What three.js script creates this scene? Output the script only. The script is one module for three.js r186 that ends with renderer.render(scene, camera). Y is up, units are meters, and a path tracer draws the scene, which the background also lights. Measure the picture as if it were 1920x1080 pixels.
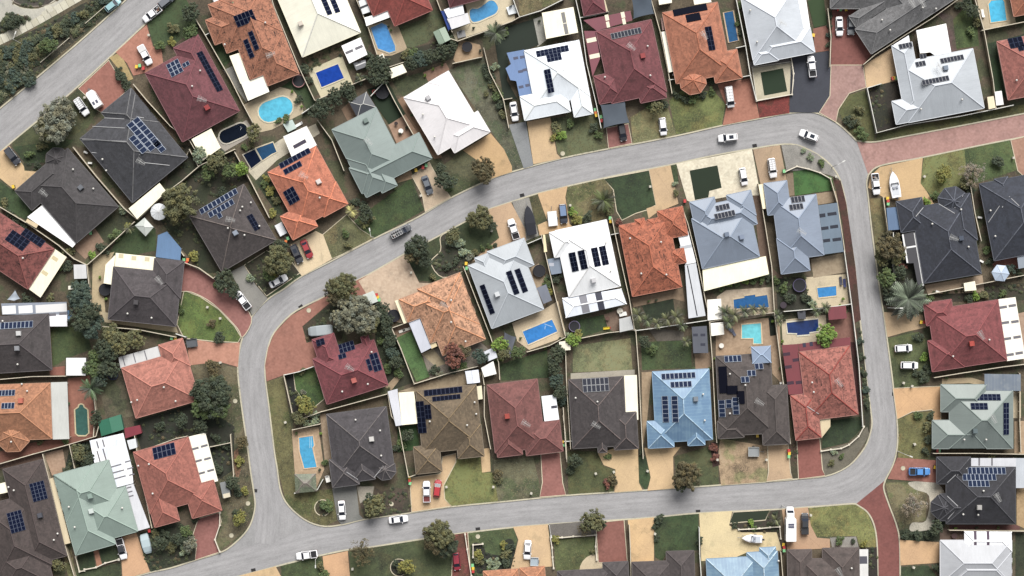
import * as THREE from 'three';
import { mergeGeometries } from 'three/addons/utils/BufferGeometryUtils.js';

// ---------- camera, sky, sun, exposure ----------
const S = 0.13, CAM_H = 420;                      // metres per map unit at ground level, flying height
const scene = new THREE.Scene();
const camera = new THREE.PerspectiveCamera(2 * Math.atan(540 * S / CAM_H) * 180 / Math.PI, 16 / 9, 1, 6000);
camera.up.set(0, 0, -1); camera.position.set(0, CAM_H, 0); camera.lookAt(0, 0, 0);
scene.add(camera);
const renderer = new THREE.WebGLRenderer({ antialias: true });
renderer.setSize(1024, 576);
renderer.toneMapping = THREE.LinearToneMapping;
renderer.toneMappingExposure = 2.72;
renderer.shadowMap.enabled = true;

const SUN = new THREE.Vector3(0.24, 0.88, -0.95).normalize();
{ // overcast sky: brighter overhead and, broadly, around the veiled sun
  const w = 128, h = 64, d = new Float32Array(w * h * 4);
  for (let j = 0; j < h; j++) for (let i = 0; i < w; i++) {
    const th = (j + 0.5) / h * Math.PI - Math.PI / 2, ph = ((i + 0.5) / w - 0.5) * 2 * Math.PI;
    const v = new THREE.Vector3(Math.cos(th) * Math.cos(ph), Math.sin(th), Math.cos(th) * Math.sin(ph));
    const s = Math.max(v.y, 0), g = Math.max(v.dot(SUN), 0);
    const L = 0.165 * (0.55 + 0.75 * s) + 0.2 * g * g * g;
    d.set([L * 0.98, L * 1.0, L * 1.045, 1], (j * w + i) * 4);
  }
  const t = new THREE.DataTexture(d, w, h, THREE.RGBAFormat, THREE.FloatType);
  t.mapping = THREE.EquirectangularReflectionMapping; t.magFilter = THREE.LinearFilter; t.minFilter = THREE.LinearFilter; t.needsUpdate = true;
  scene.background = t; scene.environment = t;
}
const sun = new THREE.DirectionalLight(new THREE.Color(1, 0.965, 0.92), 3.0);
sun.position.copy(SUN).multiplyScalar(300); sun.castShadow = true; sun.shadow.radius = 76;
Object.assign(sun.shadow.camera, { left: -160, right: 160, top: 160, bottom: -160, near: 1, far: 700 });
sun.shadow.mapSize.set(4096, 4096); sun.shadow.camera.updateProjectionMatrix();
scene.add(sun); scene.add(sun.target);

// ---------- helpers ----------
let seed = 7;
const rnd = () => { seed = (seed * 1664525 + 1013904223) >>> 0; return seed / 4294967296; };
const rr = (a, b) => a + (b - a) * rnd();
const D = Math.PI / 180;
const LAND = 0.13;                                // lots stand a kerb's height above the road
// map position (east, south on the 1920 x 1080 survey sheet) of a point at height h -> metres
const P = (px, py, h = LAND) => { const k = S * (CAM_H - h) / CAM_H; return [(px - 960) * k, (py - 540) * k]; };
const K = 0.5;
// a colour as it looks in overcast daylight -> base colour of the surface
const alb = (c, k = K) => { const q = new THREE.Color(Array.isArray(c) ? `rgb(${c.map((v) => Math.max(0, Math.min(255, Math.round(v)))).join(',')})` : c); q.r = Math.min(q.r * k, 0.84); q.g = Math.min(q.g * k, 0.84); q.b = Math.min(q.b * k, 0.84); return q; };

const grey = (c, t) => { const l = 0.3 * c[0] + 0.59 * c[1] + 0.11 * c[2]; return c.map((v) => v + (l - v) * t); };
// periodic value noise
function lattice(n, s) { const a = new Float32Array(n * n); let q = s * 7919 + 13; for (let i = 0; i < a.length; i++) { q = (q * 1664525 + 1013904223) >>> 0; a[i] = q / 4294967296; } return a; }
const LT = {};
function vn(u, v, n, s) { // u,v in 0..1, n cells
  const key = n + '_' + s, a = LT[key] || (LT[key] = lattice(n, s));
  u = ((u % 1) + 1) % 1 * n; v = ((v % 1) + 1) % 1 * n;
  const i = Math.floor(u) % n, j = Math.floor(v) % n, i1 = (i + 1) % n, j1 = (j + 1) % n; let f = u - Math.floor(u), g = v - Math.floor(v);
  f = f * f * (3 - 2 * f); g = g * g * (3 - 2 * g);
  return (a[j * n + i] * (1 - f) + a[j * n + i1] * f) * (1 - g) + (a[j1 * n + i] * (1 - f) + a[j1 * n + i1] * f) * g;
}
function fbm(u, v, n, s, oct = 4) { let t = 0, a = 0.5, m = 0; for (let k = 0; k < oct; k++) { t += a * vn(u, v, Math.min(n << k, 256), s + k); m += a; a *= 0.55; } return t / m; }
const TX = {};
function tex(name, size, metres, fn) { // fn(u,v,x,y)->[r,g,b] multipliers about 1 (at most 1.35)
  const d = new Uint8Array(size * size * 4);
  const enc = (m) => { const l = Math.min(Math.max(m / 1.35, 0), 1); return Math.round(255 * (l <= 0.0031308 ? 12.92 * l : 1.055 * Math.pow(l, 1 / 2.4) - 0.055)); };
  for (let j = 0; j < size; j++) for (let i = 0; i < size; i++) { const c = fn(i / size, j / size, i, j), o = (j * size + i) * 4; d[o] = enc(c[0]); d[o + 1] = enc(c[1]); d[o + 2] = enc(c[2]); d[o + 3] = 255; }
  const t = new THREE.DataTexture(d, size, size, THREE.RGBAFormat);
  t.wrapS = t.wrapT = THREE.RepeatWrapping; t.magFilter = THREE.LinearFilter; t.minFilter = THREE.LinearMipmapLinearFilter; t.generateMipmaps = true; t.colorSpace = THREE.SRGBColorSpace;
  t.repeat.set(1 / metres, 1 / metres); t.needsUpdate = true; TX[name] = t; return t;
}
const g3 = (m, r = 1, g = 1, b = 1) => [m * r, m * g, m * b];
const mixc = (a, b, t) => a + (b - a) * t;
const step = (a, b, x) => { const t = Math.min(Math.max((x - a) / (b - a), 0), 1); return t * t * (3 - 2 * t); };
tex('grass', 512, 42, (u, v) => { // green, dry and bare patches
  const big = fbm(u, v, 6, 1, 3), mid = fbm(u, v, 26, 5, 3), fine = vn(u, v, 256, 9), dry = step(0.5, 0.72, fbm(u, v, 11, 21, 4));
  const m = 0.2 + 1.0 * big + 0.85 * (mid - 0.5) + 0.62 * fine - 0.1;
  return [m * mixc(0.94, 1.42, dry), m * mixc(1.0, 1.22, dry), m * mixc(0.94, 1.16, dry)];
});
tex('dry', 512, 38, (u, v) => {
  const big = fbm(u, v, 7, 31, 4), mid = fbm(u, v, 34, 35, 3), fine = vn(u, v, 256, 39), g = step(0.48, 0.66, fbm(u, v, 9, 51, 4));
  const m = 0.2 + 1.05 * big + 0.85 * (mid - 0.5) + 0.65 * fine - 0.1;
  return [m * mixc(1.05, 0.68, g), m * mixc(1.0, 0.82, g), m * mixc(0.95, 0.62, g)];
});
tex('soil', 512, 36, (u, v) => {
  const big = fbm(u, v, 9, 61, 4), fine = vn(u, v, 256, 65), mid = vn(u, v, 128, 66), litter = step(0.74, 0.9, vn(u, v, 200, 67)) , moss = step(0.5, 0.68, fbm(u, v, 12, 68, 3));
  const m = 0.35 + 0.75 * big + 0.3 * (mid - 0.5) + 0.4 * fine * fine + 0.5 * litter;
  return [m * mixc(1.06, 0.74, moss), m * mixc(1, 0.98, moss), m * mixc(0.96, 0.72, moss)];
});
tex('asphalt', 1024, 62, (u, v) => {
  const big = fbm(u, v, 5, 71, 4), fine = vn(u, v, 256, 75), mid = fbm(u, v, 40, 76, 3), st = step(0.62, 0.78, fbm(u * 1, v, 24, 79, 4)), pale = step(0.6, 0.8, fbm(u, v, 16, 83, 4));
  return g3(0.75 + 0.25 * big + 0.16 * (mid - 0.5) + 0.14 * (fine - 0.5) - 0.06 * st + 0.06 * pale, 1 + 0.03 * (big - 0.5), 1, 1);
});
tex('lane', 512, 1, (u, v) => { // asphalt laid in strips: u runs across the carriageway, v along it; polished wheel paths, sealed cracks, patches
  const w = Math.pow(Math.abs(Math.sin(u * 4 * Math.PI)), 4), long = fbm(u * 1.0, v * 0.06, 24, 301, 3), big = fbm(u, v, 6, 305, 4), fine = vn(u, v, 256, 309), cr = Math.abs(fbm(u, v, 5, 311, 4) - 0.5) < 0.004 ? 1 : 0, seam = Math.abs(u - 0.5) < 0.006 ? 1 : 0, pt = step(0.7, 0.73, vn(u * 0.999, v, 7, 315));
  return g3(0.86 + 0.05 * w + 0.13 * (long - 0.5) + 0.3 * (big - 0.5) + 0.14 * (vn(u, v, 60, 319) - 0.5) + 0.26 * (fine - 0.5) - 0.09 * cr - 0.05 * seam - 0.05 * pt, 1, 1, 1.005);
});
TX.lane.repeat.set(1, 1);
tex('concrete', 512, 30, (u, v) => {
  const big = fbm(u, v, 8, 91, 4), fine = vn(u, v, 256, 95), st = step(0.62, 0.8, fbm(u, v, 14, 96, 4)), sp = step(0.9, 0.97, vn(u, v, 180, 99)) + ((u * 10) % 1 < 0.022 || (v * 10) % 1 < 0.022 ? 0.9 : 0);
  const m = 0.8 + 0.3 * big + 0.2 * (fine - 0.5) - 0.15 * st - 0.14 * sp;
  return [m * (1 - 0.02 * st), m, m * (1 - 0.06 * (big - 0.3))];
});
tex('paver', 512, 15, (u, v, x, y) => { // brick paving in 0.23 m courses, each brick its own tone
  const r = Math.floor(v * 64), c = Math.floor(u * 64 + (r & 1) * 0.5) % 64, t = vn((c + 0.5) / 64, (r + 0.5) / 64, 64, 103), big = fbm(u, v, 5, 104, 4);
  const j = (y % 8 === 0 || (x + (r & 1) * 4) % 8 === 0) ? 0.86 : 1, st = step(0.62, 0.82, fbm(u, v, 9, 108, 4));
  const m = (0.62 + 0.36 * t + 0.34 * big - 0.16 * st) * j; return [m, m * (0.97 + 0.06 * t), m * (0.95 + 0.1 * t)];
});
tex('gravel', 256, 12, (u, v) => { const f = vn(u, v, 256, 111), m = vn(u, v, 90, 112), b = fbm(u, v, 7, 113, 3); return g3(0.4 + 0.45 * f + 0.35 * m + 0.4 * b); });
function tiles(name, s, contrast) { // 0.32 m courses of roof tiles, weathered one by one
  tex(name, 512, 10.24, (u, v, x, y) => {
    const r = Math.floor(v * 32), c = Math.floor(u * 34), lap = (v * 32) % 1, t = vn((c + 0.5) / 34, (r + 0.5) / 32, 64, s), t2 = vn((Math.floor((c + r) / 3) + 0.5) / 12, (r + 0.5) / 32, 32, s + 1);
    const big = fbm(u, v, 4, s + 2, 4), lich = step(0.66, 0.85, fbm(u, v, 18, s + 5, 3));
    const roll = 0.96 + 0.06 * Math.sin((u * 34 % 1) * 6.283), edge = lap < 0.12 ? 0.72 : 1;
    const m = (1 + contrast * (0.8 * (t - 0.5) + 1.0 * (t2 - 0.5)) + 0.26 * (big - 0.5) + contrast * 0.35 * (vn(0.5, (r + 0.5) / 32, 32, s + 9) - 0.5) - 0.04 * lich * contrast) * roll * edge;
    return [m, m * (1 + 0.05 * lich), m * (1 + 0.06 * lich)];
  });
}
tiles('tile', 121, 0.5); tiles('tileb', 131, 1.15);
tex('metal', 512, 16, (u, v) => { // painted steel sheets: lap lines across, faded streaks down the fall
  const sheet = vn(Math.floor(u * 20) / 20 + 0.01, 0.5, 20, 141), big = fbm(u, v, 5, 142, 3), streak = vn(u, v * 0.13, 128, 145), rib = (u * 80) % 1 < 0.2 ? 0.965 : 1;
  return g3((0.82 + 0.08 * sheet + 0.18 * big + 0.09 * streak + 0.12 * (vn(u, v, 256, 148) - 0.5)) * rib);
});
tex('deck', 512, 16, (u, v) => { // ribbed roof sheeting with wide pans
  const rib = (u * 20) % 1, sheet = vn(Math.floor(u * 20) / 20 + 0.01, 0.5, 20, 151), big = fbm(u, v, 6, 152, 4), worn = step(0.45, 0.7, fbm(u, v, 10, 155, 4));
  return [(0.7 + 0.16 * sheet + 0.2 * big + 0.22 * worn) * (rib < 0.16 ? 1.22 : 1), (0.74 + 0.14 * sheet + 0.2 * big + 0.17 * worn) * (rib < 0.16 ? 1.18 : 1), (0.8 + 0.1 * sheet + 0.2 * big + 0.1 * worn) * (rib < 0.16 ? 1.1 : 1)];
});
tex('water', 256, 9, (u, v) => { const a = fbm(u, v, 6, 161, 3), c = 1 - Math.abs(2 * fbm(u, v, 9, 165, 3) - 1); return g3(0.74 + 0.24 * a + 0.24 * c * c); });  // bright caustic ripples are light painted into the pool water colour
tex('plain', 256, 10, (u, v) => g3(0.9 + 0.16 * fbm(u, v, 8, 171, 4)));

const MC = {};
function mat(texName, col, o = {}) {
  const key = texName + '|' + col + '|' + JSON.stringify(o); if (MC[key]) return MC[key];
  const c = col.isColor ? col : alb(col, o.k); const p = { color: c.clone(), roughness: o.r ?? 0.92, metalness: o.m ?? 0, side: o.ds ? THREE.DoubleSide : THREE.FrontSide };
  if (texName) { p.map = TX[texName]; p.color.multiplyScalar(1.28); p.color.r = Math.min(p.color.r, 1); p.color.g = Math.min(p.color.g, 1); p.color.b = Math.min(p.color.b, 1); }
  if (o.vc) p.vertexColors = true;
  if (o.t) { p.transmission = o.t; p.thickness = 0; }
  if (o.cc) { p.clearcoat = o.cc; p.clearcoatRoughness = 0.08; }
  const m = (o.t || o.cc) ? new THREE.MeshPhysicalMaterial(p) : new THREE.MeshStandardMaterial(p);
  return MC[key] = m;
}
// ---------- naming and labels ----------
const USED = {};
function numbered(n) { const k = USED[n] = (USED[n] ?? -1) + 1; return k ? `${n}_${String(k).padStart(3, '0')}` : n; }
const mesh = (name, geo, m, parent) => { const o = new THREE.Mesh(geo, m); o.name = parent === scene ? numbered(name) : name; o.castShadow = o.receiveShadow = true; parent.add(o); return o; };
function thing(name, x, z, turn = 0, y = LAND) { const g = new THREE.Group(); g.name = numbered(name); g.position.set(x, y, z); g.rotation.y = turn; scene.add(g); return g; }
const AUTO = [], HOUSES = [];
function tag(o, label, category, group) { o.userData.label = label; if (category) o.userData.category = category; if (group) o.userData.group = group; return o; }
// label made of what it looks like and which house it is by
function near(o, what, category, px, py, group, kind) { AUTO.push({ o, what, px, py }); o.userData.label = what; if (category) o.userData.category = category; if (group) o.userData.group = group; if (kind) o.userData.kind = kind; return o; }
const ORD = ['first', 'second', 'third', 'fourth', 'fifth', 'sixth', 'seventh', 'eighth', 'ninth', 'tenth', 'eleventh', 'twelfth', 'thirteenth', 'fourteenth'];
function finishLabels() {
  const by = {};
  for (const a of AUTO) {
    let best = null, bd = 1e9;
    for (const h of HOUSES) { const d = h.dist(a.px, a.py); if (d < bd) { bd = d; best = h; } }
    const dx = a.px - best.cx, dy = a.py - best.cy, k = Math.round(Math.atan2(dy, dx) / (Math.PI / 4));
    const dir = { 0: 'east', 1: 'southeast', 2: 'south', 3: 'southwest', 4: 'west', '-4': 'west', '-3': 'northwest', '-2': 'north', '-1': 'northeast' }[k];
    a.label = `${a.what} ${dir} of ${best.phrase}`; (by[a.label] ||= []).push(a);
  }
  for (const l in by) {
    const L = by[l]; if (L.length === 1) { L[0].o.userData.label = l; continue; }
    const ex = Math.max(...L.map((a) => a.px)) - Math.min(...L.map((a) => a.px)), ey = Math.max(...L.map((a) => a.py)) - Math.min(...L.map((a) => a.py));
    const w = ex >= ey ? 'west' : 'north'; L.sort((a, b) => ex >= ey ? a.px - b.px : a.py - b.py);
    L.forEach((a, i) => { a.o.userData.label = `${ORD[i] ?? (i + 1) + 'th'} from ${w}, ${l}`; });
  }
}
// ---------- polygon tools ----------
const shapeOf = (pts) => { const s = new THREE.Shape(); pts.forEach(([x, z], i) => i ? s.lineTo(x, -z) : s.moveTo(x, -z)); return s; };
const smooth = (pts, closed = true, per = 6, tension = 0.5) => new THREE.CatmullRomCurve3(pts.map(([a, b]) => new THREE.Vector3(a, 0, b)), closed, 'catmullrom', tension).getPoints(pts.length * per).slice(0, closed ? -1 : undefined).map((p) => [p.x, p.z]);
function sheet(pts, y, turn = 0) { // flat sheet, pts in metres, uv in metres turned by `turn`
  const g = new THREE.ShapeGeometry(shapeOf(pts)); g.rotateX(-Math.PI / 2); g.translate(0, y, 0);
  const p = g.attributes.position, uv = g.attributes.uv, c = Math.cos(turn), s = Math.sin(turn);
  for (let i = 0; i < p.count; i++) uv.setXY(i, p.getX(i) * c + p.getZ(i) * s, -p.getX(i) * s + p.getZ(i) * c);
  return g;
}
function slab(pts, y0, y1, bevel = 0) {
  const g = new THREE.ExtrudeGeometry(shapeOf(pts), { depth: y1 - y0 - bevel * 2, bevelEnabled: bevel > 0, bevelThickness: bevel, bevelSize: bevel, bevelOffset: -bevel, bevelSegments: 1, curveSegments: 1 });
  g.rotateX(-Math.PI / 2); g.translate(0, y0 + bevel, 0); const p = g.attributes.position, n = g.attributes.normal, uv = g.attributes.uv;
  for (let i = 0; i < p.count; i++) { if (Math.abs(n.getY(i)) > 0.5) uv.setXY(i, p.getX(i), p.getZ(i)); else uv.setXY(i, p.getX(i) + p.getZ(i), p.getY(i)); }
  return g;
}
// band of given width along a line, raised
function band(pts, w, y0, y1, closed = false) {
  const n = pts.length, L = [], R = [];
  for (let i = 0; i < n; i++) {
    const a = pts[closed ? (i + n - 1) % n : Math.max(i - 1, 0)], b = pts[closed ? (i + 1) % n : Math.min(i + 1, n - 1)];
    let dx = b[0] - a[0], dz = b[1] - a[1]; const l = Math.hypot(dx, dz) || 1; dx /= l; dz /= l;
    L.push([pts[i][0] - dz * w / 2, pts[i][1] + dx * w / 2]); R.push([pts[i][0] + dz * w / 2, pts[i][1] - dx * w / 2]);
  }
  const pos = [], uv = [], tri = (a, b, c) => pos.push(...a, ...b, ...c), quad = (a, b, c, d) => { tri(a, b, c); tri(a, c, d); };
  const m = closed ? n : n - 1;
  for (let i = 0; i < m; i++) {
    const j = (i + 1) % n, l0 = [L[i][0], y1, L[i][1]], l1 = [L[j][0], y1, L[j][1]], r0 = [R[i][0], y1, R[i][1]], r1 = [R[j][0], y1, R[j][1]];
    quad(l0, l1, r1, r0); quad([l0[0], y0, l0[2]], [l1[0], y0, l1[2]], l1, l0); quad(r0, r1, [r1[0], y0, r1[2]], [r0[0], y0, r0[2]]);
    if (!closed && i === 0) quad([r0[0], y0, r0[2]], [l0[0], y0, l0[2]], l0, r0);
    if (!closed && i === m - 1) quad([l1[0], y0, l1[2]], [r1[0], y0, r1[2]], r1, l1);
  }
  for (let i = 0; i < pos.length; i += 3) uv.push(pos[i], pos[i + 2]);
  const g = new THREE.BufferGeometry(); g.setAttribute('position', new THREE.Float32BufferAttribute(pos, 3)); g.setAttribute('uv', new THREE.Float32BufferAttribute(uv, 2)); g.computeVertexNormals(); return g;
}
const bx = (w, h, d, x = 0, y = 0, z = 0) => { const g = new THREE.BoxGeometry(w, h, d); g.translate(x, y, z); return g; };
const cyl = (r0, r1, h, n, x = 0, y = 0, z = 0) => { const g = new THREE.CylinderGeometry(r0, r1, h, n); g.translate(x, y, z); return g; };
const merge = (a) => mergeGeometries(a.map((g) => { const q = g.index ? g.toNonIndexed() : g; for (const k of Object.keys(q.attributes)) if (!['position', 'normal', 'uv', 'color'].includes(k)) q.deleteAttribute(k); return q; }));
const cut = (poly, f) => { // keep f(p) >= 0
  const out = []; for (let i = 0; i < poly.length; i++) { const a = poly[i], b = poly[(i + 1) % poly.length], fa = f(a), fb = f(b); if (fa >= 0) out.push(a); if ((fa >= 0) !== (fb >= 0)) { const t = fa / (fa - fb); out.push([a[0] + (b[0] - a[0]) * t, a[1] + (b[1] - a[1]) * t]); } } return out;
};
const area = (p) => { let s = 0; for (let i = 0; i < p.length; i++) { const a = p[i], b = p[(i + 1) % p.length]; s += a[0] * b[1] - b[0] * a[1]; } return s / 2; };
// ---------- ground, roads, kerbs ----------
const str = (o) => { o.userData.kind = 'structure'; return o; };
{
  const g = new THREE.PlaneGeometry(5000, 5000); g.rotateX(-Math.PI / 2); const p = g.attributes.position, uv = g.attributes.uv; for (let i = 0; i < p.count; i++) uv.setXY(i, p.getX(i), p.getZ(i));
  tag(str(mesh('ground', g, mat('dry', [120, 116, 92]), scene)), 'dry grassed ground reaching away past the housing estate', 'ground');
}
const M2 = (pts, h) => pts.map(([x, y]) => P(x, y, h));
const innerPx = [[607, 557], [575, 572], [545, 590], [515, 622], [503, 650], [497, 685], [498, 715], [504, 760], [510, 810], [515, 850], [520, 880], [525, 915], [535, 940], [555, 962], [580, 979], [610, 987], [645, 983], [682, 974], [772, 961], [847, 950], [960, 939], [1060, 929], [1150, 923], [1270, 915], [1440, 903], [1496, 898], [1546, 893], [1577, 882], [1600, 866], [1622, 838], [1632, 812], [1635, 790], [1631, 757], [1621, 680], [1614, 610], [1608, 560], [1603, 500], [1592, 430], [1586, 380], [1575, 337], [1558, 310], [1532, 289], [1495, 272], [1460, 271], [1410, 279], [1340, 291], [1257, 309], [1160, 328], [1064, 349], [1007, 363], [960, 378], [912, 394], [875, 414], [810, 449], [760, 475], [690, 515], [640, 540]];
const nwEdge = [[240, 1085], [282, 1073], [320, 1065], [364, 1051], [412, 1036], [432, 1025], [457, 1002], [471, 980], [478, 952], [477, 930], [470, 885], [465, 845], [460, 810], [457, 790], [451, 747], [446, 700], [447, 670], [455, 632], [472, 594], [501, 562], [532, 542], [564, 519], [626, 487], [702, 447], [780, 409], [845, 371], [917, 337], [960, 322], [1052, 297], [1140, 279], [1210, 266], [1280, 252], [1355, 235], [1424, 222], [1472, 213], [1505, 210], [1532, 212], [1567, 229], [1592, 250], [1606, 264]];
const brickN = [[1606, 264], [1640, 266], [1700, 255], [1800, 236], [1960, 205]], brickS = [[1960, 249], [1850, 270], [1730, 295], [1665, 307], [1641, 315], [1628, 328]];
const eastEdge = [[1628, 328], [1625, 345], [1628, 370], [1631, 400], [1637, 450], [1644, 502], [1649, 540], [1657, 590], [1664, 640], [1672, 700], [1678, 752], [1683, 805], [1682, 840], [1675, 870], [1660, 900]];
const redE = [[1660, 900], [1657, 916], [1667, 947], [1681, 985], [1687, 1020], [1688, 1110]], redW = [[1646, 1110], [1645, 1030], [1640, 988], [1627, 961], [1605, 945]];
const southEdge = [[1605, 945], [1590, 945], [1515, 951], [1442, 956], [1310, 962], [1225, 970], [1140, 976], [1030, 983], [960, 989], [850, 1002], [700, 1025], [640, 1033], [545, 1055], [446, 1081], [380, 1098]];
const roadASouth = [[345, -25], [325, -2], [280, 38], [206, 107], [145, 163], [83, 216], [20, 268], [-30, 312]], roadANorth = [[-40, 236], [0, 203], [60, 153], [150, 77], [238, -2], [262, -25]];
const sm = (a) => smooth(a, false, 4);
const lands = {
  inner: smooth(innerPx, true, 3),
  northwest: [...sm(nwEdge), ...sm(brickN).slice(1), [2100, 205], [2100, -150], [350, -150], ...sm(roadASouth), [-160, 312], [-160, 1200], [240, 1200]],
  east: [...sm(brickS), ...sm(eastEdge).slice(1), ...sm(redE).slice(1), [1688, 1200], [2100, 1200], [2100, 249]],
  south: [...sm(southEdge), [380, 1200], [1646, 1200], ...sm(redW).slice(0, -1)],
  corner: [[-160, 236], ...sm(roadANorth), [262, -150], [-160, -150]],
};
for (const k in lands) {
  const name = { inner: 'block inside the ring road', northwest: 'land north and west of the ring road', east: 'land east of the ring road', south: 'land south of the ring road', corner: 'scrubby reserve at the northwest corner' }[k];
  tag(str(mesh('terrain', slab(M2(lands[k], 0), -0.05, LAND), mat('soil', k === 'corner' ? [104, 96, 76] : [100, 91, 74]), scene)), 'bare sandy soil of the ' + name, 'ground');
}
tag(str(mesh('road', sheet(M2([[-160, -150], [2100, -150], [2100, 1200], [-160, 1200]], 0), 0.012), mat('asphalt', [178, 177, 178]), scene)), 'pale grey worn asphalt streets of the estate', 'road');
{ // worn carriageway laid along each street
  const lay = (pts, w, y, label) => { const c = new THREE.CatmullRomCurve3(M2(pts, 0).map(([x, z]) => new THREE.Vector3(x, 0, z))), n = Math.round(c.getLength() / 1.5), q = c.getSpacedPoints(n), pos = [], uv = [], idx = [];
    q.forEach((p, i) => { const a = q[Math.max(i - 1, 0)], b2 = q[Math.min(i + 1, n)], d = b2.clone().sub(a).normalize(), s = i / n * c.getLength(); for (const k of [-1, 1]) { pos.push(p.x - d.z * k * w / 2, y, p.z + d.x * k * w / 2); uv.push(k > 0 ? 1 : 0, s / 26); } if (i) { const o = (i - 1) * 2; idx.push(o, o + 1, o + 2, o + 1, o + 3, o + 2); } });
    const g = new THREE.BufferGeometry(); g.setAttribute('position', new THREE.Float32BufferAttribute(pos, 3)); g.setAttribute('uv', new THREE.Float32BufferAttribute(uv, 2)); g.setIndex(idx); g.computeVertexNormals(); if (g.attributes.normal.getY(0) < 0) { g.setIndex(idx.map((v, i) => idx[i - i % 3 + 2 - i % 3])); g.computeVertexNormals(); }
    tag(str(mesh('carriageway', g, mat('lane', [180, 179, 180]), scene)), label, 'road'); };
  lay([[478, 700], [476, 680], [480, 655], [490, 628], [506, 600], [530, 572], [586, 538], [646, 507], [718, 470], [798, 428], [862, 392], [926, 362], [966, 348], [1058, 323], [1150, 303], [1285, 277], [1360, 261], [1432, 248], [1500, 241], [1549, 259], [1582, 292], [1601, 335], [1609, 396], [1623, 501], [1634, 590], [1648, 702], [1658, 803], [1649, 856], [1618, 894], [1574, 916], [1508, 925], [1441, 930], [1305, 938], [1135, 950], [957, 964], [848, 976], [695, 999], [600, 1014], [500, 1040], [420, 1062], [330, 1086], [290, 1098]], 6.1, 0.017, 'worn pale asphalt lane running all round the estate');
  lay([[478, 690], [478, 750], [484, 810], [493, 860], [500, 910], [504, 960], [500, 1020]], 6.0, 0.022, 'worn pale asphalt lane of the west street');
  lay([[-40, 282], [20, 229], [72, 185], [128, 139], [186, 87], [253, 24], [310, -24]], 6.2, 0.017, 'worn pale asphalt lane of the diagonal street');
}
tag(str(mesh('road', sheet(M2([...sm(brickN), ...sm(brickS)], 0), 0.045, 0.2), mat('paver', [186, 146, 138]), scene)), 'pale pink brick paved street running east', 'road');
tag(str(mesh('road', sheet(M2([...sm(redE).slice(0), ...sm(redW)], 0), 0.05, 0.2), mat('paver', [140, 86, 80]), scene)), 'dark red brick paved lane running south', 'road');
{
  const kc = mat('concrete', [212, 205, 182]), kerb = (pts, label, closed = false) => tag(str(mesh('kerb', band(M2(pts, LAND), 0.34, 0.005, LAND + 0.03, closed), kc, scene)), label, 'kerb');
  kerb(lands.inner, 'pale concrete kerb around the inner block', true);
  kerb(sm(nwEdge), 'pale concrete kerb along the outer north and west side'); kerb(sm(brickN), 'pale kerb on the north side of the pink street');
  kerb(sm(brickS), 'pale kerb on the south side of the pink street'); kerb(sm(eastEdge), 'pale concrete kerb on the east side of the ring road');
  kerb(sm(redE), 'pale kerb east of the dark red lane'); kerb(sm(redW), 'pale kerb west of the dark red lane'); kerb(sm(southEdge), 'pale concrete kerb south of the bottom street');
  kerb(sm(roadASouth), 'pale kerb southeast of the diagonal street'); kerb(sm(roadANorth), 'pale kerb northwest of the diagonal street');
}
// concrete path of separate slabs across the reserve
{
  const path = (pts, w, label) => {
    const t = new THREE.Group(); t.name = numbered('path'); t.userData = { kind: 'structure', label, category: 'path' }; scene.add(t);
    const c = new THREE.CatmullRomCurve3(M2(pts, LAND).map(([x, z]) => new THREE.Vector3(x, 0, z))), n = Math.round(c.getLength() / 1.7), q = c.getSpacedPoints(n).map((p) => [p.x, p.z]);
    for (let i = 0; i < n; i++) { const a = q[i], b = q[i + 1], g = 0.02, seg = [[a[0] + (b[0] - a[0]) * g, a[1] + (b[1] - a[1]) * g], [b[0] + (a[0] - b[0]) * g, b[1] + (a[1] - b[1]) * g]]; mesh('slab', band(seg, w, LAND - 0.02, LAND + 0.05 + rr(0, 0.012)), mat('concrete', ['#d8d4c2', '#cfcab6', '#dedac9'][i % 3]), t); }
  };
  path([[-20, 84], [10, 70], [40, 54], [75, 35], [110, 15], [150, -8], [170, -19]], 2.3, 'pale concrete slab path across the corner reserve');
  path([[-16, 44], [0, 27], [12, 10], [20, -10]], 2.4, 'short pale slab path branching north in the reserve');
  path([[22, 14], [36, 21], [54, 24], [72, 24], [90, 17], [108, 5]], 2.0, 'pale slab path curving round the dark garden bed');
}
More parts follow.
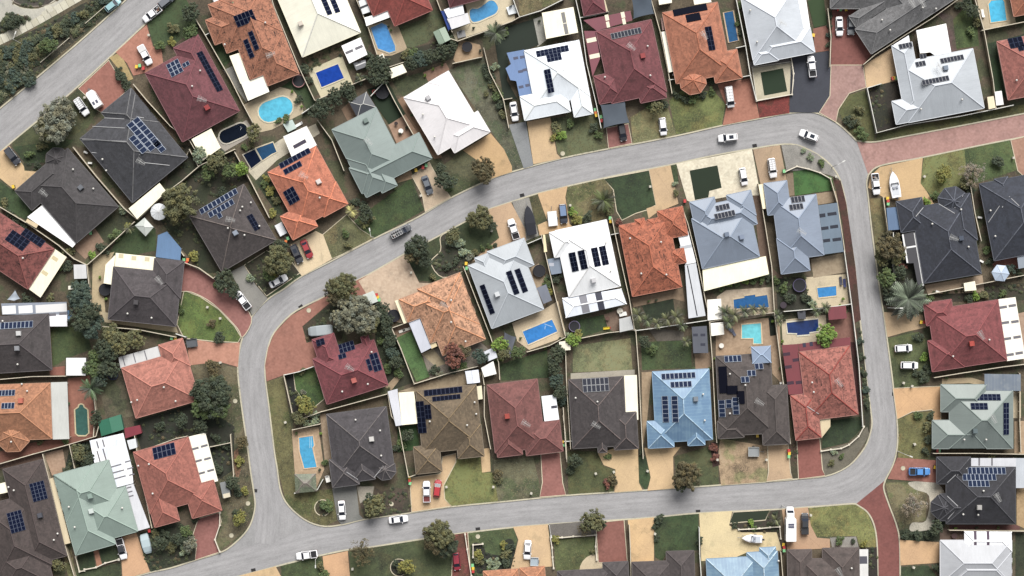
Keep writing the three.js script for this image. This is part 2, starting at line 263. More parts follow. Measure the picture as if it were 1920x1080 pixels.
// ---------- yards: lawns, paving, driveways, beds ----------
// kind: [name, category, texture, colour, layer, description]
const KIND = {
  lg: ['lawn', 'lawn', 'grass', [100, 118, 62], 0, 'green lawn'], ld: ['lawn', 'lawn', 'grass', [62, 80, 48], 0, 'dark green lawn'], lb: ['lawn', 'lawn', 'grass', [128, 126, 78], 0, 'yellowing lawn'],
  ly: ['lawn', 'lawn', 'dry', [128, 122, 92], 0, 'dry patchy lawn'], tf: ['turf', 'turf', 'plain', [30, 56, 26], 4, 'flat dark artificial turf'], tg: ['turf', 'turf', 'grass', [76, 118, 62], 4, 'bright green artificial turf'],
  so: ['garden_bed', 'garden bed', 'soil', [82, 74, 56], 1, 'brown soil garden bed'], mu: ['garden_bed', 'garden bed', 'soil', [56, 50, 44], 1, 'dark mulch garden bed'], mr: ['garden_bed', 'garden bed', 'soil', [104, 62, 52], 1, 'reddish mulch strip'],
  gr: ['gravel', 'gravel', 'gravel', [158, 155, 148], 2, 'grey gravel bed'], gw: ['gravel', 'gravel', 'gravel', [205, 198, 180], 2, 'pale gravel bed'], sa: ['yard', 'yard', 'dry', [172, 150, 120], 1, 'bare sandy yard'],
  dp: ['driveway', 'driveway', 'concrete', [224, 184, 132], 3, 'peach concrete driveway'], dc: ['driveway', 'driveway', 'concrete', [236, 212, 166], 3, 'cream concrete driveway'], dt: ['driveway', 'driveway', 'concrete', [206, 168, 124], 3, 'tan concrete driveway'],
  dr: ['driveway', 'driveway', 'paver', [174, 104, 88], 3, 'red brick driveway'], ds: ['driveway', 'driveway', 'paver', [208, 140, 112], 3, 'salmon paved driveway'], dk: ['driveway', 'driveway', 'paver', [152, 82, 74], 3, 'dark red brick driveway'],
  dg: ['driveway', 'driveway', 'concrete', [148, 146, 140], 3, 'grey concrete driveway'], da: ['driveway', 'driveway', 'asphalt', [66, 70, 84], 3, 'black asphalt driveway'], dx: ['driveway', 'driveway', 'soil', [140, 50, 44], 3, 'deep red gravel driveway'],
  pk: ['driveway', 'driveway', 'paver', [214, 176, 150], 3, 'pale pink paved driveway'], pl: ['lane', 'lane', 'paver', [188, 148, 138], 3, 'pink brick paved lane'],
  pc: ['paving', 'paving', 'concrete', [232, 210, 168], 2, 'cream paved area'], pt: ['paving', 'paving', 'paver', [196, 160, 120], 2, 'tan paved area'], pb: ['paving', 'paving', 'paver', [158, 124, 96], 2, 'brown paved area'], pr: ['paving', 'paving', 'paver', [168, 98, 80], 2, 'red brick paved area'],
  pg: ['paving', 'paving', 'concrete', [168, 166, 158], 2, 'grey concrete paved area'], pw: ['paving', 'paving', 'paver', [248, 236, 204], 3, 'pale cream block paving'],
};
let pi = 0; const edges = [];
function patch(kind, pts, o = {}) {
  const [name, cat, tx, col, layer, what] = KIND[kind]; const y = LAND + 0.004 + layer * 0.022 + (pi++ % 5) * 0.0042;
  const q = M2(o.s ? smooth(pts, true, 4) : pts, LAND), m = sheet(q, y, o.t ?? (pi * 37 % 90) * D);
  const cx = pts.reduce((a, p) => a + p[0], 0) / pts.length, cy = pts.reduce((a, p) => a + p[1], 0) / pts.length;
  const ob = mesh(name, m, mat(tx, grey(o.c || col, name === 'turf' || name === 'lawn' ? 0 : name === 'driveway' || name === 'paving' ? 0.24 : 0.12), { k: name === 'lawn' ? 0.47 : name === 'turf' ? 0.36 : name === 'garden_bed' ? 0.36 : name === 'driveway' ? 0.54 : 0.48 }), scene); ob.userData.kind = 'structure'; near(ob, o.w || what, cat, cx, cy, null, 'structure');
  if (o.e) { const e = mesh('edging', band(q, 0.2, LAND, y + 0.05, true), mat('concrete', o.e === 1 ? [226, 214, 188] : o.e), ob); void e; }
  return ob;
}
const circ = (x, y, r, n = 20, a = 0, ry = r) => Array.from({ length: n }, (_, i) => { const t = i / n * 2 * Math.PI; const c = Math.cos(t) * r, s = Math.sin(t) * ry; return [x + c * Math.cos(a) - s * Math.sin(a), y + c * Math.sin(a) + s * Math.cos(a)]; });
const PATCHES = [
  // corner reserve and diagonal street
  ['so', [[-30, 150], [30, 75], [100, 40], [170, 0], [255, -20], [150, 70], [60, 145], [-30, 220]], { s: 1, c: [74, 74, 58] }], ['ly', [[10, 190], [60, 120], [100, 92], [140, 55], [200, 15], [238, -6], [150, 74], [60, 150], [0, 200]], { c: [122, 112, 88] }],
  ['mu', circ(64, -8, 46, 24, 0, 20), { c: [96, 90, 84], e: [150, 140, 128] }], ['pg', [[-20, 20], [0, -20], [26, -20], [22, 8], [40, 16], [66, 18], [100, 8], [120, -6], [130, -6], [60, 38], [46, 29], [14, 25], [2, 40], [-20, 56]], { c: [206, 202, 188] }], ['mu', [[13, 26], [47, 30], [61, 33], [28, 50], [-4, 64], [-4, 48]], { c: [54, 56, 46] }],
  ['dr', [[147, 166], [204, 113], [238, 170], [192, 212], [182, 206], [160, 178]], { e: 1 }], ['ds', [[217, 98], [275, 46], [287, 88], [302, 84], [306, 118], [272, 137], [250, 142], [238, 118]], { c: [196, 124, 100] }], ['gw', [[205, 108], [225, 98], [250, 148], [240, 152]], { c: [190, 165, 110] }],
  ['ld', [[277, 44], [318, 6], [345, -8], [368, 30], [372, 66], [345, 70], [322, 86], [300, 80], [288, 86]]], ['lg', [[145, 168], [160, 178], [184, 207], [165, 240], [120, 262], [22, 276], [24, 266], [84, 218]], { c: [84, 88, 58] }],
  ['dp', [[0, 284], [18, 273], [45, 312], [46, 320], [70, 322], [28, 357], [-20, 318], [-30, 310]]], ['ld', [[22, 274], [70, 256], [140, 262], [125, 276], [85, 290], [83, 306], [46, 306]]], ['so', [[44, 306], [84, 305], [84, 318], [48, 319]]],
  ['ld', [[-20, 330], [28, 358], [60, 395], [55, 416], [-20, 376]]], ['pb', [[137, 464], [178, 428], [195, 453], [160, 486]], { c: [176, 138, 110] }], ['ld', [[178, 428], [222, 392], [248, 418], [206, 462]], { c: [66, 70, 48] }],
  ['ld', [[203, 478], [225, 440], [262, 408], [292, 430], [292, 470], [250, 478]]], ['pc', [[174, 482], [215, 472], [200, 500], [194, 536], [198, 590], [172, 590]], { c: [214, 190, 142] }], ['pc', [[190, 584], [330, 612], [334, 624], [196, 604]], { c: [206, 186, 146] }],
  ['dr', [[338, 496], [362, 500], [400, 522], [440, 556], [472, 596], [455, 632], [444, 614], [400, 570], [360, 548], [330, 544], [334, 515]], { s: 1, c: [170, 106, 96], e: 1 }],
  ['lg', [[345, 545], [375, 556], [410, 580], [440, 612], [452, 632], [446, 642], [400, 640], [345, 634], [332, 608]], { e: 1 }], ['ds', [[350, 640], [375, 638], [410, 644], [450, 642], [446, 688], [410, 678], [356, 685]], { s: 0 }],
  ['ly', [[357, 685], [380, 678], [446, 690], [452, 760], [459, 815], [470, 900], [477, 950], [455, 1000], [412, 1034], [403, 1018], [414, 975], [402, 905], [440, 880], [436, 800], [376, 762], [368, 720]], { c: [112, 106, 84] }],
  ['so', [[290, 400], [355, 360], [360, 405], [412, 511], [380, 512], [340, 466]], { c: [66, 68, 46] }], ['so', [[330, 270], [440, 285], [465, 340], [350, 405], [310, 350]], { c: [74, 72, 54] }], ['dg', [[432, 510], [457, 497], [480, 535], [502, 560], [473, 592], [454, 550]]],
  ['so', [[458, 497], [500, 470], [545, 488], [562, 512], [500, 555], [478, 528]], { c: [72, 70, 50], e: 1 }], ['ld', [[480, 530], [530, 508], [560, 505], [566, 518], [502, 558]]], ['dc', [[545, 458], [592, 433], [606, 440], [620, 478], [622, 486], [566, 518], [553, 498]], { c: [228, 202, 160] }],
  ['lb', [[605, 440], [650, 402], [676, 430], [702, 446], [640, 478], [622, 485]], { c: [120, 118, 84], e: 1 }], ['lg', [[670, 410], [770, 335], [796, 394], [702, 446], [664, 434]], { c: [70, 88, 50] }], ['dp', [[772, 330], [805, 304], [822, 336], [845, 370], [797, 397], [792, 366]], { c: [216, 188, 154], e: 1 }],
  ['pt', [[730, 342], [770, 318], [776, 334], [736, 346]]], ['ly', [[845, 300], [866, 276], [890, 284], [906, 312], [917, 335], [845, 370], [822, 336], [830, 310]], { c: [98, 100, 74] }], ['dp', [[868, 282], [920, 250], [945, 280], [960, 312], [960, 322], [918, 336], [902, 306]], { c: [216, 172, 116] }],
  ['ly', [[842, 132], [905, 102], [938, 200], [980, 290], [982, 316], [960, 320], [945, 280], [920, 245]], { c: [108, 110, 92] }], ['ld', [[735, 152], [795, 134], [803, 154], [757, 184]], { c: [86, 92, 64] }], ['pb', [[793, 136], [836, 118], [843, 131], [803, 153]], { c: [184, 138, 112] }],
  ['pt', [[745, 187], [758, 180], [830, 296], [814, 298]], { c: [162, 122, 90] }], ['tf', [[688, 168], [728, 155], [760, 214], [730, 233], [703, 196]]], ['pt', [[728, 234], [760, 214], [792, 262], [746, 274]], { c: [190, 148, 118] }],
  ['pb', [[640, 205], [656, 190], [672, 222], [656, 235]]], ['pg', [[418, 132], [436, 124], [468, 180], [462, 192]]], ['pc', [[456, 197], [525, 163], [550, 170], [566, 190], [569, 212], [510, 243], [480, 250]], { c: [214, 192, 156] }], ['ld', [[528, 163], [561, 140], [592, 192], [580, 215], [568, 192], [550, 168]]], ['ld', [[398, 86], [426, 84], [432, 116], [414, 130]]],
  ['pc', [[577, 132], [641, 104], [666, 168], [604, 188]], { c: [232, 220, 178] }], ['so', [[567, 110], [676, 66], [690, 100], [650, 104], [580, 132]], { c: [140, 124, 96] }], ['pg', [[400, 262], [462, 225], [480, 250], [420, 285]], { c: [182, 172, 158] }], ['pc', [[470, 300], [525, 262], [592, 232], [600, 250], [520, 300], [480, 338], [466, 322]], { c: [220, 208, 180] }], ['ld', [[478, 340], [502, 324], [530, 398], [520, 402]], { c: [66, 76, 52] }],
  ['lg', [[748, 52], [822, 25], [836, 48], [800, 80], [764, 92]], { c: [84, 92, 64] }], ['pc', [[688, 50], [735, 34], [748, 52], [764, 92], [735, 104], [705, 106]], { c: [206, 178, 140] }], ['so', [[705, 106], [764, 92], [800, 84], [820, 78], [856, 76], [850, 110], [700, 150]], { c: [70, 68, 52] }],
  ['pc', [[870, 0], [960, -20], [966, 38], [855, 76], [846, 58], [882, 44]], { c: [232, 214, 176] }], ['pt', [[850, 112], [862, 74], [900, 84], [906, 106], [855, 119]]], ['tf', [[925, 58], [1000, 36], [1010, 84], [984, 95], [956, 100], [950, 150], [970, 186], [944, 186]], { c: [34, 50, 36] }], ['ly', [[972, 0], [1062, -20], [1064, -4], [974, 32]], { c: [130, 122, 90] }],
  ['pg', [[1000, 36], [1016, 30], [1026, 74], [1008, 88]], { c: [190, 188, 176] }], ['dg', [[954, 234], [986, 228], [1000, 310], [982, 316]], { c: [142, 146, 150] }], ['dp', [[988, 228], [1032, 220], [1044, 288], [1052, 297], [1000, 308]], { c: [222, 184, 134] }], ['lg', [[1034, 222], [1090, 214], [1126, 222], [1139, 279], [1056, 296], [1046, 288]], { c: [94, 100, 70] }],
  ['dk', [[1137, 240], [1178, 232], [1185, 269], [1141, 278]], { e: 1, c: [164, 100, 92] }], ['lb', [[1182, 220], [1215, 200], [1252, 202], [1268, 253], [1187, 269]], { c: [132, 128, 92] }], ['lg', [[1254, 188], [1280, 168], [1340, 172], [1360, 196], [1353, 235], [1268, 252]], { c: [116, 122, 74] }], ['ds', [[1345, 158], [1408, 146], [1424, 221], [1355, 235], [1362, 200]], { c: [188, 116, 90] }],
  ['pc', [[1410, 126], [1482, 116], [1488, 150], [1485, 177], [1419, 188]], { c: [216, 204, 172], e: [236, 232, 220] }], ['tf', [[1426, 136], [1468, 128], [1476, 171], [1433, 179]], { c: [24, 54, 22] }], ['dx', [[1420, 190], [1480, 178], [1480, 212], [1424, 221]]], ['pg', [[1404, 116], [1480, 108], [1482, 118], [1408, 128]], { c: [120, 112, 112] }],
  ['da', [[1483, 107], [1556, 95], [1560, 128], [1556, 180], [1536, 211], [1480, 211]]], ['tf', [[1514, 2], [1544, -6], [1551, 46], [1526, 52]], { c: [60, 86, 46] }], ['pr', [[1524, 54], [1552, 48], [1556, 95], [1528, 98]], { c: [168, 104, 86] }], ['dk', [[1560, 18], [1605, 15], [1602, 56], [1636, 100], [1618, 122], [1558, 122]], { c: [148, 82, 72] }],
  ['pl', [[1558, 122], [1618, 122], [1624, 164], [1592, 175], [1572, 205], [1567, 229], [1536, 211], [1556, 180]], { e: 1 }], ['dp', [[1620, 122], [1672, 90], [1684, 150], [1625, 165]], { c: [224, 184, 136] }], ['mu', [[1627, 165], [1690, 150], [1692, 236], [1644, 247]], { c: [66, 60, 50] }], ['lg', [[1638, 176], [1660, 172], [1668, 232], [1648, 238]], { c: [90, 86, 50] }],
  ['lg', [[1572, 206], [1592, 178], [1624, 168], [1641, 247], [1638, 266], [1606, 262], [1586, 240]], { c: [90, 92, 56] }], ['lg', [[1785, 40], [1826, -6], [1836, 86], [1790, 92]], { c: [84, 100, 58] }], ['lg', [[1645, 250], [1940, 192], [1940, 207], [1640, 266]], { c: [86, 88, 52] }], ['ld', [[1850, 82], [1920, 64], [1920, 74], [1868, 84], [1890, 184], [1866, 176]], { c: [52, 74, 46] }], ['pc', [[1832, 0], [1895, -10], [1905, 44], [1842, 58]], { c: [214, 192, 156] }],
  ['sa', [[1748, 20], [1786, 30], [1794, 96], [1784, 100], [1774, 44]], { c: [96, 76, 74] }],
  // east
  ['dp', [[1632, 330], [1650, 313], [1730, 296], [1726, 344], [1738, 360], [1752, 384], [1690, 378], [1656, 370], [1628, 352]], { s: 0, c: [218, 178, 122] }], ['lg', [[1732, 296], [1808, 280], [1812, 320], [1800, 348], [1746, 366], [1726, 346]], { c: [118, 124, 78] }], ['lg', [[1808, 280], [1892, 263], [1910, 318], [1836, 342], [1800, 348], [1812, 320]], { c: [86, 102, 62] }], ['pt', [[1895, 263], [1940, 252], [1940, 350], [1908, 320]], { c: [196, 142, 116], e: 1 }],
  ['lb', [[1630, 372], [1656, 372], [1664, 440], [1650, 500], [1640, 452]], { c: [124, 116, 82] }], ['so', [[1652, 440], [1700, 440], [1726, 534], [1730, 572], [1656, 572]], { c: [60, 62, 44] }], ['pr', [[1858, 492], [1912, 480], [1912, 502], [1870, 512]]], ['pc', [[1733, 535], [1842, 516], [1846, 548], [1740, 552]], { c: [190, 162, 132] }], ['so', [[1736, 548], [1930, 530], [1930, 562], [1778, 566]], { c: [76, 70, 54] }],
  ['dp', [[1657, 585], [1730, 590], [1736, 614], [1700, 622], [1664, 632]], { c: [208, 174, 130] }], ['lg', [[1664, 634], [1722, 622], [1742, 640], [1748, 700], [1742, 716], [1690, 735], [1676, 726]], { c: [94, 102, 66] }], ['dp', [[1674, 728], [1716, 726], [1763, 724], [1764, 790], [1750, 788], [1748, 768], [1710, 772], [1682, 786]], { c: [228, 176, 120], e: 1 }],
  ['lg', [[1683, 786], [1714, 773], [1748, 771], [1748, 842], [1738, 862], [1684, 858]], { c: [116, 112, 72] }], ['pc', [[1766, 710], [1822, 708], [1848, 716], [1846, 726], [1818, 718], [1766, 720]], { c: [204, 180, 140] }], ['dr', [[1682, 858], [1756, 863], [1756, 905], [1664, 898], [1676, 872]], { c: [172, 104, 86] }], ['ly', [[1660, 905], [1705, 904], [1738, 926], [1736, 976], [1705, 982], [1688, 992], [1668, 942]], { c: [126, 120, 92] }],
  ['gw', [[1704, 904], [1752, 904], [1772, 926], [1762, 945], [1752, 976], [1745, 992], [1708, 996], [1710, 980], [1736, 976], [1742, 930], [1716, 918]], { s: 1 }], ['ld', [[1686, 994], [1745, 994], [1772, 998], [1766, 1014], [1690, 1014]], { c: [46, 56, 36] }], ['dp', [[1687, 1012], [1763, 1017], [1763, 1055], [1688, 1060]], { c: [224, 176, 124] }], ['lg', [[1688, 1063], [1740, 1060], [1764, 1090], [1688, 1090]], { c: [60, 76, 48] }],
  ['pt', [[1906, 914], [1940, 914], [1940, 1000], [1906, 984]], { c: [200, 164, 112] }], ['pt', [[1762, 990], [1808, 992], [1808, 1012], [1762, 1013]], { c: [120, 96, 80] }], ['pr', [[1780, 984], [1912, 984], [1912, 996], [1780, 996]], { c: [120, 72, 66] }], ['pc', [[1899, 734], [1914, 734], [1914, 784], [1899, 784]]], ['pt', [[1902, 790], [1940, 788], [1940, 856], [1902, 850]], { c: [206, 172, 132] }], ['ld', [[1904, 1000], [1940, 1000], [1940, 1090], [1904, 1090]], { c: [60, 66, 46] }], ['pt', [[1908, 588], [1940, 580], [1940, 700], [1920, 680]], { c: [198, 160, 130] }],
  // south row
  ['dp', [[450, 1079], [517, 1062], [532, 1090], [440, 1090]]], ['lg', [[526, 1060], [600, 1042], [612, 1064], [604, 1100], [530, 1100]], { c: [76, 88, 54] }], ['dp', [[605, 1043], [652, 1033], [658, 1100], [610, 1100]], { c: [224, 170, 122] }], ['lg', [[654, 1031], [850, 1003], [856, 1030], [842, 1100], [660, 1100]], { c: [82, 90, 60] }], ['mu', circ(748, 1064, 16, 18), { e: 1 }],
  ['dx', [[850, 1002], [877, 998], [884, 1100], [846, 1100]], { c: [134, 64, 56], e: 1 }], ['lg', [[878, 998], [962, 989], [970, 1010], [960, 1066], [886, 1100]], { c: [84, 98, 62] }], ['mu', [[884, 1022], [905, 1020], [912, 1035], [940, 1040], [945, 1015], [962, 1014], [966, 1060], [905, 1075], [892, 1066]], { s: 1, c: [50, 52, 44] }], ['dp', [[962, 988], [1027, 983], [1036, 1062], [976, 1066], [958, 1066], [972, 1012]], { c: [226, 186, 136] }],
  ['gr', [[1029, 983], [1116, 976], [1118, 1002], [1032, 1008]], { c: [122, 116, 110] }], ['lg', [[1038, 1012], [1115, 1006], [1118, 1050], [1092, 1068], [1042, 1071]], { c: [100, 106, 68] }], ['pc', circ(1120, 1072, 34, 20)], ['dk', [[1118, 995], [1136, 978], [1170, 975], [1176, 1052], [1122, 1055]], { c: [156, 92, 78], e: 1 }], ['dp', [[1177, 975], [1226, 970], [1226, 1055], [1184, 1055]], { c: [230, 186, 130] }],
  ['ld', [[1228, 970], [1309, 962], [1311, 1032], [1252, 1034], [1242, 1052], [1228, 1045]]], ['dc', [[1311, 962], [1373, 958], [1367, 985], [1390, 998], [1456, 998], [1466, 1032], [1400, 1036], [1374, 1047], [1315, 1052]], { c: [236, 212, 156] }], ['tf', [[1375, 960], [1443, 956], [1435, 975], [1368, 981]], { c: [42, 58, 34], e: 1 }], ['mu', [[1369, 984], [1436, 977], [1446, 957], [1463, 956], [1463, 996], [1392, 998]], { c: [72, 66, 54] }],
  ['dt', [[1466, 955], [1515, 951], [1520, 985], [1532, 1008], [1556, 1010], [1556, 1028], [1476, 1032]], { c: [206, 162, 122] }], ['lb', [[1517, 951], [1605, 946], [1627, 962], [1642, 1000], [1642, 1030], [1612, 1026], [1606, 1005], [1532, 1006], [1520, 986]], { c: [134, 134, 84] }], ['gr', [[1556, 1008], [1605, 1006], [1610, 1026], [1560, 1026]]], ['mu', [[1614, 1026], [1644, 1026], [1646, 1090], [1628, 1090]]],
  // inner block
  ['dr', [[608, 557], [640, 542], [668, 526], [690, 516], [712, 560], [655, 552], [625, 562], [567, 612], [575, 643], [585, 640], [600, 683], [560, 696], [530, 704], [500, 715], [497, 685], [503, 652], [515, 624], [545, 592]], { c: [178, 112, 92] }], ['pk', [[672, 527], [692, 515], [760, 477], [772, 502], [786, 530], [820, 532], [790, 548], [748, 562], [740, 566], [757, 607], [735, 602], [712, 572], [690, 556]], { c: [218, 188, 156] }], ['so', [[567, 612], [625, 565], [660, 560], [650, 600], [640, 640], [585, 636], [578, 642]], { c: [84, 76, 56] }],
  ['ld', [[763, 478], [810, 449], [875, 415], [930, 410], [936, 444], [880, 490], [862, 512], [824, 530], [786, 526], [766, 502]], { c: [66, 78, 50] }], ['mu', [[826, 444], [846, 436], [862, 462], [880, 478], [872, 505], [830, 520], [808, 492], [826, 470]], { s: 1, c: [84, 78, 66], e: 1 }], ['dt', [[912, 394], [958, 379], [985, 430], [986, 456], [942, 470], [885, 490], [936, 446], [930, 426]], { c: [212, 172, 132] }], ['gr', [[960, 378], [992, 370], [1010, 442], [986, 452]]], ['ly', [[992, 370], [1007, 364], [1024, 410], [1006, 420]], { c: [92, 90, 62] }],
  ['dp', [[1008, 363], [1064, 349], [1060, 370], [1068, 420], [1077, 428], [1030, 437], [1012, 442], [1008, 422], [1026, 414]], { c: [226, 182, 130] }], ['ly', [[1064, 350], [1132, 335], [1146, 345], [1152, 400], [1132, 413], [1096, 425], [1070, 420], [1061, 370]], { c: [122, 116, 84] }], ['ld', [[1132, 335], [1217, 319], [1230, 384], [1212, 394], [1192, 400], [1166, 413], [1156, 396], [1150, 356]], { c: [54, 72, 44], e: 1 }], ['dt', [[1217, 318], [1257, 310], [1272, 382], [1232, 398], [1216, 410], [1212, 391], [1230, 385]], { c: [214, 178, 132] }], ['ld', [[1258, 309], [1269, 307], [1272, 340], [1262, 342]]],
  ['pw', [[1268, 307], [1410, 280], [1422, 345], [1426, 366], [1362, 369], [1342, 373], [1296, 379], [1288, 376]], { t: -0.2 }], ['tf', [[1293, 320], [1345, 310], [1353, 352], [1330, 358], [1328, 370], [1303, 375]], { c: [26, 50, 22] }], ['dt', [[1412, 280], [1462, 272], [1475, 338], [1426, 346]], { c: [190, 156, 122] }], ['gr', [[1465, 272], [1495, 272], [1532, 289], [1558, 311], [1574, 336], [1560, 330], [1520, 318], [1475, 321]]], ['tg', [[1487, 322], [1512, 318], [1560, 332], [1564, 356], [1490, 367]]], ['pt', [[1530, 363], [1567, 358], [1571, 378], [1534, 384]], { c: [184, 156, 122] }], ['pt', [[1474, 326], [1487, 324], [1490, 366], [1478, 368]], { c: [150, 128, 100] }],
  ['mr', [[1564, 338], [1576, 338], [1587, 382], [1594, 430], [1604, 500], [1614, 600], [1602, 606], [1588, 500], [1580, 420]]], ['pt', [[1520, 486], [1583, 474], [1588, 510], [1525, 521]], { c: [184, 160, 126] }], ['pb', [[1412, 366], [1427, 368], [1446, 500], [1468, 522], [1446, 522], [1424, 480]], { c: [132, 102, 82] }], ['pt', [[1344, 556], [1362, 544], [1450, 538], [1452, 590], [1385, 601], [1344, 602]], { c: [214, 190, 158] }],
  ['pc', [[1510, 520], [1586, 514], [1592, 574], [1536, 582], [1515, 562]], { c: [228, 208, 168] }], ['mu', [[1455, 520], [1512, 520], [1516, 560], [1532, 582], [1490, 586], [1458, 586]], { c: [62, 64, 48] }], ['pc', [[1465, 600], [1548, 590], [1552, 640], [1468, 650]], { c: [226, 206, 168] }], ['pt', [[1342, 604], [1440, 596], [1462, 606], [1466, 720], [1448, 700], [1446, 660], [1342, 668]], { c: [198, 162, 126] }], ['tf', [[1441, 596], [1456, 592], [1458, 628], [1444, 630]], { c: [26, 40, 24] }], ['pr', [[1552, 575], [1600, 588], [1608, 642], [1556, 640]], { c: [160, 104, 88] }],
  ['mu', [[1604, 616], [1613, 614], [1632, 770], [1630, 812], [1621, 800], [1618, 740]], { c: [70, 66, 48] }], ['mr', [[1594, 640], [1604, 620], [1618, 740], [1618, 772], [1608, 772]], { c: [92, 52, 50] }], ['ld', [[1546, 790], [1612, 781], [1619, 800], [1590, 830], [1540, 842]], { c: [52, 68, 42] }], ['gr', [[1540, 845], [1592, 831], [1626, 800], [1630, 816], [1600, 864], [1577, 881], [1547, 892], [1540, 870]], { c: [118, 112, 96] }], ['dr', [[1494, 826], [1537, 822], [1542, 880], [1547, 892], [1497, 898]], { c: [160, 88, 76], e: 1 }],
  ['sa', [[1350, 822], [1430, 835], [1440, 836], [1440, 868], [1438, 903], [1352, 910], [1346, 862]]], ['dt', [[1439, 836], [1478, 833], [1482, 886], [1486, 897], [1437, 903], [1441, 885]], { c: [206, 170, 128], e: 1 }], ['so', [[1480, 836], [1495, 828], [1496, 896], [1486, 897]], { c: [110, 90, 70] }], ['dp', [[1208, 840], [1276, 838], [1262, 856], [1263, 905], [1270, 915], [1214, 920], [1220, 895]], { c: [232, 192, 138] }], ['lg', [[1264, 856], [1332, 836], [1346, 850], [1348, 909], [1270, 915]], { c: [84, 90, 60] }],
  ['mr', [[1332, 830], [1344, 828], [1350, 872], [1336, 876]], { c: [72, 44, 38] }], ['ld', [[1198, 855], [1217, 856], [1220, 906], [1210, 919], [1199, 905]]], ['dp', [[1121, 850], [1150, 841], [1196, 840], [1198, 905], [1205, 919], [1152, 923], [1154, 880], [1132, 872]], { c: [228, 190, 136] }], ['lg', [[1063, 846], [1120, 846], [1130, 872], [1154, 884], [1150, 923], [1066, 928]], { c: [88, 92, 58] }], ['dr', [[1014, 852], [1050, 848], [1055, 905], [1061, 928], [1012, 932], [1017, 905]], { c: [170, 102, 92], e: 1 }],
  ['ly', [[926, 862], [1000, 858], [1010, 900], [1012, 931], [935, 941], [926, 905]], { c: [112, 112, 88] }], ['lg', [[854, 862], [900, 856], [904, 886], [926, 886], [934, 940], [848, 949], [830, 936], [834, 905]], { c: [118, 124, 76] }], ['dp', [[768, 896], [826, 888], [830, 856], [855, 850], [855, 866], [832, 910], [834, 936], [847, 949], [772, 960]], { c: [224, 184, 134], e: 1 }], ['dp', [[900, 842], [918, 840], [920, 884], [904, 886]], { w: 'peach path' }],
  ['dg', [[623, 916], [668, 910], [674, 965], [682, 973], [640, 983], [633, 975]], { c: [132, 132, 128] }], ['gw', [[669, 912], [702, 912], [698, 930], [675, 944]], { c: [176, 168, 152] }], ['mu', [[675, 944], [700, 930], [704, 914], [716, 922], [740, 914], [764, 918], [772, 960], [684, 973]], { c: [98, 86, 72] }], ['pt', [[547, 806], [597, 800], [608, 880], [592, 918], [553, 890]], { c: [208, 172, 132] }],
  ['ly', [[500, 716], [530, 706], [546, 800], [555, 926], [622, 916], [632, 976], [610, 986], [582, 978], [555, 961], [536, 940], [521, 880], [511, 810], [505, 760]], { c: [112, 110, 74] }], ['mu', [[532, 703], [550, 699], [554, 730], [566, 745], [572, 776], [550, 780]], { c: [40, 38, 36] }], ['lg', [[550, 700], [588, 688], [598, 708], [608, 748], [572, 778], [566, 746], [554, 730]], { c: [80, 104, 56], e: 1 }], ['pt', [[600, 776], [612, 775], [622, 864], [609, 866]], { c: [190, 160, 126] }], ['mu', circ(605, 952, 15, 18), { c: [96, 88, 64], e: 1 }],
  ['tg', [[742, 634], [772, 620], [806, 706], [781, 716]], { c: [96, 128, 76] }], ['pb', [[732, 618], [765, 604], [772, 620], [742, 634]]], ['so', [[702, 560], [732, 600], [742, 634], [780, 716], [730, 732], [704, 640]], { c: [62, 66, 44] }], ['pt', [[722, 726], [748, 698], [754, 706], [734, 732]], { c: [190, 160, 122] }], ['gr', [[792, 664], [826, 650], [900, 640], [922, 660], [890, 690], [806, 712]], { c: [142, 132, 118] }], ['pt', [[790, 664], [812, 654], [836, 682], [818, 688]], { c: [190, 168, 128] }],
  ['pt', [[747, 734], [870, 695], [904, 698], [892, 722], [780, 735]], { c: [190, 166, 128] }], ['tg', [[745, 802], [780, 796], [788, 842], [746, 848]], { c: [62, 92, 48] }], ['pc', [[960, 606], [1020, 580], [1046, 564], [1060, 620], [1058, 632], [992, 656], [970, 640]], { c: [234, 208, 168] }], ['pt', [[990, 505], [1010, 494], [1032, 540], [1020, 582], [1004, 540]], { c: [188, 160, 124] }], ['ld', [[1082, 600], [1132, 590], [1140, 616], [1092, 632]], { c: [56, 76, 42] }], ['pb', [[1132, 590], [1180, 572], [1188, 612], [1150, 622], [1140, 616]], { c: [142, 112, 92] }],
  ['ld', [[936, 684], [1026, 656], [1030, 708], [940, 714]], { c: [66, 84, 50] }], ['lb', [[1074, 648], [1182, 634], [1186, 694], [1074, 698]], { c: [128, 130, 96] }], ['pg', [[1070, 700], [1190, 693], [1190, 704], [1070, 712]], { c: [190, 182, 164] }], ['ld', [[1202, 642], [1296, 636], [1297, 690], [1204, 694]], { c: [70, 86, 52] }], ['ld', [[1202, 572], [1262, 560], [1266, 590], [1218, 602]], { c: [42, 54, 34] }], ['pt', [[1183, 560], [1280, 540], [1284, 566], [1262, 560], [1188, 576]], { c: [166, 136, 104] }], ['pt', [[1203, 698], [1222, 697], [1213, 790], [1205, 838]], { c: [190, 160, 122] }], ['gr', [[1212, 612], [1282, 622], [1282, 638], [1232, 640]], { c: [110, 102, 90] }],
  ['pt', [[1302, 664], [1332, 660], [1334, 690], [1304, 692]], { c: [170, 138, 108] }], ['so', [[700, 610], [732, 600], [720, 690]], { c: [48, 52, 36] }],
  // west
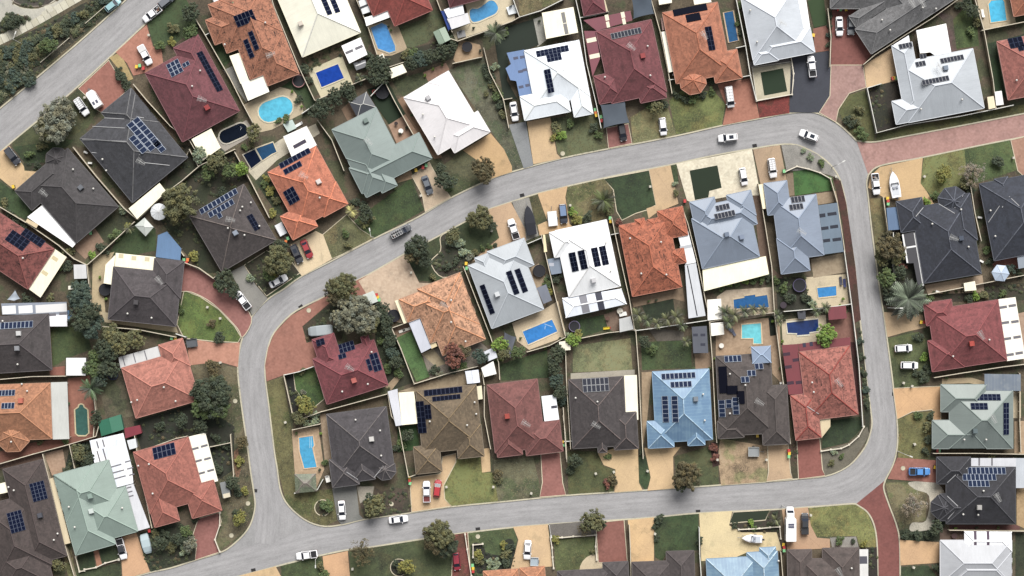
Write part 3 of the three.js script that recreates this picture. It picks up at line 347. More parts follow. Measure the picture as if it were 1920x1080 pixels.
  ['lg', [[92, 616], [160, 610], [172, 655], [126, 672], [94, 690]], { c: [78, 92, 56] }], ['pr', [[92, 690], [122, 686], [122, 704], [94, 704]]], ['pr', [[127, 710], [168, 704], [180, 790], [180, 820], [130, 824]], { c: [182, 112, 88] }], ['sa', [[180, 690], [225, 690], [250, 780], [200, 792]], { c: [106, 100, 80] }], ['pr', [[-20, 852], [60, 830], [182, 812], [182, 822], [-20, 872]], { c: [152, 90, 72] }], ['mu', [[250, 790], [370, 755], [440, 800], [438, 880], [404, 905], [385, 812], [265, 845]], { c: [56, 60, 46] }],
  ['pt', [[82, 850], [118, 842], [125, 885], [98, 892]], { c: [196, 156, 124] }], ['mu', [[132, 834], [172, 826], [182, 868], [120, 886]], { c: [50, 56, 40] }], ['lg', [[143, 1044], [174, 1033], [180, 1064], [148, 1072]], { c: [52, 68, 40] }], ['lg', [[186, 1030], [218, 1022], [224, 1048], [192, 1058]], { c: [56, 70, 44] }], ['pr', [[176, 1033], [184, 1031], [192, 1060], [182, 1063]], { c: [200, 132, 98] }], ['dp', [[230, 1006], [256, 999], [268, 1036], [281, 1072], [230, 1086], [228, 1050]], { c: [220, 166, 122] }], ['lg', [[140, 1076], [226, 1054], [228, 1086], [140, 1100]], { c: [66, 76, 48] }],
  ['dk', [[372, 972], [412, 960], [415, 978], [403, 1012], [412, 1035], [366, 1050], [369, 1022], [362, 1002]], { s: 0, e: 1, c: [164, 98, 90] }], ['so', [[290, 990], [338, 980], [366, 1002], [366, 1050], [283, 1072], [266, 1034], [262, 1000]], { c: [66, 70, 50] }], ['pc', [[92, 898], [102, 895], [134, 1018], [122, 1021]]], ['sa', [[120, 1046], [134, 1030], [142, 1080], [132, 1100]], { c: [150, 138, 100] }], ['pb', [[-20, 868], [60, 850], [80, 850], [84, 862], [-20, 884]], { c: [132, 104, 88] }], ['ld', [[385, 815], [430, 806], [436, 900], [412, 905]], { c: [46, 52, 38] }], ['sa', [[435, 850], [446, 840], [452, 880], [444, 905]], { c: [158, 118, 92] }],
];
// ---------- houses ----------
const EAVE = 2.7, PITCH = 0.44;
const rot2 = (x, y, c, s) => [x * c - y * s, x * s + y * c];
function hipFaces(polys) { // polys: {pts (metres, positive area), pl:[{a,n,d,gable}]}; returns faces and caps of the joint roof
  for (const q of polys) { if (area(q.pts) < 0) q.pts.reverse(); const n = q.pts.length; q.pl = q.pts.map((a, i) => { const b = q.pts[(i + 1) % n], l = Math.hypot(b[0] - a[0], b[1] - a[1]), d = [(b[0] - a[0]) / l, (b[1] - a[1]) / l]; return { a, b, d, l, n: [-d[1], d[0]], gable: q.gable?.includes(i) }; }); }
  const dist = (e, p) => (p[0] - e.a[0]) * e.n[0] + (p[1] - e.a[1]) * e.n[1];
  const H = (q, e, p) => q.h + PITCH * q.k * dist(e, p);
  const faces = [], caps = [];
  polys.forEach((q, qi) => {
    const roofE = q.pl.filter((e) => !e.gable);
    const others = polys.map((o, oi) => ({ o, oi })).filter(({ oi }) => oi !== qi);
    for (const e of roofE) {
      let f = q.pts.slice(); for (const k of roofE) if (k !== e) f = cut(f, (p) => H(q, k, p) - H(q, e, p) + 1e-9);
      let pieces = [f];
      for (const { o, oi } of others) {
        const eps = oi < qi ? 1e-4 : -1e-4, tests = [...o.pl.map((k) => (p) => dist(k, p)), ...o.pl.filter((k) => !k.gable).map((k) => (p) => H(o, k, p) - H(q, e, p) + eps)];
        const next = [];
        for (let pc of pieces) { let hit = pc; for (const t of tests) hit = cut(hit, t); if (hit.length < 3 || Math.abs(area(hit)) < 1e-3) { next.push(pc); continue; } for (const t of tests) { const out = cut(pc, (p) => -t(p)); if (out.length > 2 && Math.abs(area(out)) > 1e-4) next.push(out); pc = cut(pc, t); if (pc.length < 3) break; } }
        pieces = next;
      }
      for (const pc of pieces) faces.push({ pts: pc, q, e });
    }
    for (let i = 0; i < roofE.length; i++) for (let j = i + 1; j < roofE.length; j++) { // hips and ridges
      const e = roofE[i], k = roofE[j], g = (p) => H(q, e, p) - H(q, k, p);
      const hits = []; const reg = q.pts; for (let m = 0; m < reg.length; m++) { const a = reg[m], b = reg[(m + 1) % reg.length], fa = g(a), fb = g(b); if (Math.abs(fa) < 1e-7) hits.push(a); else if (fa * fb < 0 && Math.abs(fb) > 1e-7) { const t = fa / (fa - fb); hits.push([a[0] + (b[0] - a[0]) * t, a[1] + (b[1] - a[1]) * t]); } }
      if (hits.length < 2) continue; const [A, B] = hits; let lo = 0, hi = 1; const at = (t) => [A[0] + (B[0] - A[0]) * t, A[1] + (B[1] - A[1]) * t];
      const clip = (f) => { const f0 = f(A), f1 = f(B); if (f0 < 0 && f1 < 0) { hi = -1; return; } if (f0 < 0) lo = Math.max(lo, f0 / (f0 - f1)); if (f1 < 0) hi = Math.min(hi, f0 / (f0 - f1)); };
      for (const m of roofE) if (m !== e && m !== k) clip((p) => H(q, m, p) - H(q, e, p) + 1e-6);
      if (hi - lo < 1e-3) continue; let iv = [[lo, hi]];
      for (const { o } of others) { let l2 = 0, h2 = 1; const c2 = (f) => { const f0 = f(A), f1 = f(B); if (f0 < 0 && f1 < 0) { h2 = -1; return; } if (f0 < 0) l2 = Math.max(l2, f0 / (f0 - f1)); if (f1 < 0) h2 = Math.min(h2, f0 / (f0 - f1)); }; for (const m of o.pl) c2((p) => dist(m, p)); for (const m of o.pl) if (!m.gable) c2((p) => H(o, m, p) - H(q, e, p) - 1e-3); if (h2 - l2 < 1e-4) continue; iv = iv.flatMap(([a, b]) => [[a, Math.min(b, l2)], [Math.max(a, h2), b]].filter(([x, y]) => y - x > 1e-4)); }
      for (const [a, b] of iv) { const p = at(a), r = at(b); if (Math.hypot(p[0] - r[0], p[1] - r[1]) > 0.3) caps.push([[p[0], H(q, e, p), p[1]], [r[0], H(q, e, r), r[1]]]); }
    }
  });
  const top = (p) => { let best = null; for (const q of polys) { if (q.pl.some((e) => dist(e, p) < -0.3)) continue; let m = null, mh = 1e9; for (const e of q.pl) if (!e.gable) { const h = H(q, e, p); if (h < mh) { mh = h; m = e; } } if (!best || mh > best.h) best = { h: mh, e: m, q }; } return best; };
  return { faces, caps, top, H, dist };
}
const BRICK = [[214, 190, 150], [196, 160, 122], [176, 120, 92], [226, 214, 190], [150, 110, 88]];
const unit = new THREE.BoxGeometry(1, 1, 1);
const solarTex = (() => { const mk = (frame, cell, line) => { const c = document.createElement('canvas'); c.width = 48; c.height = 80; const g = c.getContext('2d'); g.fillStyle = frame; g.fillRect(0, 0, 48, 80); g.fillStyle = cell; g.fillRect(3, 3, 42, 74); g.fillStyle = line; for (let i = 1; i < 6; i++) g.fillRect(3 + i * 7 - 0.5, 3, 1, 74); for (let i = 1; i < 10; i++) g.fillRect(3, 3 + i * 7.4, 42, 1); const t = new THREE.CanvasTexture(c); t.colorSpace = THREE.SRGBColorSpace; t.magFilter = THREE.LinearFilter; return t; };
  const M = (f, c, l) => new THREE.MeshPhysicalMaterial({ map: mk(f, c, l), color: new THREE.Color(0.55, 0.55, 0.55), roughness: 0.75, specularIntensity: 0.08 });
  return { b: M('#b6bfcc', '#222b42', '#2c3852'), k: M('#3a4258', '#0c101f', '#131a2e'), g: M('#a8a9ac', '#33363f', '#3f424c'), n: M('#626a7c', '#0d1328', '#182242'), x: new THREE.MeshPhysicalMaterial({ color: alb([24, 26, 38]), roughness: 0.9, specularIntensity: 0.05 }) }; })();
const capMat = (c, f) => mat(null, c.map((v) => Math.min(255, v * f)));
let hi = 0;
// spec: {p phrase, c colour, m 'tile'|'tileb'|'metal'|'deck', a angle in degrees, r:[[x1,y1,x2,y2,o]], o:[[cx,cy,r]] bays, sol:[[cx,cy,cols,rows,w,h,style,da]], pat:[[pts,colour,[skylights]]], v:[[x,y]] vents, ch:[[x,y,colour]], ev:[[x,y]] coolers, an:[[x,y,a]] aerials, cap, gut}
function house(sp) {
  hi++; sp.c = grey(sp.c, 0.2); const A = sp.a * D, c = Math.cos(A), s = Math.sin(A), polys = [];
  const px = [];
  for (const r of sp.r) {
    const o = r[4] || {}, a = (o.t ?? sp.a) * D, cc = Math.cos(a), ss = Math.sin(a);
    const [u0, v0] = o.l ? [r[0], r[1]] : rot2(r[0], r[1], cc, -ss), [u1, v1] = o.l ? [r[2], r[3]] : rot2(r[2], r[3], cc, -ss);
    const L = Math.min(u0, u1), R = Math.max(u0, u1), T = Math.min(v0, v1), B = Math.max(v0, v1);
    const corners = [[L, T], [R, T], [R, B], [L, B]].map(([x, y]) => rot2(x, y, cc, ss)); px.push(corners);
    polys.push({ pts: corners.map(([x, y]) => P(x, y, EAVE)), h: EAVE, k: sp.k || 1, gable: o.g });
  }
  for (const [x, y, r, n = 8, da = 22.5] of sp.o || []) { const k = circ(x, y, r, n, A + da * D); px.push(k); polys.push({ pts: k.map(([u, v]) => P(u, v, EAVE)), h: EAVE, k: sp.k || 1 }); }
  let cx = 0, cy = 0; px[0].forEach(([x, y]) => { cx += x / px[0].length; cy += y / px[0].length; });
  const [ox, oz] = P(cx, cy, EAVE);
  const inside = (poly, x, y) => { let best = 1e9, inn = true; const ar = area(poly) < 0 ? [...poly].reverse() : poly; for (let i = 0; i < ar.length; i++) { const a = ar[i], b = ar[(i + 1) % ar.length], dx = b[0] - a[0], dy = b[1] - a[1], l2 = dx * dx + dy * dy, t = Math.min(1, Math.max(0, ((x - a[0]) * dx + (y - a[1]) * dy) / l2)); best = Math.min(best, Math.hypot(x - a[0] - dx * t, y - a[1] - dy * t)); if (dx * (y - a[1]) - dy * (x - a[0]) < 0) inn = false; } return inn ? -best : best; };
  HOUSES.push({ phrase: sp.p, cx, cy, dist: (x, y) => Math.min(...px.map((q) => inside(q, x, y))) });
  const g = thing('house', ox, oz, 0, 0); tag(g, sp.p, 'house', null);
  const roof = hipFaces(polys), { top, H, dist } = roof;
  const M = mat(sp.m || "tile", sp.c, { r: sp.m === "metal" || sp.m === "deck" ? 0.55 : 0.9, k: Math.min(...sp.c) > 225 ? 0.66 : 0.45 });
  const pos = [], uv = [], off = hi * 3.7;
  for (const { pts, q, e } of roof.faces) {
    const ps = area(pts) > 0 ? [...pts].reverse() : pts, sl = Math.hypot(1, PITCH * q.k);
    const V = ps.map((p) => { const u = (p[0] - e.a[0]) * e.d[0] + (p[1] - e.a[1]) * e.d[1], w = dist(e, p); return [p[0] - ox, H(q, e, p), p[1] - oz, u + off, w * sl + off]; });
    for (let i = 1; i < V.length - 1; i++) for (const w of [V[0], V[i], V[i + 1]]) { pos.push(w[0], w[1], w[2]); uv.push(w[3], w[4]); }
  }
  const rg = new THREE.BufferGeometry(); rg.setAttribute('position', new THREE.Float32BufferAttribute(pos, 3)); rg.setAttribute('uv', new THREE.Float32BufferAttribute(uv, 2)); rg.computeVertexNormals();
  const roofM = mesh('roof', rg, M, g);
  // walls under the eaves, soffit, gutters
  const walls = [], soff = [], gut = [];
  polys.forEach((q, i) => {
    const m = q.pts.reduce((a, p) => [a[0] + p[0] / q.pts.length, a[1] + p[1] / q.pts.length], [0, 0]);
    const ins = (d) => q.pts.map((p, k) => { const e0 = q.pl[(k + q.pl.length - 1) % q.pl.length], e1 = q.pl[k]; const den = 1 + e0.n[0] * e1.n[0] + e0.n[1] * e1.n[1]; return [p[0] + (e0.n[0] + e1.n[0]) / den * d - ox, p[1] + (e0.n[1] + e1.n[1]) / den * d - oz]; });
    walls.push(slab(ins(0.48 + i * 0.011), 0.02, EAVE - 0.05 - i * 0.004)); soff.push(sheet(ins(0.02), EAVE - 0.03 - i * 0.004)); void m;
    for (const e of q.pl) { let iv = [[0, 1]]; for (const o of polys) if (o !== q) { let lo = 0, h = 1; for (const k of o.pl) { const f0 = dist(k, e.a) - 0.02, f1 = dist(k, e.b) - 0.02; if (f0 < 0 && f1 < 0) { h = -1; break; } if (f0 < 0) lo = Math.max(lo, f0 / (f0 - f1)); if (f1 < 0) h = Math.min(h, f0 / (f0 - f1)); } if (h - lo > 1e-4) iv = iv.flatMap(([a, b]) => [[a, Math.min(b, lo)], [Math.max(a, h), b]].filter(([x, y]) => y - x > 1e-4)); }
      for (const [a, b] of iv) { const l = (b - a) * e.l; if (l < 0.15) continue; const t = (a + b) / 2, b0 = bx(l, 0.16, 0.12, 0, 0, 0); b0.rotateY(-Math.atan2(e.d[1], e.d[0])); b0.translate(e.a[0] + e.d[0] * e.l * t - e.n[0] * 0.055 - ox, EAVE - 0.05, e.a[1] + e.d[1] * e.l * t - e.n[1] * 0.055 - oz); gut.push(b0); } }
  });
  mesh('wall', merge(walls), mat('paver', BRICK[hi % 5], { k: 0.45 }), g);
  mesh('soffit', merge(soff), mat(null, [225, 222, 212]), g);
  mesh('gutter', merge(gut), mat(null, sp.gut || sp.c.map((v) => v * 0.82 + 34), { r: 0.5 }), g);
  // ridge caps: low three-sided strips
  const cp = []; for (const [a, b] of roof.caps) { const A3 = new THREE.Vector3(a[0] - ox, a[1], a[2] - oz), B3 = new THREE.Vector3(b[0] - ox, b[1], b[2] - oz), len = A3.distanceTo(B3); const k = new THREE.CylinderGeometry(0.15, 0.15, len, 6, 1); const d = B3.clone().sub(A3).normalize(); k.applyQuaternion(new THREE.Quaternion().setFromUnitVectors(new THREE.Vector3(0, 1, 0), d)); k.translate((A3.x + B3.x) / 2, (A3.y + B3.y) / 2 - 0.035, (A3.z + B3.z) / 2); cp.push(k); }
  if (cp.length) mesh('ridge_cap', merge(cp), sp.cap ? mat('tile', sp.cap) : capMat(sp.c, 1.05), roofM);
  // place things on the roof
  const onRoof = (x, y) => { let h = 4; let p; let t; for (let i = 0; i < 4; i++) { p = P(x, y, h); t = top(p); if (!t) return { p, h: EAVE, n: new THREE.Vector3(0, 1, 0), e: null }; h = t.h; } const sl = PITCH * t.q.k; return { p, h, n: new THREE.Vector3(-t.e.n[0] * sl, 1, -t.e.n[1] * sl).normalize(), e: t.e }; };
  for (const [x, y, cols, rows, w, hh, st = 'b', da = 0] of sp.sol || []) {
    const at = onRoof(x, y), a = A + da * D, n = at.n, u = new THREE.Vector3(Math.cos(a), 0, Math.sin(a)); u.addScaledVector(n, -u.dot(n)).normalize(); const v = new THREE.Vector3().crossVectors(u, n).normalize(); // v points down the page
    const kk = S * (CAM_H - at.h) / CAM_H, W = w * kk / Math.hypot(u.x, u.z) * 1, Hh = hh * kk / Math.hypot(v.x, v.z);
    const basis = new THREE.Matrix4().makeBasis(u, n, v), q = new THREE.Quaternion().setFromRotationMatrix(basis), o = new THREE.Vector3(at.p[0] - ox, at.h, at.p[1] - oz).addScaledVector(n, 0.14);
    for (let i = 0; i < cols; i++) for (let j = 0; j < rows; j++) { const m = mesh(st === 'x' ? 'heating_mat' : 'solar_panel', unit, solarTex[st], g); m.position.copy(o).addScaledVector(u, (i - (cols - 1) / 2) * W).addScaledVector(v, (j - (rows - 1) / 2) * Hh); m.quaternion.copy(q); m.scale.set(W * (st === 'x' ? 1 : 0.965), 0.05, Hh * (st === 'x' ? 1 : 0.975)); }
  }
  const put = (geo, m, name, x, y, dy = 0) => { const r = onRoof(x, y), o = mesh(name, geo, m, g); o.position.set(r.p[0] - ox, r.h + dy, r.p[1] - oz); o.rotation.y = -A; return o; };
  for (const [x, y] of sp.v || []) put(VENT, mat(null, [226, 224, 218], { r: 0.5 }), 'roof_vent', x, y);
  for (const [x, y, col] of sp.ch || []) { put(bx(1.15, 1.4, 1.15, 0, 0.2, 0), mat('paver', col || sp.c), 'chimney', x, y); }
  for (const [x, y, col] of sp.ev || []) { const m = put(EVAP, mat('plain', col || [150, 152, 158], { r: 0.6 }), 'evaporative_cooler', x, y, 0.1); void m; }
  for (const [x, y, a = 0] of sp.an || []) { const m = put(ANT, mat(null, [214, 214, 212], { r: 0.4, m: 0.3 }), 'aerial', x, y); m.rotation.y = -a * D; }
  for (const [x0, y0, x1, y1, w = 0.15, col = [186, 186, 188]] of sp.ln || []) { // pale flashing strips along valleys and steps
    const a = onRoof(x0, y0), b = onRoof(x1, y1), A3 = new THREE.Vector3(a.p[0] - ox, a.h + 0.05, a.p[1] - oz), B3 = new THREE.Vector3(b.p[0] - ox, b.h + 0.05, b.p[1] - oz), m = mesh('flashing', unit, mat(null, col, { r: 0.5 }), g), L = A3.distanceTo(B3);
    m.position.copy(A3).add(B3).multiplyScalar(0.5); m.quaternion.setFromUnitVectors(new THREE.Vector3(1, 0, 0), B3.sub(A3).normalize()); m.scale.set(L, 0.06, w); }
  // patio and carport roofs
  for (const [pts, col, sky, oo = {}] of sp.pat || []) {
    const h = oo.h || 2.42, q = pts.map(([x, y]) => { const p = P(x, y, h); return [p[0] - ox, p[1] - oz]; });
    let pr;
    const white = Math.min(...col) > 175;
    const pm = mat(oo.m || 'metal', col, { r: 0.5, k: white ? (Math.max(...col) > 241 ? 0.62 : 0.5) : K });
    if (oo.hip) { const hp = hipFaces([{ pts: q.map((p) => [...p]), h, k: 0.3 }]), pos2 = [], uv2 = []; for (const f of hp.faces) { const ps = area(f.pts) > 0 ? [...f.pts].reverse() : f.pts; const V = ps.map((p) => [p[0], hp.H(f.q, f.e, p), p[1], (p[0] - f.e.a[0]) * f.e.d[0] + (p[1] - f.e.a[1]) * f.e.d[1], hp.dist(f.e, p)]); for (let i = 1; i < V.length - 1; i++) for (const w of [V[0], V[i], V[i + 1]]) { pos2.push(w[0], w[1], w[2]); uv2.push(w[3], w[4]); } } const gg = new THREE.BufferGeometry(); gg.setAttribute('position', new THREE.Float32BufferAttribute(pos2, 3)); gg.setAttribute('uv', new THREE.Float32BufferAttribute(uv2, 2)); gg.computeVertexNormals(); pr = mesh('patio_roof', gg, pm, g);
      const cc2 = hp.caps.map(([a, b]) => { const A3 = new THREE.Vector3(...a), B3 = new THREE.Vector3(...b), k = new THREE.CylinderGeometry(0.16, 0.16, A3.distanceTo(B3), 6); k.applyQuaternion(new THREE.Quaternion().setFromUnitVectors(new THREE.Vector3(0, 1, 0), B3.clone().sub(A3).normalize())); k.translate((a[0] + b[0]) / 2, (a[1] + b[1]) / 2, (a[2] + b[2]) / 2); return k; }); if (cc2.length) mesh('ridge_cap', merge(cc2), mat(null, oo.cap || [250, 250, 250], { k: 0.62 }), pr);
      for (const [x, y, w, d, sc, da = 0] of sky || []) { const p0 = P(x, y, h + 0.3), l = [p0[0] - ox, p0[1] - oz], t = hp.top(l); if (!t) continue; const n = new THREE.Vector3(-t.e.n[0] * PITCH * 0.3, 1, -t.e.n[1] * PITCH * 0.3).normalize(), a = A + da * D, u = new THREE.Vector3(Math.cos(a), 0, Math.sin(a)); u.addScaledVector(n, -u.dot(n)).normalize(); const v = new THREE.Vector3().crossVectors(u, n); const m = mesh('skylight_strip', unit, mat(null, sc || [120, 118, 124], { r: 0.25 }), pr); m.position.set(l[0], t.h, l[1]).addScaledVector(n, 0.01); m.quaternion.setFromRotationMatrix(new THREE.Matrix4().makeBasis(u, n, v)); m.scale.set(w * S, 0.03, d * S); } 
    } else {
      pr = mesh('patio_roof', slab(q, h - 0.09, h), pm, g);
      for (const [x, y, w, d, sc, da = 0] of sky || []) { const p = P(x, y, h), m = mesh('skylight_strip', unit, mat(null, sc || [120, 118, 124], { r: 0.25 }), pr); m.position.set(p[0] - ox, h + 0.004, p[1] - oz); m.rotation.y = -(A + da * D); m.scale.set(w * S, 0.03, d * S); }
    }
    const mx = q.reduce((a, p) => [a[0] + p[0] / q.length, a[1] + p[1] / q.length], [0, 0]);
    for (const p of q) { const m = mesh('post', POST, mat(null, [220, 215, 200]), g); m.position.set(p[0] + (mx[0] - p[0]) * 0.05, (h - 0.1) / 2, p[1] + (mx[1] - p[1]) * 0.05); m.scale.y = h - 0.1; }
  }
  return g;
}
const POST = bx(0.1, 1, 0.1);
const VENT = merge([cyl(0.09, 0.09, 0.7, 8, 0, 0.25, 0), new THREE.SphereGeometry(0.26, 10, 6, 0, 7, 0, 1.7).translate(0, 0.55, 0)]);
const EVAP = merge([bx(1.15, 0.75, 1.15, 0, 0.35, 0), bx(0.95, 0.12, 0.95, 0, 0.78, 0), bx(0.7, 0.8, 0.7, 0, -0.2, 0)]);
const ANT = merge([cyl(0.03, 0.03, 2.2, 6, 0, 0.9, 0), bx(2.3, 0.06, 0.06, 0.3, 1.9, 0), ...[-0.7, -0.4, -0.1, 0.2, 0.5, 0.8, 1.1, 1.4].map((x, i) => bx(0.05, 0.05, 1.5 - i * 0.09, x, 1.94, 0)), bx(0.05, 0.05, 1.2, 0, 1.4, 0), bx(0.9, 0.05, 0.05, 0, 1.4, 0)]);
const WHT = [255, 255, 255], CRM = [255, 248, 222], GRY = [128, 126, 132], W2 = [232, 234, 238];
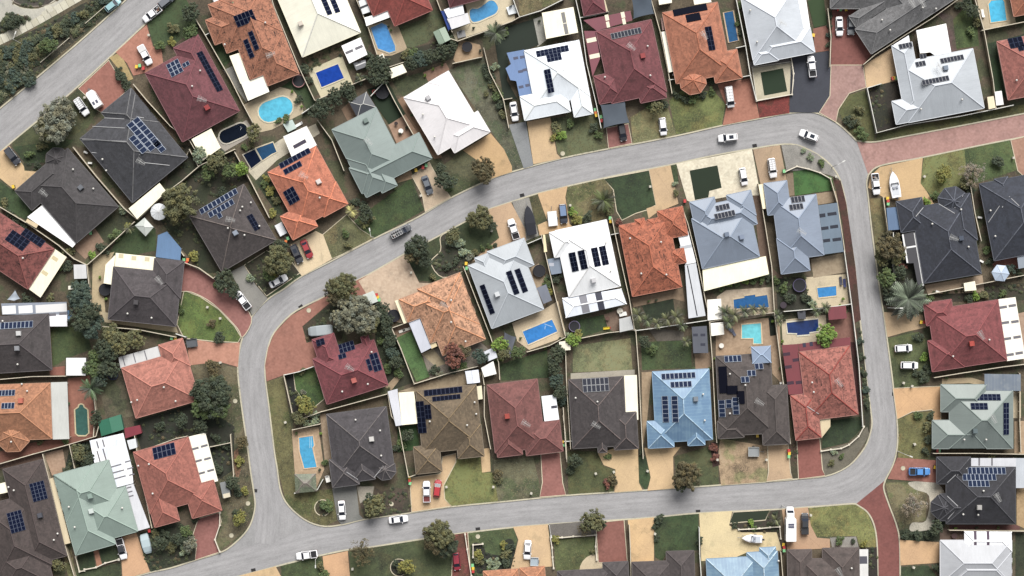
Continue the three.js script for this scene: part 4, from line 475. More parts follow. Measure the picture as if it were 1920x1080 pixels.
// one entry per house: outline of every wing on the survey sheet, roof cover, and what stands on the roof
const HOUSE_DATA = [
  { p: 'maroon house with long solar strip', c: [136, 70, 78], a: -28.5, r: [[272, 137, 449, 208], [325, 90, 420, 155]], sol: [[393, 134, 2, 9, 5.6, 9.2, 'k'], [328, 128, 3, 3, 8.5, 9.5, 'b'], [349, 121, 2, 1, 7, 9, 'b']], v: [[361, 162], [376, 133]], ch: [[389, 202, [170, 70, 70]]], an: [[379, 187, 20]], pat: [[[[359, 261], [396, 241], [414, 277], [380, 301]], CRM]] },
  { p: 'charcoal house with stepped garage front', c: [76, 77, 84], a: -39.3, cap: [120, 120, 122], ln: [[196, 221, 233, 223], [171, 236, 234, 240], [154, 262, 238, 265], [172, 286, 262, 290], [271, 305, 318, 310], [236, 216, 270, 221]], r: [[150, 260, 352, 295], [190, 211, 298, 229]], sol: [[270, 252, 2, 7, 13, 9.6, 'b', -2], [259, 271, 1, 4, 13, 9.6, 'b', -2], [297, 273, 1, 3, 12, 9.6, 'b', -2]], v: [[193, 299], [200, 320]], an: [[265, 303, 30]], pat: [[[[241, 391], [299, 343], [312, 359], [257, 411]], CRM]] },
  { p: 'charcoal house with octagonal corner bay', c: [80, 76, 78], a: -41, r: [[143, 456, 127, 278], [28, 358, 135, 329]], o: [[107, 298, 22]], v: [[138, 318], [176, 354]], ev: [[152, 352, [110, 114, 122]]], an: [[84, 361, 40]], pat: [[[[80, 384], [51, 407], [136, 464], [143, 456]], WHT], [[[51, 410], [48, 416], [68, 428], [72, 421]], [226, 206, 170]]] },
  { p: 'red tiled house at the west edge', c: [150, 78, 72], m: 'tileb', a: 33.5, r: [[102, 467, -72, 460]], sol: [[33, 451, 4, 3, 10, 7.5, 'k'], [62, 446, 5, 2, 9, 7, 'k']], v: [[44, 484]], pat: [[[[103, 467], [125, 482], [76, 558], [54, 542]], [248, 240, 214], [[103, 485, 7, 12, [222, 208, 170], 90], [84, 512, 7, 12, [222, 208, 170], 90]]]] },
  { p: 'dark grey house behind cream courtyard', c: [88, 80, 84], a: 6, r: [[213, 500, 330, 612], [290, 484, 338, 560]], v: [[240, 588], [285, 596]], an: [[300, 524, 50]], ev: [[256, 567, [70, 66, 70]]], pat: [[[[217, 474], [292, 482], [289, 507], [215, 500]], CRM, [[227, 480, 9, 8, [226, 214, 180]], [251, 484, 9, 8, [226, 214, 180]], [276, 486, 9, 8, [226, 214, 180]]]], [[[216, 478], [198, 496], [194, 531], [211, 534], [214, 501]], CRM], [[[296, 441], [313, 434], [340, 466], [338, 488], [292, 482]], [102, 136, 176]]] },
  { p: 'brown pyramid roofed house with blue panels', c: [86, 78, 78], a: -30.3, cap: [118, 108, 104], r: [[355, 405, 518, 450]], sol: [[410, 378, 9, 1, 8.9, 11.5, 'b'], [415, 391, 6, 1, 8.9, 11.5, 'b'], [412, 404, 1, 1, 8.9, 11.5, 'b'], [475, 417, 2, 4, 5.5, 8, 'k']], v: [[428, 428], [455, 388], [459, 441], [487, 424], [471, 380], [451, 395]], ev: [[442, 437, [150, 160, 176]]], an: [[432, 412, 10]] },
  { p: 'brown house with white patio row', c: [84, 76, 78], a: -3.5, r: [[91, 588, -60, 703]], sol: [[28, 610, 9, 1, 7.6, 12.5, 'b']], v: [[6, 602], [34, 683]], ev: [[33, 653], [36, 625, [220, 220, 220]]], pat: [[[[2, 569], [125, 566], [126, 590], [4, 590]], [150, 158, 172], [[17, 581, 25, 15, WHT], [48, 580, 26, 14, WHT], [96, 578, 58, 15, [238, 238, 238]]]], [[[91, 590], [126, 590], [126, 612], [93, 612]], [238, 238, 242], [[98, 590, 14, 5], [118, 588, 14, 5]]]] },
  { p: 'salmon house with pale side roof', c: [208, 126, 108], m: 'tile', a: -16, r: [[228, 690, 374, 750], [297, 647, 357, 686]], v: [[308, 726], [247, 754], [258, 750], [330, 752]], pat: [[[[222, 670], [296, 649], [302, 671], [226, 691]], [226, 226, 226], [[232, 677, 2, 18, GRY], [252, 671, 2, 18, GRY], [273, 666, 2, 18, GRY]]]] },
  { p: 'orange tiled house at the west edge', c: [200, 132, 92], a: -2, r: [[94, 718, -60, 828]], o: [[24, 816, 33]], sol: [[13, 737, 5, 1, 6.2, 11, 'b'], [15, 761, 4, 1, 6.2, 11, 'b']], v: [[42, 720], [52, 733], [22, 828]], ch: [[40, 751, [210, 120, 100]]], pat: [[[[95, 717], [126, 716], [130, 823], [99, 824]], [216, 218, 214]]] },
  { p: 'mint green metal roofed house', c: [156, 180, 168], m: 'metal', a: -15.6, k: 0.9, r: [[100, 891, 217, 1020], [100, 891, 228, 950], [235, 912, 169, 1021], [157, 1008, 192, 1013]], v: [[130, 950], [141, 988], [230, 952]], ev: [[170, 930, [150, 172, 162]], [172, 958, [220, 230, 226]]], pat: [[[[168, 826], [231, 812], [247, 875], [250, 906], [219, 914], [205, 862], [177, 868]], [238, 240, 244], [[185, 856, 2.5, 22], [196, 852, 2.5, 22], [183, 834, 2.5, 14], [194, 831, 2.5, 14], [218, 873, 20, 2.5, GRY, 0], [222, 884, 22, 2.5, GRY], [225, 895, 22, 2.5, GRY], [240, 865, 12, 2.5, GRY], [244, 878, 12, 2.5, GRY], [247, 890, 10, 2.5, GRY]], { m: 'deck' }], [[[236, 911], [250, 907], [281, 989], [257, 996]], [232, 234, 240], [[242, 914, 9, 2.5, GRY], [244, 922, 9, 2.5, GRY], [246, 930, 9, 2.5, GRY]], { h: 2.3 }], [[[93, 898], [101, 895], [132, 1018], [121, 1021]], [230, 214, 180], null, { h: 2.2 }]] },
  { p: 'brick red house with cream patio roof', c: [190, 108, 92], m: 'tile', a: -15.4, r: [[250, 848, 385, 935], [270, 915, 337, 976], [345, 915, 416, 957]], sol: [[308, 846, 5, 2, 8.6, 11, 'n']], v: [[260, 873], [280, 870], [287, 925]], pat: [[[[353, 819], [385, 811], [409, 902], [378, 910]], [250, 246, 230], [[366, 841, 13, 4], [383, 836, 13, 4], [372, 864, 13, 4], [389, 860, 13, 4], [378, 887, 13, 4], [395, 882, 13, 4]]]] },
  { p: 'dark brown house in the southwest corner', c: [86, 72, 70], a: -14, r: [[5, 880, 125, 1042], [-40, 950, 100, 1060], [-20, 1030, 102, 1095]], sol: [[72, 921, 4, 5, 6.2, 7, 'n'], [30, 978, 4, 5, 6.2, 7.8, 'n']], v: [[17, 913], [27, 919], [109, 1000], [102, 1012]], ev: [[76, 966, [80, 82, 92]]], pat: [[[[-10, 974], [11, 970], [26, 1028], [-4, 1034]], CRM], [[[-6, 908], [10, 904], [15, 923], [-4, 927]], CRM]] },
  { p: 'orange tiled house with two solar arrays', c: [186, 116, 84], m: 'tileb', a: -21.4, r: [[411, 0, 552, 117], [472, 84, 561, 138], [390, 9, 530, 59], [385, 38, 501, 46]], sol: [[459, 34, 5, 2, 7.6, 10.5, 'n'], [476, 76, 1, 4, 10, 9.2, 'n'], [467, 91, 1, 4, 10, 9.2, 'n']], v: [[498, 43], [422, 84]], an: [[507, 105, -20]], pat: [[[[430, 105], [449, 99], [467, 151], [451, 157]], CRM], [[[452, 156], [494, 140], [505, 172], [465, 189]], [255, 252, 236]]] },
  { p: 'blown out cream metal roofed house', c: [255, 252, 230], m: 'metal', a: -22.9, gut: [246, 240, 214], r: [[567, 107, 618, -77]], sol: [[612, 12, 1, 4, 10, 8.4, 'n'], [627, 8, 1, 4, 10, 8.4, 'n']], ev: [[564, 45, [226, 214, 200]]], pat: [[[[640, 86], [676, 70], [689, 102], [655, 119]], WHT, [[655, 97, 15, 5], [673, 89, 15, 5]]]] },
  { p: 'red roofed house with white side awnings', c: [172, 74, 66], a: -22.9, r: [[740, 49, 770, -78], [700, 30, 770, -60]], pat: [[[[687, 49], [683, 33], [729, 20], [732, 32]], [246, 246, 246]], [[[672, 2], [690, -6], [694, 22], [680, 27]], [236, 238, 240], [[683, 12, 18, 4, [60, 60, 66]]], { h: 2.3 }]] },
  { p: 'maroon house with kidney shaped pool', c: [116, 52, 58], a: -15, r: [[844, 14, 900, -70]], pat: [[[[832, 18], [867, 6], [871, 26], [840, 34]], [236, 238, 244]], [[[838, 35], [877, 24], [882, 43], [847, 55]], [236, 236, 240], null, { h: 2.3 }]] },
  { p: 'bright white house with blue side patio', c: [238, 246, 255], m: 'metal', a: -11.1, k: 0.9, gut: [240, 244, 248], r: [[983, 95, 1106, 180], [1050, 82, 1112, 213], [975, 181, 1070, 209]], sol: [[1036, 96, 8, 2, 7.7, 6, 'n'], [1039, 108, 4, 2, 7, 7, 'n'], [1030, 152, 2, 5, 6, 9, 'n']], an: [[1056, 133, 30]], pat: [[[[950, 99], [983, 93], [998, 177], [974, 181], [968, 152], [957, 150], [948, 128], [958, 120]], [112, 142, 190], [[967, 109, 9, 5, [90, 94, 116]], [979, 107, 8, 5, [90, 94, 116]], [976, 134, 9, 5, [90, 94, 116]], [984, 131, 8, 5, [90, 94, 116]], [977, 163, 9, 5, [90, 94, 116]], [989, 160, 8, 5, [90, 94, 116]]]]] },
  { p: 'maroon house with slate shade sail carport', c: [142, 72, 78], a: -12.2, r: [[1118, 59, 1250, 172], [1113, 143, 1173, 185], [1192, 150, 1250, 183]], sol: [[1174, 63, 9, 1, 6.4, 12, 'g']], ch: [[1205, 105, [170, 80, 80]]], v: [[1214, 87], [1219, 142], [1134, 145]], an: [[1181, 88, 40]], pat: [[[[1094, 38], [1182, 20], [1186, 38], [1119, 58]], [128, 60, 74], [[1138, 33, 7, 11, CRM], [1140, 46, 6, 11, CRM], [1168, 28, 7, 11, CRM], [1170, 40, 6, 11, CRM]]], [[[1095, 58], [1118, 58], [1125, 110], [1111, 144]], [128, 60, 74], [[1109, 75, 18, 8, CRM], [1115, 105, 19, 8, CRM]]]] },
  { p: 'orange house with black roof heating', c: [208, 126, 92], a: -11, cap: [190, 120, 92], r: [[1242, 24, 1371, 137], [1331, 102, 1392, 146]], o: [[1299, 152, 26]], sol: [[1294, 19, 1, 1, 64, 13, 'x'], [1300, 33, 1, 1, 27, 15, 'x'], [1331, 72, 2, 5, 6.5, 9, 'k']], an: [[1318, 66, 60]] },
  { p: 'pale white metal house by asphalt drive', c: [222, 230, 242], m: 'metal', a: -11, k: 0.9, gut: [236, 240, 246], r: [[1412, 113, 1491, -25], [1419, 71, 1528, 98], [1408, 90, 1460, 113]], v: [[1406, 20], [1419, 79]], an: [[1463, 44, 30]], pat: [[[[1495, 0], [1511, -4], [1519, 51], [1506, 54]], WHT]] },
  { p: 'grey tiled house on red brick forecourt', c: [122, 122, 124], a: -33.4, r: [[1603, 55, 1802, -10], [1557, -70, 1700, 16, { t: 0 }], [1606, 52, 1700, -40]], v: [[1653, 38], [1668, 57], [1729, 15], [1754, 17]], an: [[1706, 6, 60], [1725, 6, 60]] },
  { p: 'pale grey metal house with scattered panels', c: [206, 214, 224], m: 'metal', a: -10.9, k: 0.85, gut: [226, 230, 236], r: [[1824, 91, 1703, 230], [1672, 86, 1734, 205], [1672, 190, 1760, 218]], sol: [[1698, 86, 4, 1, 6.3, 10, 'g'], [1733, 104, 2, 1, 6, 9, 'g'], [1726, 120, 3, 1, 6.3, 10, 'g'], [1785, 111, 7, 1, 6.3, 10, 'g'], [1754, 151, 8, 1, 6.4, 10, 'g']], ev: [[1772, 128, [128, 142, 160]]], v: [[1803, 187], [1726, 205]], an: [[1757, 124, 60]], pat: [[[[1718, 57], [1774, 44], [1784, 100], [1756, 106], [1744, 98], [1725, 100]], [252, 252, 250], null, { m: 'deck' }], [[[1675, 84], [1704, 66], [1706, 78], [1694, 86]], [240, 240, 244], null, { h: 2.3 }]] },
  { p: 'salmon tiled house at the east edge', c: [190, 110, 98], a: -11, r: [[1869, 78, 1990, 168]], sol: [[1905, 80, 3, 2, 9, 10, 'k'], [1918, 90, 2, 1, 9, 10, 'k']], v: [[1905, 151]] },
  { p: 'orange roofed corner house in the northeast', c: [196, 116, 84], a: -11, r: [[1901, 31, 1970, -70]] },
  { p: 'white gabled house with peach driveway', c: [240, 236, 238], m: 'metal', a: -30.9, k: 0.9, gut: [246, 242, 240], r: [[757, 183, 905, 240], [829, 248, 919, 247], [803, 155, 862, 192]], v: [[793, 215], [815, 257]], ev: [[803, 184, [200, 200, 204]]] },
  { p: 'sage green house by the curve', c: [142, 160, 156], m: 'metal', a: -27, r: [[444, 499, 537, 622, { l: 1 }], [444, 560, 500, 642, { l: 1 }], [440, 578, 587, 632, { l: 1 }], [474, 596, 506, 648, { l: 1 }]], an: [[690, 265, 40]], ev: [[686, 227, [120, 138, 132]]] },
  { p: 'bright salmon house with twin solar arrays', c: [222, 126, 92], a: -28.6, cap: [236, 146, 112], r: [[286, 524, 389, 645, { l: 1 }], [267, 608, 320, 658, { l: 1 }], [338, 600, 390, 648, { l: 1 }]], sol: [[553, 297, 7, 1, 9.2, 11, 'n'], [549, 315, 4, 1, 9.2, 11, 'n'], [547, 367, 3, 3, 7.7, 9.6, 'n']], ev: [[598, 341, [236, 226, 220]]], v: [[600, 371]], an: [[569, 329, 30]], pat: [[[[531, 256], [575, 236], [594, 272], [548, 297]], [250, 248, 244], [[562, 270, 26, 7, [70, 64, 80]]], { h: 2.5 }]] },
  { p: 'navy tiled house with octagonal bay', c: [58, 63, 78], a: -9.5, cap: [98, 102, 114], ln: [[1760, 382, 1790, 400], [1790, 390, 1806, 365], [1717, 406, 1731, 389]], r: [[1709, 390, 1840, 513], [1770, 370, 1833, 450], [1680, 378, 1738, 428]], o: [[1786, 377, 28]], v: [[1801, 393], [1815, 463], [1747, 420]], ev: [[1801, 447, [62, 74, 94]]], an: [[1783, 446, 20]], pat: [[[[1692, 439], [1714, 434], [1733, 534], [1721, 536], [1713, 493], [1702, 494]], [60, 60, 66], [[1708, 463, 22, 3, WHT], [1697, 466, 3, 54, WHT], [1723, 486, 3, 100, WHT]]]] },
  { p: 'navy tiled house at the east edge', c: [60, 66, 82], a: -11, cap: [98, 102, 114], ln: [[1853, 417, 1874, 386], [1879, 389, 1893, 368], [1896, 372, 1911, 386]], r: [[1836, 345, 1982, 466], [1864, 336, 1899, 380], [1911, 332, 1990, 400], [1894, 361, 1930, 400]], v: [[1856, 395], [1865, 443]], pat: [[[[1907, 481], [1930, 476], [1930, 500], [1910, 504]], [150, 160, 172]]] },
  { p: 'deep red house with palm in front', c: [158, 76, 78], a: -8.6, r: [[1757, 695, 1871, 562], [1731, 569, 1790, 603], [1748, 697, 1800, 630]], ch: [[1821, 644, [196, 84, 74]]], v: [[1854, 637], [1786, 668]], an: [[1835, 626, 60]], pat: [[[[1872, 561], [1904, 557], [1923, 672], [1888, 677]], [252, 246, 232], [[1881, 576, 14, 5], [1898, 573, 14, 5], [1885, 605, 14, 5], [1903, 603, 14, 5], [1889, 635, 14, 5], [1907, 632, 14, 5], [1894, 665, 14, 5], [1911, 662, 14, 5]]]] },
  { p: 'sage green house with curved grey patio', c: [140, 155, 150], m: 'metal', a: 0, r: [[1780, 732, 1899, 841], [1764, 721, 1850, 772], [1748, 788, 1850, 841]], sol: [[1844, 745, 8, 2, 8, 5.8, 'n'], [1836, 762, 4, 2, 8, 6, 'n'], [1886, 785, 2, 6, 6, 10, 'n']], an: [[1858, 782, 60]], v: [[1807, 824], [1848, 824]], ev: [[1827, 808, [96, 112, 116]]], pat: [[[[1846, 701], [1914, 702], [1914, 733], [1846, 732]], [128, 138, 150], null, { h: 2.78, m: 'deck' }]] },
  { p: 'black tiled house with three solar rows', c: [54, 54, 62], a: 0, cap: [82, 82, 88], ln: [[1777, 973, 1796, 951], [1776, 930, 1796, 949], [1776, 905, 1792, 890], [1795, 891, 1814, 877]], r: [[1774, 876, 1904, 982], [1756, 857, 1820, 907], [1762, 926, 1850, 976]], o: [[1768, 951, 24]], sol: [[1850, 883, 9, 1, 7.9, 13, 'b'], [1836, 895, 8, 1, 7.9, 12, 'b'], [1835, 907, 5, 1, 7.9, 12, 'b']], ev: [[1835, 951, [186, 184, 180]]], v: [[1843, 920], [1805, 964], [1833, 965]], an: [[1866, 929, 60]], pat: [[[[1816, 859], [1905, 859], [1905, 875], [1816, 874]], [222, 224, 230], [[1836, 866, 3, 14], [1860, 866, 3, 14]]], [[[1905, 859], [1930, 859], [1930, 915], [1905, 915]], [206, 212, 220], null, { h: 2.35 }]] },
  { p: 'white metal house in the southeast corner', c: [204, 208, 216], m: 'metal', a: 0, k: 0.8, gut: [240, 240, 244], r: [[1763, 1013, 1897, 1095], [1779, 1035, 1897, 1100]], pat: [[[[1808, 996], [1897, 997], [1897, 1033], [1808, 1032]], [244, 246, 250], [[1829, 1004, 5, 16, [96, 80, 96]], [1829, 1024, 5, 15, [96, 80, 96]], [1853, 1004, 5, 16, [96, 80, 96]], [1853, 1024, 5, 15, [96, 80, 96]]], { hip: 1, h: 2.9 }]] },
  { p: 'pale blue house beside rectangular pool', c: [198, 206, 215], m: 'metal', a: -20.5, k: 0.85, r: [[648, 774, 752, 900, { l: 1 }], [690, 762, 764, 816, { l: 1 }], [664, 765, 690, 800, { l: 1 }]], sol: [[914, 561, 1, 6, 10, 9.6, 'k'], [961, 530, 1, 5, 11, 9.2, 'k'], [977, 526, 1, 5, 11, 9.2, 'k']], ev: [[932, 552, [226, 230, 234]]], pat: [[[[1006, 540], [1024, 533], [1035, 563], [1019, 570]], [120, 126, 140], null, { h: 2.3 }]] },
  { p: 'white house with four black arrays', c: [250, 252, 255], m: 'metal', a: -12, gut: [250, 250, 252], r: [[1137, 412, 1067, 557], [1030, 436, 1092, 472]], sol: [[1076, 491, 2, 4, 6.3, 9, 'k'], [1093, 487, 2, 4, 6.3, 9, 'k'], [1117, 482, 2, 4, 6.3, 9, 'k'], [1132, 479, 2, 4, 6.3, 9, 'k']], v: [[1136, 455], [1145, 508]], ev: [[1113, 526, [214, 214, 218]]], pat: [[[[1054, 559], [1165, 541], [1175, 570], [1061, 596]], [226, 232, 242], [[1094, 562, 14, 17, [142, 142, 150]], [1098, 579, 14, 15, [142, 142, 150]], [1123, 556, 12, 16, [62, 64, 78]], [1127, 573, 12, 16, [62, 64, 78]]], { hip: 1, h: 2.45 }]] },
  { p: 'orange red tiled house with twin gablets', c: [196, 104, 72], m: 'tileb', a: -11, r: [[1186, 556, 1253, 406], [1161, 423, 1220, 470], [1232, 396, 1290, 440], [1190, 412, 1214, 440], [1214, 412, 1239, 440], [1256, 470, 1287, 492]], v: [[1239, 454], [1249, 515], [1181, 447], [1202, 513]], pat: [[[[1270, 437], [1290, 433], [1305, 492], [1285, 496]], [238, 240, 242], [[1286, 463, 22, 6, [196, 200, 206]]]], [[[1284, 497], [1305, 493], [1323, 592], [1291, 597]], [222, 226, 232], [[1298, 545, 2, 96, [50, 50, 56]]], { h: 2.3 }]] },
  { p: 'slate blue house with cream rear patio', c: [150, 166, 190], m: 'metal', a: -12.2, r: [[1317, 504, 1404, 387], [1293, 379, 1350, 420], [1362, 366, 1418, 404], [1300, 390, 1420, 420]], sol: [[1355, 389, 4, 1, 6.5, 11, 'g'], [1359, 403, 6, 1, 6.5, 11, 'g']], ev: [[1362, 440, [120, 134, 156]], [1390, 445, [136, 150, 174]]], pat: [[[[1317, 505], [1436, 480], [1442, 514], [1320, 546]], [255, 250, 220]]] },
  { p: 'slate blue house with skylit side patio', c: [150, 166, 192], m: 'metal', a: -7.5, r: [[1448, 375, 1545, 478], [1465, 514, 1510, 440], [1432, 344, 1483, 398]], sol: [[1496, 374, 4, 1, 6.5, 12, 'g'], [1493, 388, 4, 1, 6.5, 11, 'g']], an: [[1499, 434, 30]], pat: [[[[1534, 385], [1570, 380], [1582, 472], [1546, 477]], [110, 128, 146], [[1542, 404, 11, 7, [44, 48, 60]], [1560, 401, 17, 6, [44, 48, 60]], [1546, 428, 15, 6, [44, 48, 60]], [1564, 425, 15, 6, [44, 48, 60]], [1550, 451, 13, 6, [44, 48, 60]], [1569, 449, 16, 6, [44, 48, 60]]]], [[[1422, 346], [1431, 345], [1436, 391], [1430, 392]], [248, 238, 204], null, { h: 2.3 }]] },
  { p: 'tan orange tiled house with white patio', c: [214, 154, 116], m: 'tileb', a: -21, cap: [224, 160, 120], r: [[536, 786, 622, 920, { l: 1 }], [497, 792, 570, 838, { l: 1 }], [523, 800, 622, 890, { l: 1 }]], v: [[846, 563], [846, 604], [873, 640]], an: [[832, 570, 30]], pat: [[[[766, 604], [787, 597], [800, 630], [809, 652], [790, 662]], [212, 216, 228]], [[[800, 630], [811, 626], [820, 649], [809, 654]], [236, 218, 176], null, { h: 2.35 }], [[[740, 564], [748, 562], [764, 605], [757, 607]], [244, 232, 198], null, { h: 2.3 }]] },
  { p: 'maroon house with stepped solar panels', c: [150, 70, 78], a: -17.5, r: [[613, 758, 701, 637], [585, 637, 644, 683], [676, 632, 700, 660]], sol: [[650, 651, 4, 2, 7.5, 8.5, 'n'], [642, 668, 2, 1, 7.5, 9, 'n'], [704, 679, 2, 3, 7.5, 11.5, 'n'], [692, 684, 1, 2, 7.5, 11.5, 'n'], [601, 642, 2, 2, 8, 6, 'k']], ch: [[664, 713, [200, 112, 104]]], v: [[697, 660], [690, 720], [642, 734]], an: [[655, 688, 30]] },
  { p: 'charcoal house with turret like bay', c: [84, 80, 84], a: -7.5, cap: [112, 106, 106], ln: [[650, 885, 671, 899], [701, 896, 717, 876]], r: [[612, 777, 740, 882], [617, 862, 674, 908], [652, 830, 704, 898]], o: [[722, 880, 21]], v: [[667, 787], [713, 807], [715, 854]], ev: [[697, 823, [222, 220, 216]]] },
  { p: 'olive tan house with black solar arrays', c: [128, 108, 82], a: -6, cap: [140, 120, 92], r: [[780, 733, 905, 838], [775, 838, 829, 884], [853, 800, 908, 855]], sol: [[831, 734, 9, 1, 8, 11, 'k'], [837, 746, 7, 1, 7.6, 8.5, 'k'], [790, 782, 2, 6, 8, 10, 'k'], [803, 772, 2, 3, 6, 9, 'k']], v: [[806, 790], [893, 776], [876, 797], [890, 754]], pat: [[[[727, 734], [745, 729], [754, 797], [742, 799]], [228, 230, 238]], [[[747, 736], [776, 734], [785, 794], [754, 797]], CRM, null, { h: 2.35 }]] },
  { p: 'dusty red house with curved front path', c: [144, 84, 80], a: -7, r: [[913, 722, 1023, 838], [980, 796, 1056, 846], [926, 800, 980, 852]], ch: [[951, 780, [180, 80, 70]]], an: [[984, 792, 30]], pat: [[[[1015, 743], [1042, 740], [1050, 797], [1022, 800]], [240, 244, 248], [[1039, 763, 11, 5, [80, 80, 90]]]]] },
  { p: 'charcoal brown house with cream side patio', c: [82, 74, 76], a: -3.5, cap: [112, 100, 98], r: [[1066, 712, 1176, 835], [1148, 775, 1197, 841], [1118, 790, 1138, 848]], sol: [[1117, 722, 6, 2, 8.2, 12.6, 'g']], v: [[1079, 746], [1120, 753]], an: [[1115, 795, 30]], pat: [[[[1170, 704], [1194, 703], [1197, 787], [1174, 789]], [250, 242, 220], [[1180, 774, 8, 2, [40, 40, 44]]]]] },
  { p: 'sky blue metal roofed house', c: [122, 166, 206], m: 'deck', a: -3, cap: [176, 204, 226], r: [[1223, 697, 1336, 824], [1213, 790, 1264, 838], [1288, 796, 1322, 834]], sol: [[1272, 705, 8, 1, 8, 11, 'b'], [1277, 721, 5, 1, 8, 11, 'b'], [1248, 767, 1, 6, 12, 8.2, 'b'], [1266, 767, 1, 6, 12, 8.2, 'b']], ev: [[1304, 748, [130, 140, 150]]], v: [[1318, 739], [1321, 788]] },
  { p: 'brown house with scattered solar panels', c: [92, 82, 80], a: -3, r: [[1342, 668, 1452, 812], [1425, 724, 1481, 832], [1345, 790, 1395, 820]], sol: [[1374, 673, 4, 1, 8, 12, 'b'], [1423, 687, 2, 1, 8, 11, 'b'], [1409, 700, 2, 1, 8, 11, 'b'], [1397, 712, 2, 1, 8, 11, 'b'], [1356, 712, 1, 1, 15, 50, 'x'], [1373, 731, 1, 1, 20, 16, 'x'], [1389, 745, 1, 1, 14, 24, 'x'], [1354, 766, 1, 4, 12, 8, 'b'], [1367, 757, 1, 2, 11, 8, 'b'], [1380, 761, 1, 4, 12, 8, 'b']], an: [[1420, 752, 30]], v: [[1368, 701], [1368, 775], [1397, 722]], pat: [[[[1408, 650], [1445, 648], [1446, 680], [1411, 682]], [148, 166, 192], null, { hip: 1, cap: [158, 176, 200], h: 3.7 }]] },
  { p: 'mottled red tiled house with maroon verandah', c: [184, 106, 92], m: 'tileb', a: -7, cap: [160, 74, 66], ln: [[1512, 761, 1535, 776]], r: [[1498, 660, 1609, 777], [1482, 742, 1540, 820]], v: [[1522, 717], [1525, 735]], an: [[1569, 715, 50]], pat: [[[[1466, 647], [1496, 645], [1506, 739], [1479, 740]], [126, 52, 60], [[1475, 664, 13, 6, [70, 46, 60]], [1492, 675, 12, 6, [70, 46, 60]], [1478, 688, 13, 6, [70, 46, 60]], [1482, 718, 13, 6, [70, 46, 60]], [1498, 717, 12, 6, [70, 46, 60]]]], [[[1496, 645], [1594, 632], [1595, 650], [1500, 662]], [126, 52, 60], [[1508, 647, 6, 8, [60, 56, 76]], [1521, 645, 6, 8, [60, 56, 76]]], { h: 2.35 }], [[[1537, 776], [1557, 774], [1557, 800], [1540, 822]], [226, 208, 172], null, { h: 2.3 }]] },
  { p: 'small orange roofed house at the bottom', c: [214, 138, 96], a: -4, r: [[974, 1065, 1025, 1120], [906, 1071, 975, 1120]] },
  { p: 'charcoal bottom house with brick driveway', c: [88, 80, 82], a: -3, r: [[1130, 1055, 1181, 1120], [1045, 1071, 1150, 1120]] },
  { p: 'charcoal bottom house with peach driveway', c: [88, 78, 78], a: -2, r: [[1185, 1054, 1262, 1120], [1249, 1034, 1304, 1120]] },
  { p: 'striped blue metal roofed house', c: [128, 168, 200], m: 'deck', a: -3, cap: [190, 212, 228], r: [[1324, 1048, 1424, 1120], [1400, 1036, 1462, 1120], [1424, 1027, 1456, 1060]], v: [[1459, 1051]] },
  { p: 'brown tiled house behind the motorhome', c: [98, 84, 80], a: -1, r: [[1476, 1031, 1523, 1110], [1542, 1028, 1612, 1110], [1500, 1048, 1600, 1110]], v: [[1596, 1065]], an: [[1570, 1068, 60]], pat: [[[[1611, 1030], [1628, 1030], [1628, 1090], [1611, 1090]], [240, 240, 238], [[1619, 1050, 14, 14, [90, 90, 100]]]]] },
  { p: 'small maroon roof at the top', c: [138, 66, 76], a: -11, r: [[1095, 30, 1122, -50]], pat: [[[[1128, 0], [1134, -2], [1140, 21], [1131, 24]], [230, 216, 180]]] },
];
for (const h of HOUSE_DATA) house(h);
for (const [k, pts, o] of PATCHES) patch(k, pts, o || {});
// ---------- pools ----------
function pool(pts, col, label, o = {}) {
  const q = M2(o.s ? smooth(pts, true, 4) : pts, LAND), cx = q.reduce((a, p) => a + p[0], 0) / q.length, cz = q.reduce((a, p) => a + p[1], 0) / q.length, loc = q.map(([x, z]) => [x - cx, z - cz]);
  const t = thing('swimming_pool', cx, cz, 0, LAND); tag(t, label, 'swimming pool');
  const wm = new THREE.MeshPhysicalMaterial({ color: alb(col).multiplyScalar(1.28), map: TX.water, roughness: o.cover ? 0.9 : 0.12, specularIntensity: o.cover ? 0.1 : 0.8 });
  mesh(o.cover ? 'pool_cover' : 'water', slab(loc, 0, 0.115 + (o.cover ? 0.03 : 0)), wm, t);
  mesh('coping', band(loc, 0.34, 0, 0.17, true), mat('concrete', o.rim || [232, 222, 196]), t);
  for (const [x, y, w, d, c, a = 0] of o.steps || []) { const p = P(x, y), m = mesh('step', bx(w * S, 0.03, d * S), mat(null, c), t); m.position.set(p[0] - cx, 0.13, p[1] - cz); m.rotation.y = -a * D; }
  return t;
}
const capsule = (x, y, L, r, a) => { const o = []; for (let i = 0; i <= 8; i++) { const t = -Math.PI / 2 + i * Math.PI / 8; o.push([L / 2 - r + Math.cos(t) * r, Math.sin(t) * r]); } for (let i = 0; i <= 8; i++) { const t = Math.PI / 2 + i * Math.PI / 8; o.push([-(L / 2 - r) + Math.cos(t) * r, Math.sin(t) * r]); } return o.map(([u, v]) => { const c = Math.cos(a * D), s = Math.sin(a * D); return [x + u * c - v * s, y + u * s + v * c]; }); };
pool(capsule(517, 205, 68, 20.5, -20), [98, 200, 232], 'light blue round ended pool on pale paving below orange tiled house');
pool(capsule(438, 250, 58, 14, -24), [20, 28, 42], 'dark blue covered pool with white letters behind maroon house', { cover: 1, rim: [206, 200, 186], steps: [[445, 240, 2, 7, [210, 214, 220], 60], [450, 238, 7, 2, [210, 214, 220], 20], [452, 242, 2, 5, [210, 214, 220], 40]] });
pool([[455, 290], [478, 279], [491, 302], [471, 317]], [20, 30, 52], 'navy covered half of a rectangular pool above the salmon house', { cover: 1, rim: [190, 184, 170] });
